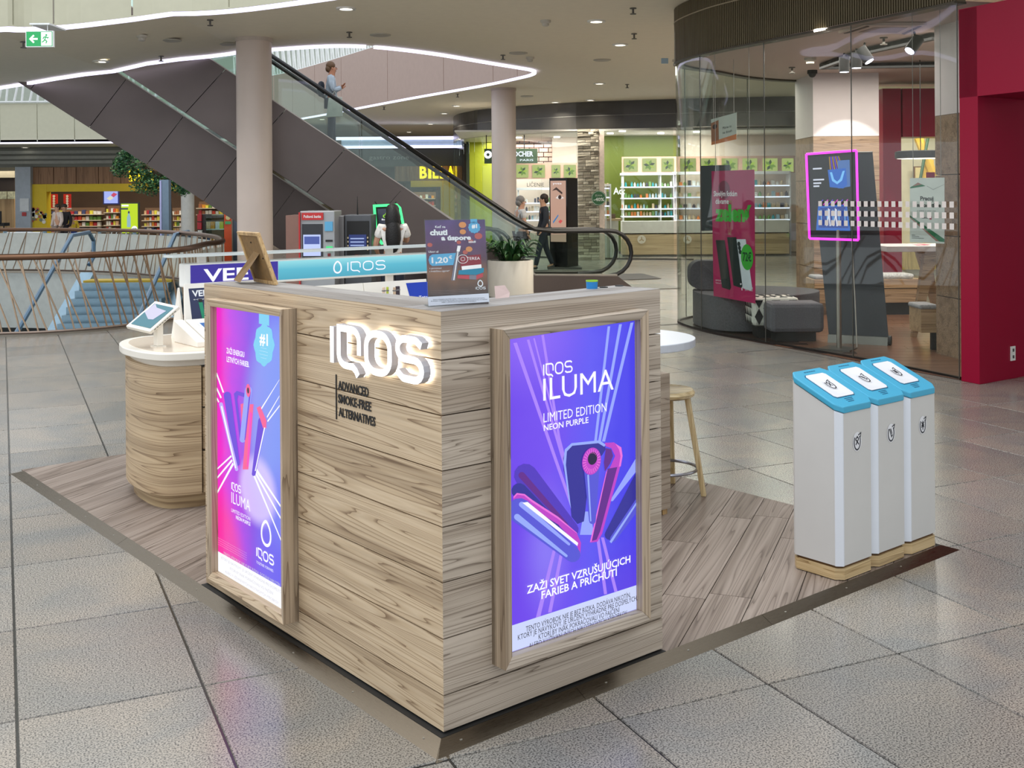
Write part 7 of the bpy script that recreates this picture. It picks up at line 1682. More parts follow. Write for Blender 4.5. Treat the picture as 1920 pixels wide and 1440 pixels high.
fl2 = struct('floor_phone_shop', MB().prism(SH, .001, .006), mat('shop_floor_base', (52, 34, 26), .4)); BASE[fl2.name] = Vector((0, 0, 0))
wfl = wood('walnut_floor', (118, 82, 62), (138, 98, 76), (70, 46, 36), 'x', .7, .28, 1.2)
fa = math.radians(-8); fx, fy = math.cos(fa), math.sin(fa); cntp = 0
HP = [(SH[i], SH[(i + 1) % len(SH)]) for i in range(len(SH))]
for i in range(40):
    o0 = 8.5 + i * .22; s = 1.0 + rnd.random()
    while s < 10:
        L_ = rnd.choice((1.4, 1.8, 2.2)); g = .002
        poly = [(a * fx - b * fy, a * fy + b * fx) for a, b in ((s + g, o0 + g), (s + L_ - g, o0 + g), (s + L_ - g, o0 + .22 - g), (s + g, o0 + .22 - g))]
        for p, q in HP:
            A, B = (q[1] - p[1]), -(q[0] - p[0]); poly = clip(poly, A, B, A * p[0] + B * p[1])
            if len(poly) < 3: break
        if len(poly) >= 3 and cntp < 280: 
            plank_obj(poly, .004, .006, fl2, wfl, fa); cntp += 1
        s += L_
cpm = poly_plane([(p[0], p[1]) for p in SH], [], 3.43); cpm.f = [f[::-1] for f in cpm.f]
sc_ = struct('ceiling_phone_shop', cpm, mat('shop_ceiling', (205, 188, 180), .6, noise=.02)); BASE[sc_.name] = Vector((0, 0, 0))
# ribbed header
rib_m = mat('ribbed_header', (98, 88, 66), .4, .3, noise=.1, nscale=2)
FR_ = SF[::-1] ; FRp = SF
hd = struct('wall_phone_shop_header', band(SF, .10, 3.42, ZC), rib_m); BASE[hd.name] = Vector((0, 0, 0))
ribs = MB(); L = [0]
for a, b in zip(SF, SF[1:]): L.append(L[-1] + (b - a).length)
def sp(s):
    s = max(0, min(L[-1] - 1e-6, s))
    for i in range(len(SF) - 1):
        if s <= L[i + 1]:
            return SF[i].lerp(SF[i + 1], (s - L[i]) / (L[i + 1] - L[i])), (SF[i + 1] - SF[i]).normalized()
s = 1.0
while s < L[-1]:
    p, t_ = sp(s); n_ = Vector((t_.y, -t_.x)); q = p + n_ * .02
    a = p - t_ * .009; b = p + t_ * .009; c = b + n_ * .016; d = a + n_ * .016
    ribs.hexa([(a.x, a.y, 3.43), (b.x, b.y, 3.43), (c.x, c.y, 3.43), (d.x, d.y, 3.43), (a.x, a.y, ZC - .01), (b.x, b.y, ZC - .01), (c.x, c.y, ZC - .01), (d.x, d.y, ZC - .01)]); s += .034
part('header_ribs', ribs, rib_m, hd, kind='stuff')
part('seam', band(inset(SF, -.02), .012, 3.95, 3.965), mat('rib_seam', (140, 128, 104), .4), hd)
part('lower_edge', band(inset(SF, -.03), .14, 3.405, 3.425), mat('rib_edge', (70, 64, 52), .4, .4), hd)
# panes
gt = thing('curved_phone_shop_glass', 'tall curved glass front of the phone shop with square stickers', 'shop window', (2.4, 13.5, 0))
pg = glass('phone_glass', (244, 248, 246), .7); 
def idx_at(px, front=True):
    best = None
    for i in range(22, len(SF)):
        q = SF[i]; e = abs(q.x / q.y - ray(px, 366)[0])
        if best is None or e < best[0]: best = (e, i)
    return best[1]
cuts = [0, 10, 20, idx_at(1316), idx_at(1431), idx_at(1605), len(SF) - 1]
for a, b in zip(cuts, cuts[1:]):
    seg = SF[a:b + 1]
    if len(seg) > 1: 
        d0 = (seg[1] - seg[0]).normalized() * .004; d1 = (seg[-1] - seg[-2]).normalized() * .004; seg = [seg[0] + d0] + seg[1:-1] + [seg[-1] - d1]
        part('glass_pane', sheet(seg, .012, .02, 3.41), pg, gt, smooth=True)
    j = SF[b]; part('joint', MB().tube([(j.x, j.y, .02), (j.x, j.y, 3.41)], .006, 4), mat('joint_dark', (60, 58, 50), .4), gt)
part('floor_track', band(SF, .03, 0, .03), mat('track_dark', (40, 34, 30), .4, .4), gt)
stm = mat('square_sticker', (222, 212, 206), .6)
sme = None; s = 8.9 - 1.6
s = 6.0
while s < L[-1] - .05:
    p, t_ = sp(s)
    if not (p.x / p.y > ray(1538, 366)[0] and p.y < 12.2): s += .096; continue
    n_ = Vector((t_.y, -t_.x)); a = p - t_ * .027 + n_ * .016; b = p + t_ * .027 + n_ * .016
    for z in (1.36, 1.46, 1.56):
        part('square_sticker', MB().add([(a.x, a.y, z), (b.x, b.y, z), (b.x, b.y, z + .055), (a.x, a.y, z + .055)], [(0, 1, 2, 3)]), stm, gt)
    s += .096
# lights of the shop
area_light('phone_shop_light', (5.0, 13.6, 3.38), 3.2, 210, (1, .9, .84), (0, 0, -1), 3.5)
# interior: wood / white columns
cw = wood('column_wood', (150, 122, 98), (166, 138, 112), (112, 88, 68), 'x', .8, .5, 1.0); cgm = mat('column_plaster', (214, 202, 200), .6, noise=.02)
def block_column(fp, zs_, lab):
    c = (fp[0][0], fp[0][1], 0); t = thing('square_column', lab, 'column', c)
    part('upper_plaster', MB().prism(fp, zs_, 3.43), cgm, t)
    zz = [.006, .62, 1.25, 1.88, zs_]
    for a, b in zip(zz, zz[1:]): part('wood_panel', MB().prism(fp, a + .004, b - .004), cw, t)
    return t
block_column([(4.35, 16.0), (5.30, 16.0), (5.30, 17.0), (4.35, 17.0)], 2.52, 'square column with wood panels below and white plaster above behind the screen stand')
a = gr(1756, 664); b = gr(1798, 678)
block_column([(a.x, a.y), (b.x + .06, b.y - .1), (b.x + .62, b.y + .7), (a.x + .5, a.y + .9)], 2.50, 'square column with grey upper part and wood panels beside the dark red portal')
# portal
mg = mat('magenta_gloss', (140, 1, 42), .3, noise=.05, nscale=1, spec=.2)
pt = thing('red_portal', 'tall dark magenta portal frame at the right edge of the photo', 'portal', (4.05, 9.95, 0))
A = Vector((4.03, 9.98)); B = Vector((4.115, 9.79)); dv = Vector((.816, .578)); fd = (B - A).normalized()
part('pier', MB().prism([tuple(A), tuple(B), tuple(B + dv * .78), tuple(A + dv * .78)], 0, 3.34), mg, pt, bevel=.004)
E2 = A + fd * 3.0
part('lintel', MB().prism([tuple(A - fd * .0), tuple(E2), tuple(E2 + dv * .78), tuple(A + dv * .78)], 2.545, 3.342), mg, pt)
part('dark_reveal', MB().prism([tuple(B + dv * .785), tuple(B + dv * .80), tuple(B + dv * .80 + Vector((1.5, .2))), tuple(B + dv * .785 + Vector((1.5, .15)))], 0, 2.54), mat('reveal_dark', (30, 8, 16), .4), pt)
q = B + dv * .52
n3 = Vector((dv.y, -dv.x)); so = thing('wall_socket', 'white double wall socket low on the dark magenta portal', 'socket', (q.x, q.y, .17))
def SQ(a_, z, o): v = q + dv * a_ + n3 * o; return (v.x, v.y, z)
part('plate', MB().hexa([SQ(-.035, .165, .002), SQ(.035, .165, .002), SQ(.035, .165, .012), SQ(-.035, .165, .012), SQ(-.035, .295, .002), SQ(.035, .295, .002), SQ(.035, .295, .012), SQ(-.035, .295, .012)]), mat('socket_white', (220, 218, 214), .4), so)
for z in (.20, .26): part('outlet', MB().add([SQ(-.014, z - .014, .0135), SQ(.014, z - .014, .0135), SQ(.014, z + .014, .0135), SQ(-.014, z + .014, .0135)], [(0, 1, 2, 3)]), mat('outlet_grey', (70, 66, 66), .4), so)
# inner magenta portal and room beyond
ip = thing('inner_portal', 'magenta inner doorway behind the screens in the phone shop', 'portal', (at(1655, 400, 17.3).x, 17.3, 0))
a = at(1655, 166, 17.3); z1 = a.z
for x0, x1, y0, y1, nm in ((1655, 1692, 166, 600, 'pier'), (1692, 1780, 166, 256, 'lintel')):
    part(nm, wbox(x0, y0, x1, y1, 17.3, .5, z0=.006 if nm == 'pier' else None), mg, ip)
rm = struct('wall_room_behind', wbox(1640, 150, 1900, 520, 23.0, .1, z0=0), mat('room_cream', (214, 206, 178), .6)); BASE[rm.name] = Vector((0, 0, 0))
part('wood_slats', wbox(1690, 462, 1790, 505, 22.9, .1), wood('slat_ochre', (170, 148, 84), (186, 164, 98), (120, 100, 50), 'z', 2, .6), rm)
t = thing('yellow_beams', 'yellow wood beams seen through the inner doorway at the right', 'beam', at(1740, 330, 22)); part('beam', MB().tube([at(1722, 258, 22), at(1750, 330, 22)], .09, 6), mat('beam_yellow', (214, 172, 70), .5), t); part('beam', wbox(1733, 300, 1752, 460, 22, .1), mat('beam_yellow', (214, 172, 70), .5), t); part('green_pole', MB().tube([at(1740, 258, 21.9), at(1724, 345, 21.9)], .03, 6), mat('pole_green', (60, 90, 66), .5), t)
t = thing('wall_picture', 'small framed picture in the room beyond the inner doorway', 'picture', at(1714, 345, 22.8)); part('frame', wbox(1714, 312, 1734, 345, 22.8, .05), mat('pic_brown', (120, 84, 50), .5), t); part('print', wface(1716, 314, 1732, 343, 22.79), mat('pic_cream', (222, 204, 150), .5), t)
area_light('room_light', (8.4, 21.0, 3.2), 1.5, 60, (1, .93, .8), (0, 0, -1))
# ring lamp
t = thing('ring_lamp', 'black flat round pendant lamp in front of the inner doorway', 'lamp', at(1718, 290, 14.5)); c = at(1726, 290, 14.5); part('rim', MB().lathe(c, [(.30, -.05), (.32, -.04), (.32, .04), (.28, .05), (.0, .05)], 32, cap=False), blackm, t, smooth=True); part('diffuser', MB().lathe(c, [(.0, -.045), (.295, -.05)], 32, cap=False), glow('ring_glow', (255, 240, 225), 2.5), t)
part('cable', MB().tube([tuple(c), (c.x, c.y, 3.43)], .006, 4), blackm, t)
# ceiling track frame, cassette, spots
t = thing('lighting_track', 'black triangular lighting track recessed in the phone shop ceiling', 'light track', at(1620, 110, 12.5))
def cp3(x, y, z=3.40): r_ = ray(x, y); return at(x, y, (z - HC) / r_[2])
tr = [cp3(1541, 123), cp3(1620, 95), cp3(1752, 66)]; tr2 = [cp3(1541, 123), cp3(1640, 121), cp3(1752, 119)]
for P_ in (tr, tr2):
    m = MB(); 
    for a, b in zip(P_, P_[1:]):
        w = .035; d_ = Vector((b.x - a.x, b.y - a.y, 0)).normalized(); q_ = Vector((-d_.y, d_.x, 0)) * w
        m.hexa([a - q_ - Vector((0, 0, .05)), b - q_ - Vector((0, 0, .05)), b + q_ - Vector((0, 0, .05)), a + q_ - Vector((0, 0, .05)), a - q_ + Vector((0, 0, .02)), b - q_ + Vector((0, 0, .02)), b + q_ + Vector((0, 0, .02)), a + q_ + Vector((0, 0, .02))])
    part('track_bar', m, blackm, t)
def spot(x, y, lab, tilt=(0, 0, -1)):
    r_ = ray(x, y); z = 3.26; p = at(x, y, (z - HC) / r_[2]); t = thing('spotlight', lab, 'spotlight', p, group='black spotlights in the phone shop')
    d_ = Vector(tilt).normalized(); part('can', MB().tube([p - d_ * .09, p + d_ * .09], .062, 16), blackm, t, smooth=True); part('lens', MB().tube([p + d_ * .091, p + d_ * .094], .052, 16), glow('spot_lens', (240, 235, 255), 6), t); part('stem', MB().tube([p - d_ * .05, (p.x, p.y, 3.40)], .012, 6), blackm, t)
spot(1583, 121, 'black cylindrical ceiling spot pointing down, leftmost on the track'); spot(1622, 103, 'black ceiling spot tilted to the right, middle of the track', (.4, -.3, -.8)); spot(1606, 113, 'black ceiling spot half hidden behind the middle one'); spot(1714, 84, 'black ceiling spot tilted to the left, rightmost on the track', (-.5, -.2, -.6))
sl_ = bpy.data.lights.new('column_spot', 'SPOT'); sl_.energy = 90; sl_.spot_size = math.radians(58); sl_.spot_blend = .25; sl_.color = (1, .95, .95); so_ = bpy.data.objects.new('column_spot', sl_); COL.objects.link(so_); so_.location = (4.85, 14.9, 3.2); so_.rotation_euler = (Vector((4.82, 16.0, 1.9)) - Vector((4.85, 14.9, 3.2))).to_track_quat('-Z', 'Y').to_euler()
t = thing('air_cassette', 'square ceiling air conditioning cassette above the shop glass', 'air conditioner', cp3(1650, 50)); P4 = [cp3(x, y, 3.425) for x, y in ((1572, 58), (1622, 42), (1738, 42), (1700, 60))]
part('panel', MB().slab(P4, (0, 0, -1), .03), mat('cassette_beige', (190, 172, 160), .5), t); c_ = sum(P4, Vector()) / 4; part('grille', MB().slab([c_ + (p - c_) * .55 for p in P4], (0, 0, -1), .034), mat('cassette_dark', (120, 104, 96), .5), t)
for k in (0, 1): a_, b_ = P4[k * 2], P4[k * 2 + 1]; part('slot', MB().slab([a_.lerp(c_, .12), b_.lerp(c_, .12), b_.lerp(c_, .22), a_.lerp(c_, .22)], (0, 0, -1), .036), mat('cassette_slot', (60, 50, 46), .5), t)
p = cp3(1544, 57, 3.42); t = solo('downlight', MB().lathe((0, 0, 0), [(.10, 0), (.10, -.02)], 20), glow('lamp_lens', (255, 246, 228), 6.0), 'round downlight in the phone shop ceiling near the ribbed header', 'ceiling light', (0, 0, 0)); t.location = (p.x, p.y, 3.43)
p = cp3(1523, 133, 3.42); t = solo('dome_camera', MB().ball((0, 0, -.05), (.055, .055, .055), 12).lathe((0, 0, 0), [(.07, 0), (.07, -.05)], 16), blackm, 'black dome camera under the phone shop ceiling beside the column', 'camera', (0, 0, 0), smooth=True); t.location = (p.x, p.y, 3.43)
p = cp3(1519, 110, 3.42); t = solo('smoke_detector', MB().lathe((0, 0, 0), [(.075, 0), (.075, -.03), (.05, -.045), (.05, -.075), (.03, -.085)], 16), mat('detector', (190, 186, 175), .5), 'round smoke detector under the phone shop ceiling above the dome camera', 'smoke detector', (0, 0, 0)); t.location = (p.x, p.y, 3.43)
for x, y, l in ((1485, 126, 'left of the dome camera'), (1657, 70, 'in front of the cassette, right side')):
    p = cp3(x, y, 3.43); o = copy_mesh_obj([o for o in bpy.data.objects if o.name == 'sprinkler'][0], (p.x, p.y, 3.43)); o['label'] = 'small sprinkler head under the phone shop ceiling ' + l
# sofa
fab = mat('sofa_fabric', (74, 72, 76), .9, noise=.25, nscale=60, bump=.3)
def sofa():
    t = thing('sofa', 'dark grey rounded sofa with raised back behind the curved glass', 'sofa', (3.0, 14.1, .006))
    out = catmull([Vector(v) for v in ((2.40, 13.8), (2.33, 14.2), (2.42, 14.75), (2.75, 15.1), (3.5, 15.0), (3.95, 14.5), (3.8, 13.95), (3.3, 13.52), (2.85, 13.38), (2.55, 13.5))], 4, closed=True)
    part('seat', MB().prism([tuple(p) for p in out], .03, .45), fab, t, smooth=True, bevel=.05)
    a, b = at(1293, 500, 14.4), at(1418, 500, 14.0); x0, x1 = a.x, b.x
    m = MB(); r_ = .14; W = x1 - x0; pts = [(x0 + r_, .46), (x1 - r_, .46)]; oc = []
    for cx, cz, a0 in ((x1 - r_, .46 + r_, -90), (x1 - r_, .84 - r_, 0), (x0 + r_, .84 - r_, 90), (x0 + r_, .46 + r_, 180)): oc += arc(cx, cz, r_, r_, a0, a0 + 90, 5)
    m.slab([(p[0], 14.35 - .25 * (p[0] - x0), p[1]) for p in oc], (0, 1, 0), .26); part('backrest', m, fab, t, smooth=True, bevel=.04)
sofa()
def ottoman(x0, x1, ytop, ybot, d, lab, m_, bx=None):
    a = at(x0, ytop, d); b = at(x1, ybot, d); t = thing('ottoman', lab, 'ottoman', (a.x, d, .006)); w = b.x - a.x
    part('cushion', MB().box((a.x, d, b.z), (b.x, d + .42, a.z)), m_, t, bevel=.05); part('base', MB().box((a.x + .08, d + .08, .006), (b.x - .08, d + .36, b.z + .02)), blackm, t)
    return a, b, t
ottoman(1445, 1547, 569, 624, 12.58, 'plain grey cube ottoman nearest the glass', mat('ottoman_grey', (96, 92, 98), .9, noise=.2, nscale=80, bump=.3))
a, b, t = ottoman(1410, 1500, 558, 612, 12.93, 'ottoman with black and white triangle pattern left of the grey one', mat('ottoman_white', (205, 200, 190), .9, noise=.08, nscale=60))
m = MB(); n_ = 7; w = (b.x - a.x); h = (a.z - b.z)
for r_ in range(3):
    for i in range(5):
        x = a.x + .03 + i * (w - .06) / 5; z = b.z + .02 + r_ * (h - .05) / 3; ww = (w - .06) / 5; hh = (h - .05) / 3
        tri = [(x, z), (x + ww, z), (x + ww / 2, z + hh)] if (i + r_) % 2 else [(x, z + hh), (x + ww / 2, z), (x + ww, z + hh)]
        m.add([(p[0], 12.925, p[1]) for p in tri], [(0, 1, 2)]); 
        y = 12.97 + r_ * .125; tri = [(x, y), (x + ww, y), (x + ww / 2, y + .115)] if (i + r_) % 2 else [(x, y + .115), (x + ww / 2, y), (x + ww, y + .115)]
        m.add([(p[0], p[1], a.z + .002) for p in tri], [(0, 1, 2)])
        if i < 4: tri = [(.03 + i * .12, z), (.15 + i * .12, z), (.09 + i * .12, z + hh)]; m.add([(a.x - .002, 12.93 + p[0] * .75, p[1]) for p in tri], [(0, 1, 2)])
part('pattern', m, mat('pattern_black', (22, 22, 26), .9), t, kind='stuff')
# wood bench with cushion, table, small seat
t = thing('wooden_bench', 'long wooden bench block with patterned cushion beside the square column', 'bench', (at(1527, 580, 15.3).x, 15.3, .006))
bw = wood('bench_wood', (184, 150, 112), (198, 164, 126), (140, 108, 76), 'x', .8, .5)
a = at(1527, 520, 15.3); b = at(1728, 560, 15.3); zt = at(1600, 524, 15.3).z; part('bench_body', MB().box((a.x, 15.3, .18), (b.x, 15.75, zt)), bw, t, bevel=.004); part('seam', MB().box((a.x - .002, 15.295, zt - .13), (b.x, 15.3, zt - .122)), blackm, t); part('kick_base', MB().box((a.x + .3, 15.36, .006), (b.x - .15, 15.7, .18)), blackm, t)
t = thing('bench_cushion', 'white and grey woven cushion at the right end of the bench', 'cushion', (at(1660, 515, 15.4).x, 15.4, zt)); q0 = at(1655, 515, 15.3).x; q1 = at(1716, 515, 15.3).x; part('cushion_body', MB().box((q0, 15.32, zt), (q1, 15.68, zt + .07)), mat('cushion_weave', (196, 190, 186), .9, noise=.35, nscale=45), t, bevel=.03)
t = thing('bench_cushion', 'flat grey cushion at the left end of the bench', 'cushion', (at(1528, 515, 15.4).x, 15.4, zt)); q0 = at(1529, 515, 15.3).x; q1 = at(1552, 515, 15.3).x; part('cushion_body', MB().box((q0, 15.32, zt), (q1, 15.68, zt + .05)), mat('cushion_grey', (150, 148, 150), .9, noise=.2, nscale=45), t, bevel=.02)
t = thing('side_table', 'white high table with slanted wooden legs left of the wood column', 'table', (at(1712, 605, 12.9).x, 12.9, .006)); a = at(1663, 462, 12.9); b = at(1758, 472, 12.9)
part('tabletop', MB().box((a.x, 12.9, b.z), (b.x + .3, 13.6, a.z)), mat('tabletop_white', (226, 216, 216), .35), t, bevel=.005); c0 = at(1748, 472, 12.95); c1 = at(1714, 606, 12.95)
part('leg', MB().hexa([(c1.x - .03, 12.95, .006), (c1.x + .03, 12.95, .006), (c1.x + .03, 13.0, .006), (c1.x - .03, 13.0, .006), (c0.x - .08, 12.95, b.z), (c0.x + .08, 12.95, b.z), (c0.x + .08, 13.05, b.z), (c0.x - .08, 13.05, b.z)]), bw, t); part('leg', MB().hexa([(c0.x + .3, 13.5, .006), (c0.x + .36, 13.5, .006), (c0.x + .36, 13.55, .006), (c0.x + .3, 13.55, .006), (c0.x, 13.45, b.z), (c0.x + .15, 13.45, b.z), (c0.x + .15, 13.55, b.z), (c0.x, 13.55, b.z)]), bw, t)
t = thing('stack_of_leaflets', 'stack of pinkish leaflets on the white high table', 'papers', (at(1725, 460, 13.0).x, 13.05, a.z))
for i in range(4): part('sheet', MB().box((at(1718 + i * 6, 460, 13).x, 13.0 + .03 * i, a.z + .002 * i), (at(1732 + i * 6, 460, 13).x, 13.2 + .03 * i, a.z + .002 * i + .002)), mat('leaf_p%d' % (i % 2), ((225, 215, 215), (205, 60, 90))[i % 2], .5), t)
t = thing('block_stool', 'wooden block seat with grey cushion against the right wood column', 'seat', (at(1727, 650, 11.8).x, 11.85, .006)); a = at(1727, 580, 11.85); b = at(1760, 625, 11.85); part('seat_body', MB().box((a.x, 11.85, .2), (b.x, 12.2, a.z)), bw, t); part('leg', MB().box((at(1747, 630, 11.9).x, 11.9, .006), (b.x, 11.95, .2)), blackm, t); part('cushion', MB().box((a.x - .02, 11.84, a.z), (b.x, 12.2, a.z + .05)), mat('cushion_grey', (150, 148, 150), .9), t, bevel=.02)
# screen stand with neon frame
def stand():
    d = 12.05; c = gr(1568, 660); cx = at(1573, 600, d).x; t = thing('screen_stand', 'digital screen with pink neon frame on a steel pole stand', 'screen', (cx, d, .006))
    m = MB().prism([(at(1530, 655, d).x, d - .05), (at(1580, 668, d).x, d - .25), (at(1606, 660, d).x, d - .02), (at(1565, 650, d).x, d + .22)], .006, .02); part('base_plate', m, mat('plate_steel', (110, 104, 98), .35, .7), t)
    part('pole', MB().tube([(cx, d, .02), (cx, d, 1.3)], .028, 12), mat('pole_steel', (165, 155, 145), .3, .8), t, smooth=True); part('cable', MB().tube([at(1597, 452, d + .05), at(1603, 560, d + .1), at(1607, 655, d + .1)], .007, 6), mat('cable_white', (215, 205, 195), .5), t)
    TL, TR, BR, BL = at(1512, 289, d + .10), at(1606, 282, d - .10), at(1610, 450, d - .10), at(1518, 447, d + .10)
    n = (TR - TL).cross(BL - TL).normalized(); n = -n if n.y > 0 else n
    part('casing', MB().slab([TL, TR, BR, BL], -n, .09), blackm, t)
    fr = MB(); Q = [TL, TR, BR, BL]; C = (TL + TR + BR + BL) / 4
    for i in range(4): fr.tube([Q[i] + n * .012, Q[(i + 1) % 4] + n * .012], .013, 8)
    part('neon_frame', fr, glow('neon_pink', (255, 50, 235), 2.0), t)
    def S(u, v, l=1): return TL.lerp(TR, u).lerp(BL.lerp(BR, u), v) + n * (.002 + .001 * l)
    m = MB(); P = lambda pts, mi, l=1: m.add([S(u, v, l) for u, v in pts], [tuple(range(len(pts)))], mi)
    P([(.05, .04), (.95, .04), (.95, .96), (.05, .96)], 0, 0)
    for k in range(7): P([(.45 + .03 * k, .05), (.47 + .03 * k, .05), (.50 + .05 * k, .32), (.47 + .05 * k, .32)], 3 if k % 2 else 5, 1)
    P([(.62, .10), (.86, .10), (.86, .40), (.62, .42)], 1, 2); P([(.42, .20), (.78, .19), (.80, .38), (.72, .42), (.45, .40)], 2, 3); P([(.46, .23), (.76, .22), (.70, .33), (.60, .37), (.50, .33)], 6, 4); P([(.50, .22), (.72, .215), (.66, .31), (.60, .34), (.54, .31)], 2, 5)
    P([(.20, .62), (.78, .60), (.84, .90), (.14, .90)], 2, 2); P([(.24, .64), (.75, .62), (.80, .87), (.20, .87)], 4, 3)
    for k in range(5): P([(.25 + .12 * k, .66), (.265 + .12 * k, .66), (.265 + .12 * k, .84), (.25 + .12 * k, .84)], 6, 4)
    for x in (.40, .54): P([(x, .64), (x + .04, .66), (x + .035, .75), (x + .05, .85), (x + .02, .85), (x + .005, .76), (x - .03, .85), (x - .05, .85), (x - .01, .74)], 7, 5)
    for k in range(6): P([(.2 + .1 * k, .60), (.3 + .1 * k, .54), (.31 + .1 * k, .55), (.21 + .1 * k, .61)], (3, 8)[k % 2], 2)
    for y_, w_ in ((.17, .18), (.30, .22), (.34, .16), (.375, .12)): P([(.12, y_), (.12 + w_, y_), (.12 + w_, y_ + .018), (.12, y_ + .018)], 7, 2)
    part('screen', m, [glow('ss_dark', (18, 14, 24), .8), glow('ss_tablet', (80, 120, 190), .9), glow('ss_blue', (30, 100, 200), 1.0), glow('ss_violet', (90, 50, 220), 1.0), glow('ss_deep', (20, 60, 150), 1.0), glow('ss_gold', (190, 140, 60), .8), glow('ss_sky', (120, 190, 250), 1.1), glow('ss_white', (225, 225, 245), 1.0), glow('ss_pink', (230, 60, 200), 1.0)], t)
stand()
def rollup():
    t = thing('rollup_banner', 'dark roll-up banner seen from behind, leaning right of the screen stand', 'banner', (at(1610, 655, 11.9).x, 11.9, .006))
    a = at(1554, 648, 12.6); b = at(1666, 655, 12.3); d_ = Vector((b.x - a.x, b.y - a.y, 0)).normalized(); q = Vector((-d_.y, d_.x, 0)) * .07
    part('cassette', MB().hexa([Vector((a.x, a.y, .01)) - q, Vector((b.x, b.y, .01)) - q, Vector((b.x, b.y, .01)) + q, Vector((a.x, a.y, .01)) + q, Vector((a.x, a.y, .10)) - q * .7, Vector((b.x, b.y, .10)) - q * .7, Vector((b.x, b.y, .10)) + q * .7, Vector((a.x, a.y, .10)) + q * .7]), mat('cassette_metal', (120, 114, 108), .35, .7), t)
    part('end_cap', MB().tube([Vector((b.x, b.y, .055)), Vector((b.x, b.y, .055)) + d_ * .03], .06, 14), blackm, t); TL, TR = at(1520, 288, 12.75), at(1636, 286, 12.4)
    part('banner_sheet', MB().slab([Vector((a.x, a.y, .09)), Vector((b.x, b.y, .09)) , TR, TL], (0, -1, 0), .004), mat('banner_graphite', (58, 60, 66), .45, noise=.1), t)
    part('top_rail', MB().tube([TL, TR], .014, 8), mat('cassette_metal', (120, 114, 108), .35, .7), t)
    m = MB(); 
    for k in range(10): m.add([at(1612, 320 + 13 * k, 11.58), at(1632, 318 + 13 * k, 11.56), at(1632, 324 + 13 * k, 11.56), at(1612, 326 + 13 * k, 11.58)], [(0, 1, 2, 3)])
rollup()
# pink poster hanging on the glass, dark poster, small hanging poster, job poster
def flat_poster(pts, d0, d1, lab, name, base, draw, hang=None, cat='poster'):
    P = [at(pts[0][0], pts[0][1], d0), at(pts[1][0], pts[1][1], d1), at(pts[2][0], pts[2][1], d1), at(pts[3][0], pts[3][1], d0)]; t = thing(name, lab, cat, (P[3] + P[2]) / 2)
    n = (P[1] - P[0]).cross(P[3] - P[0]).normalized(); n = -n if n.y > 0 else n
    part('sheet', MB().slab(P, -n, .005), base, t)
    S = lambda u, v, l=1: P[0].lerp(P[1], u).lerp(P[3].lerp(P[2], u), v) + n * (.001 + .001 * l)
    if draw: 
        m = MB(); R = (P[1] - P[0]).normalized(); U = (P[0] - P[3]).normalized(); ms = draw(m, S, R, U, (P[1] - P[0]).length, (P[0] - P[3]).length); part('print', m, ms, t)
    if hang:
        for u in (.1, .9): q = P[0].lerp(P[1], u); part('hanging_wire', MB().tube([q, (q.x, q.y, hang)], .003, 4), mat('wire', (150, 145, 140), .4), t)
    return t
def d1(m, S, R, U, W, H):
    P = lambda pts, mi, l=1: m.add([S(u, v, l) for u, v in pts], [tuple(range(len(pts)))], mi)
    disc(m, S(.3, .15), R, U, W * .14, 3, 14); letters(m, 'Skvelým fotkám', S(.05, .20, 2), R, U, W * .56, W * .075, 0, 0, .02); letters(m, 'dávame', S(.09, .26, 2), R, U, W * .32, W * .075, 0, 0, .02); letters(m, 'zelenú', S(.08, .39, 3), R, U, W * .86, W * .22, 0, 1, .06)
    for x, y, c in ((.08, .55, 2), (.36, .52, 2), (.58, .53, 4)):
        P([(x, y), (x + .22, y - .005), (x + .36, y + .36), (x + .33, y + .38), (x + .14, y + .37)], c, 2)
    for k in range(3): disc(m, S(.64 + .015 * k, .565 + .03 * k, 3), R, U, W * .035, 2, 10)
    disc(m, S(.83, .66, 4), R, U, W * .14, 1, 18, ry=W * .19); letters(m, '72€', S(.73, .69, 5), R, U, W * .2, W * .12, 0, 5, .03)
    letters(m, 'T', S(.66, .915, 2), R, U, W * .08, W * .09, 0, 0, .04); letters(m, 'Connecting', S(.77, .895, 2), R, U, W * .18, W * .03, 0, 0); letters(m, 'your world', S(.77, .915, 2), R, U, W * .17, W * .03, 0, 0); letters(m, 'SAMSUNG', S(.06, .875, 2), R, U, W * .16, W * .02, 0, 0); letters(m, 'Galaxy S24 za 1 €', S(.06, .895, 2), R, U, W * .3, W * .02, 0, 0)
    return [mat('pk_white', (235, 225, 230), .5), mat('pk_green', (60, 165, 50), .5), mat('pk_black', (20, 34, 34), .4), mat('pk_deep', (110, 16, 58), .5), mat('pk_phone', (205, 208, 215), .4), mat('pk_dkgreen', (16, 70, 30), .5)]
flat_poster([(1334, 321), (1414, 318), (1416, 569), (1338, 555)], 13.62, 12.9, 'magenta phone poster with green lettering hanging inside the curved glass', 'hanging_poster', mat('poster_magenta', (168, 26, 84), .45, noise=.1, nscale=2), d1, 3.42)
flat_poster([(1313, 311), (1368, 309), (1368, 432), (1315, 433)], 14.6, 14.3, 'dark poster board behind the upper left of the magenta poster', 'dark_board', mat('board_dark', (34, 42, 42), .4, noise=.1), None, None)
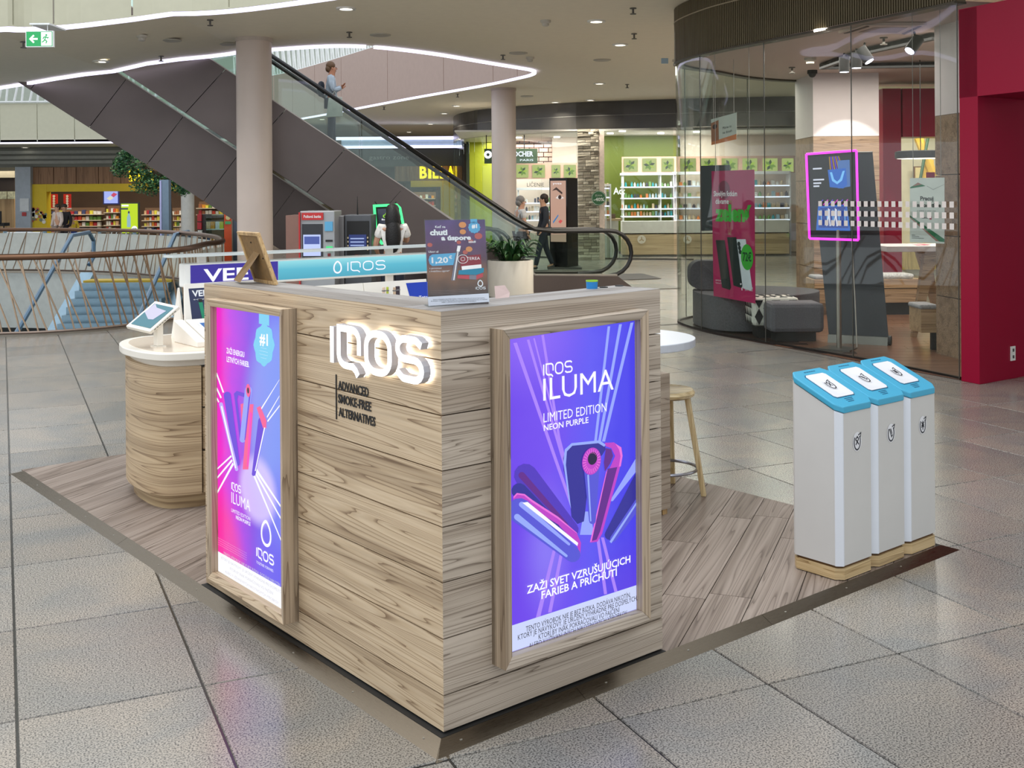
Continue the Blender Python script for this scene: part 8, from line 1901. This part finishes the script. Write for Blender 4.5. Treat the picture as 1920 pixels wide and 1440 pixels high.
def d2(m, S, R, U, W, H):
    m.add([S(u, v) for u, v in ((0, .15), (.3, .10), (.3, .9), (0, .9))], [(0, 1, 2, 3)], 0); m.add([S(u, v) for u, v in ((0, .88), (1, .80), (1, 1), (0, 1))], [(0, 1, 2, 3)], 1); disc(m, S(.15, .32, 2), R, U, W * .09, 2, 12); letters(m, 'Máme to', S(.46, .5, 2), R, U, W * .34, W * .09, 0, 3); letters(m, 'na dosah', S(.46, .68, 2), R, U, W * .36, W * .09, 0, 3); return [mat('hp_brown', (150, 100, 70), .5), mat('hp_orange', (196, 120, 70), .5), mat('hp_dark', (60, 40, 34), .5), mat('hp_text', (60, 66, 60), .5)]
flat_poster([(1333, 224), (1381, 211), (1381, 261), (1334, 272)], 14.4, 14.2, 'small white and brown advert hanging above the magenta poster', 'hanging_advert', mat('advert_white', (188, 196, 186), .5), d2, 3.42)
def d3(m, S, R, U, W, H):
    P = lambda pts, mi, l=1: m.add([S(u, v, l) for u, v in pts], [tuple(range(len(pts)))], mi)
    P([(.0, .15), (.24, .07), (.46, .125), (.02, .16)], 0); P([(.08, .13), (.24, .07), (.36, .10)], 3, 2); P([(.0, .58), (1, .93), (1, .975), (.86, .97), (.0, .60)], 0); P([(.0, .60), (.86, .97), (.76, .965), (.0, .62)], 3); P([(.5, .12), (.68, .175), (1, .10), (1, .105), (.68, .185), (.5, .13)], 4)
    letters(m, 'Pracuj', S(.31, .345, 2), R, U, W * .38, W * .10, 0, 1, .03); letters(m, 'v našom tíme', S(.10, .45, 2), R, U, W * .80, W * .10, 0, 1, .03); letters(m, 'a získaj z nami viac', S(.22, .515, 2), R, U, W * .54, W * .03, 0, 1, 0); letters(m, 'TELEKOM', S(.35, .625, 2), R, U, W * .18, W * .03, 0, 1, .03); P([(.575, .59), (.64, .59), (.64, .64), (.575, .64)], 2, 2)
    for v, w in ((.885, .10), (.905, .22), (.93, .36)): P([(.06, v), (.06 + w, v), (.06 + w, v + .006), (.06, v + .006)], 1, 2)
    return [mat('jp_green', (30, 110, 70), .5), mat('jp_black', (40, 38, 38), .5), mat('jp_pink', (170, 30, 70), .5), mat('jp_brown', (160, 110, 100), .5), mat('jp_grey', (160, 160, 156), .5)]
flat_poster([(1706, 334), (1771, 333), (1771, 457), (1706, 454)], 10.75, 10.45, 'white job poster with green corner hanging on the glass beside the portal', 'hanging_poster', mat('poster_white', (214, 212, 206), .5), d3, 3.42)
t = thing('small_brand_tag', 'small magenta tag above the white job poster', 'tag', at(1748, 333, 11.2)); part('tag_plate', wbox(1737, 323, 1753, 333, 11.2, .01), mat('tag_magenta', (176, 30, 80), .5), t)
# exit lightbox at the glass corner, floor mat by the escalator
t = thing('exit_sign', 'small pale blue exit sign seen edge-on left of the ribbed header', 'sign', at(1244, 120, 20)); part('sign_body', wbox(1240, 96, 1253, 119, 20, .03), mat('sign_blue', (150, 180, 205), .4), t); q = at(1246, 96, 20); part('rod', MB().tube([tuple(q), (q.x, q.y, ZC)], .01, 5), white_metal, t)
P4 = [gr(x, y) for x, y in ((1160, 526), (1240, 523), (1205, 514), (1120, 515))]
solo('floor_mat', MB().prism([(p.x, p.y) for p in P4], .006, .014), mat('mat_dark', (84, 84, 82), .8), 'flat dark floor mat at the foot of the escalator', 'mat', (P4[0].x, P4[0].y, .006))
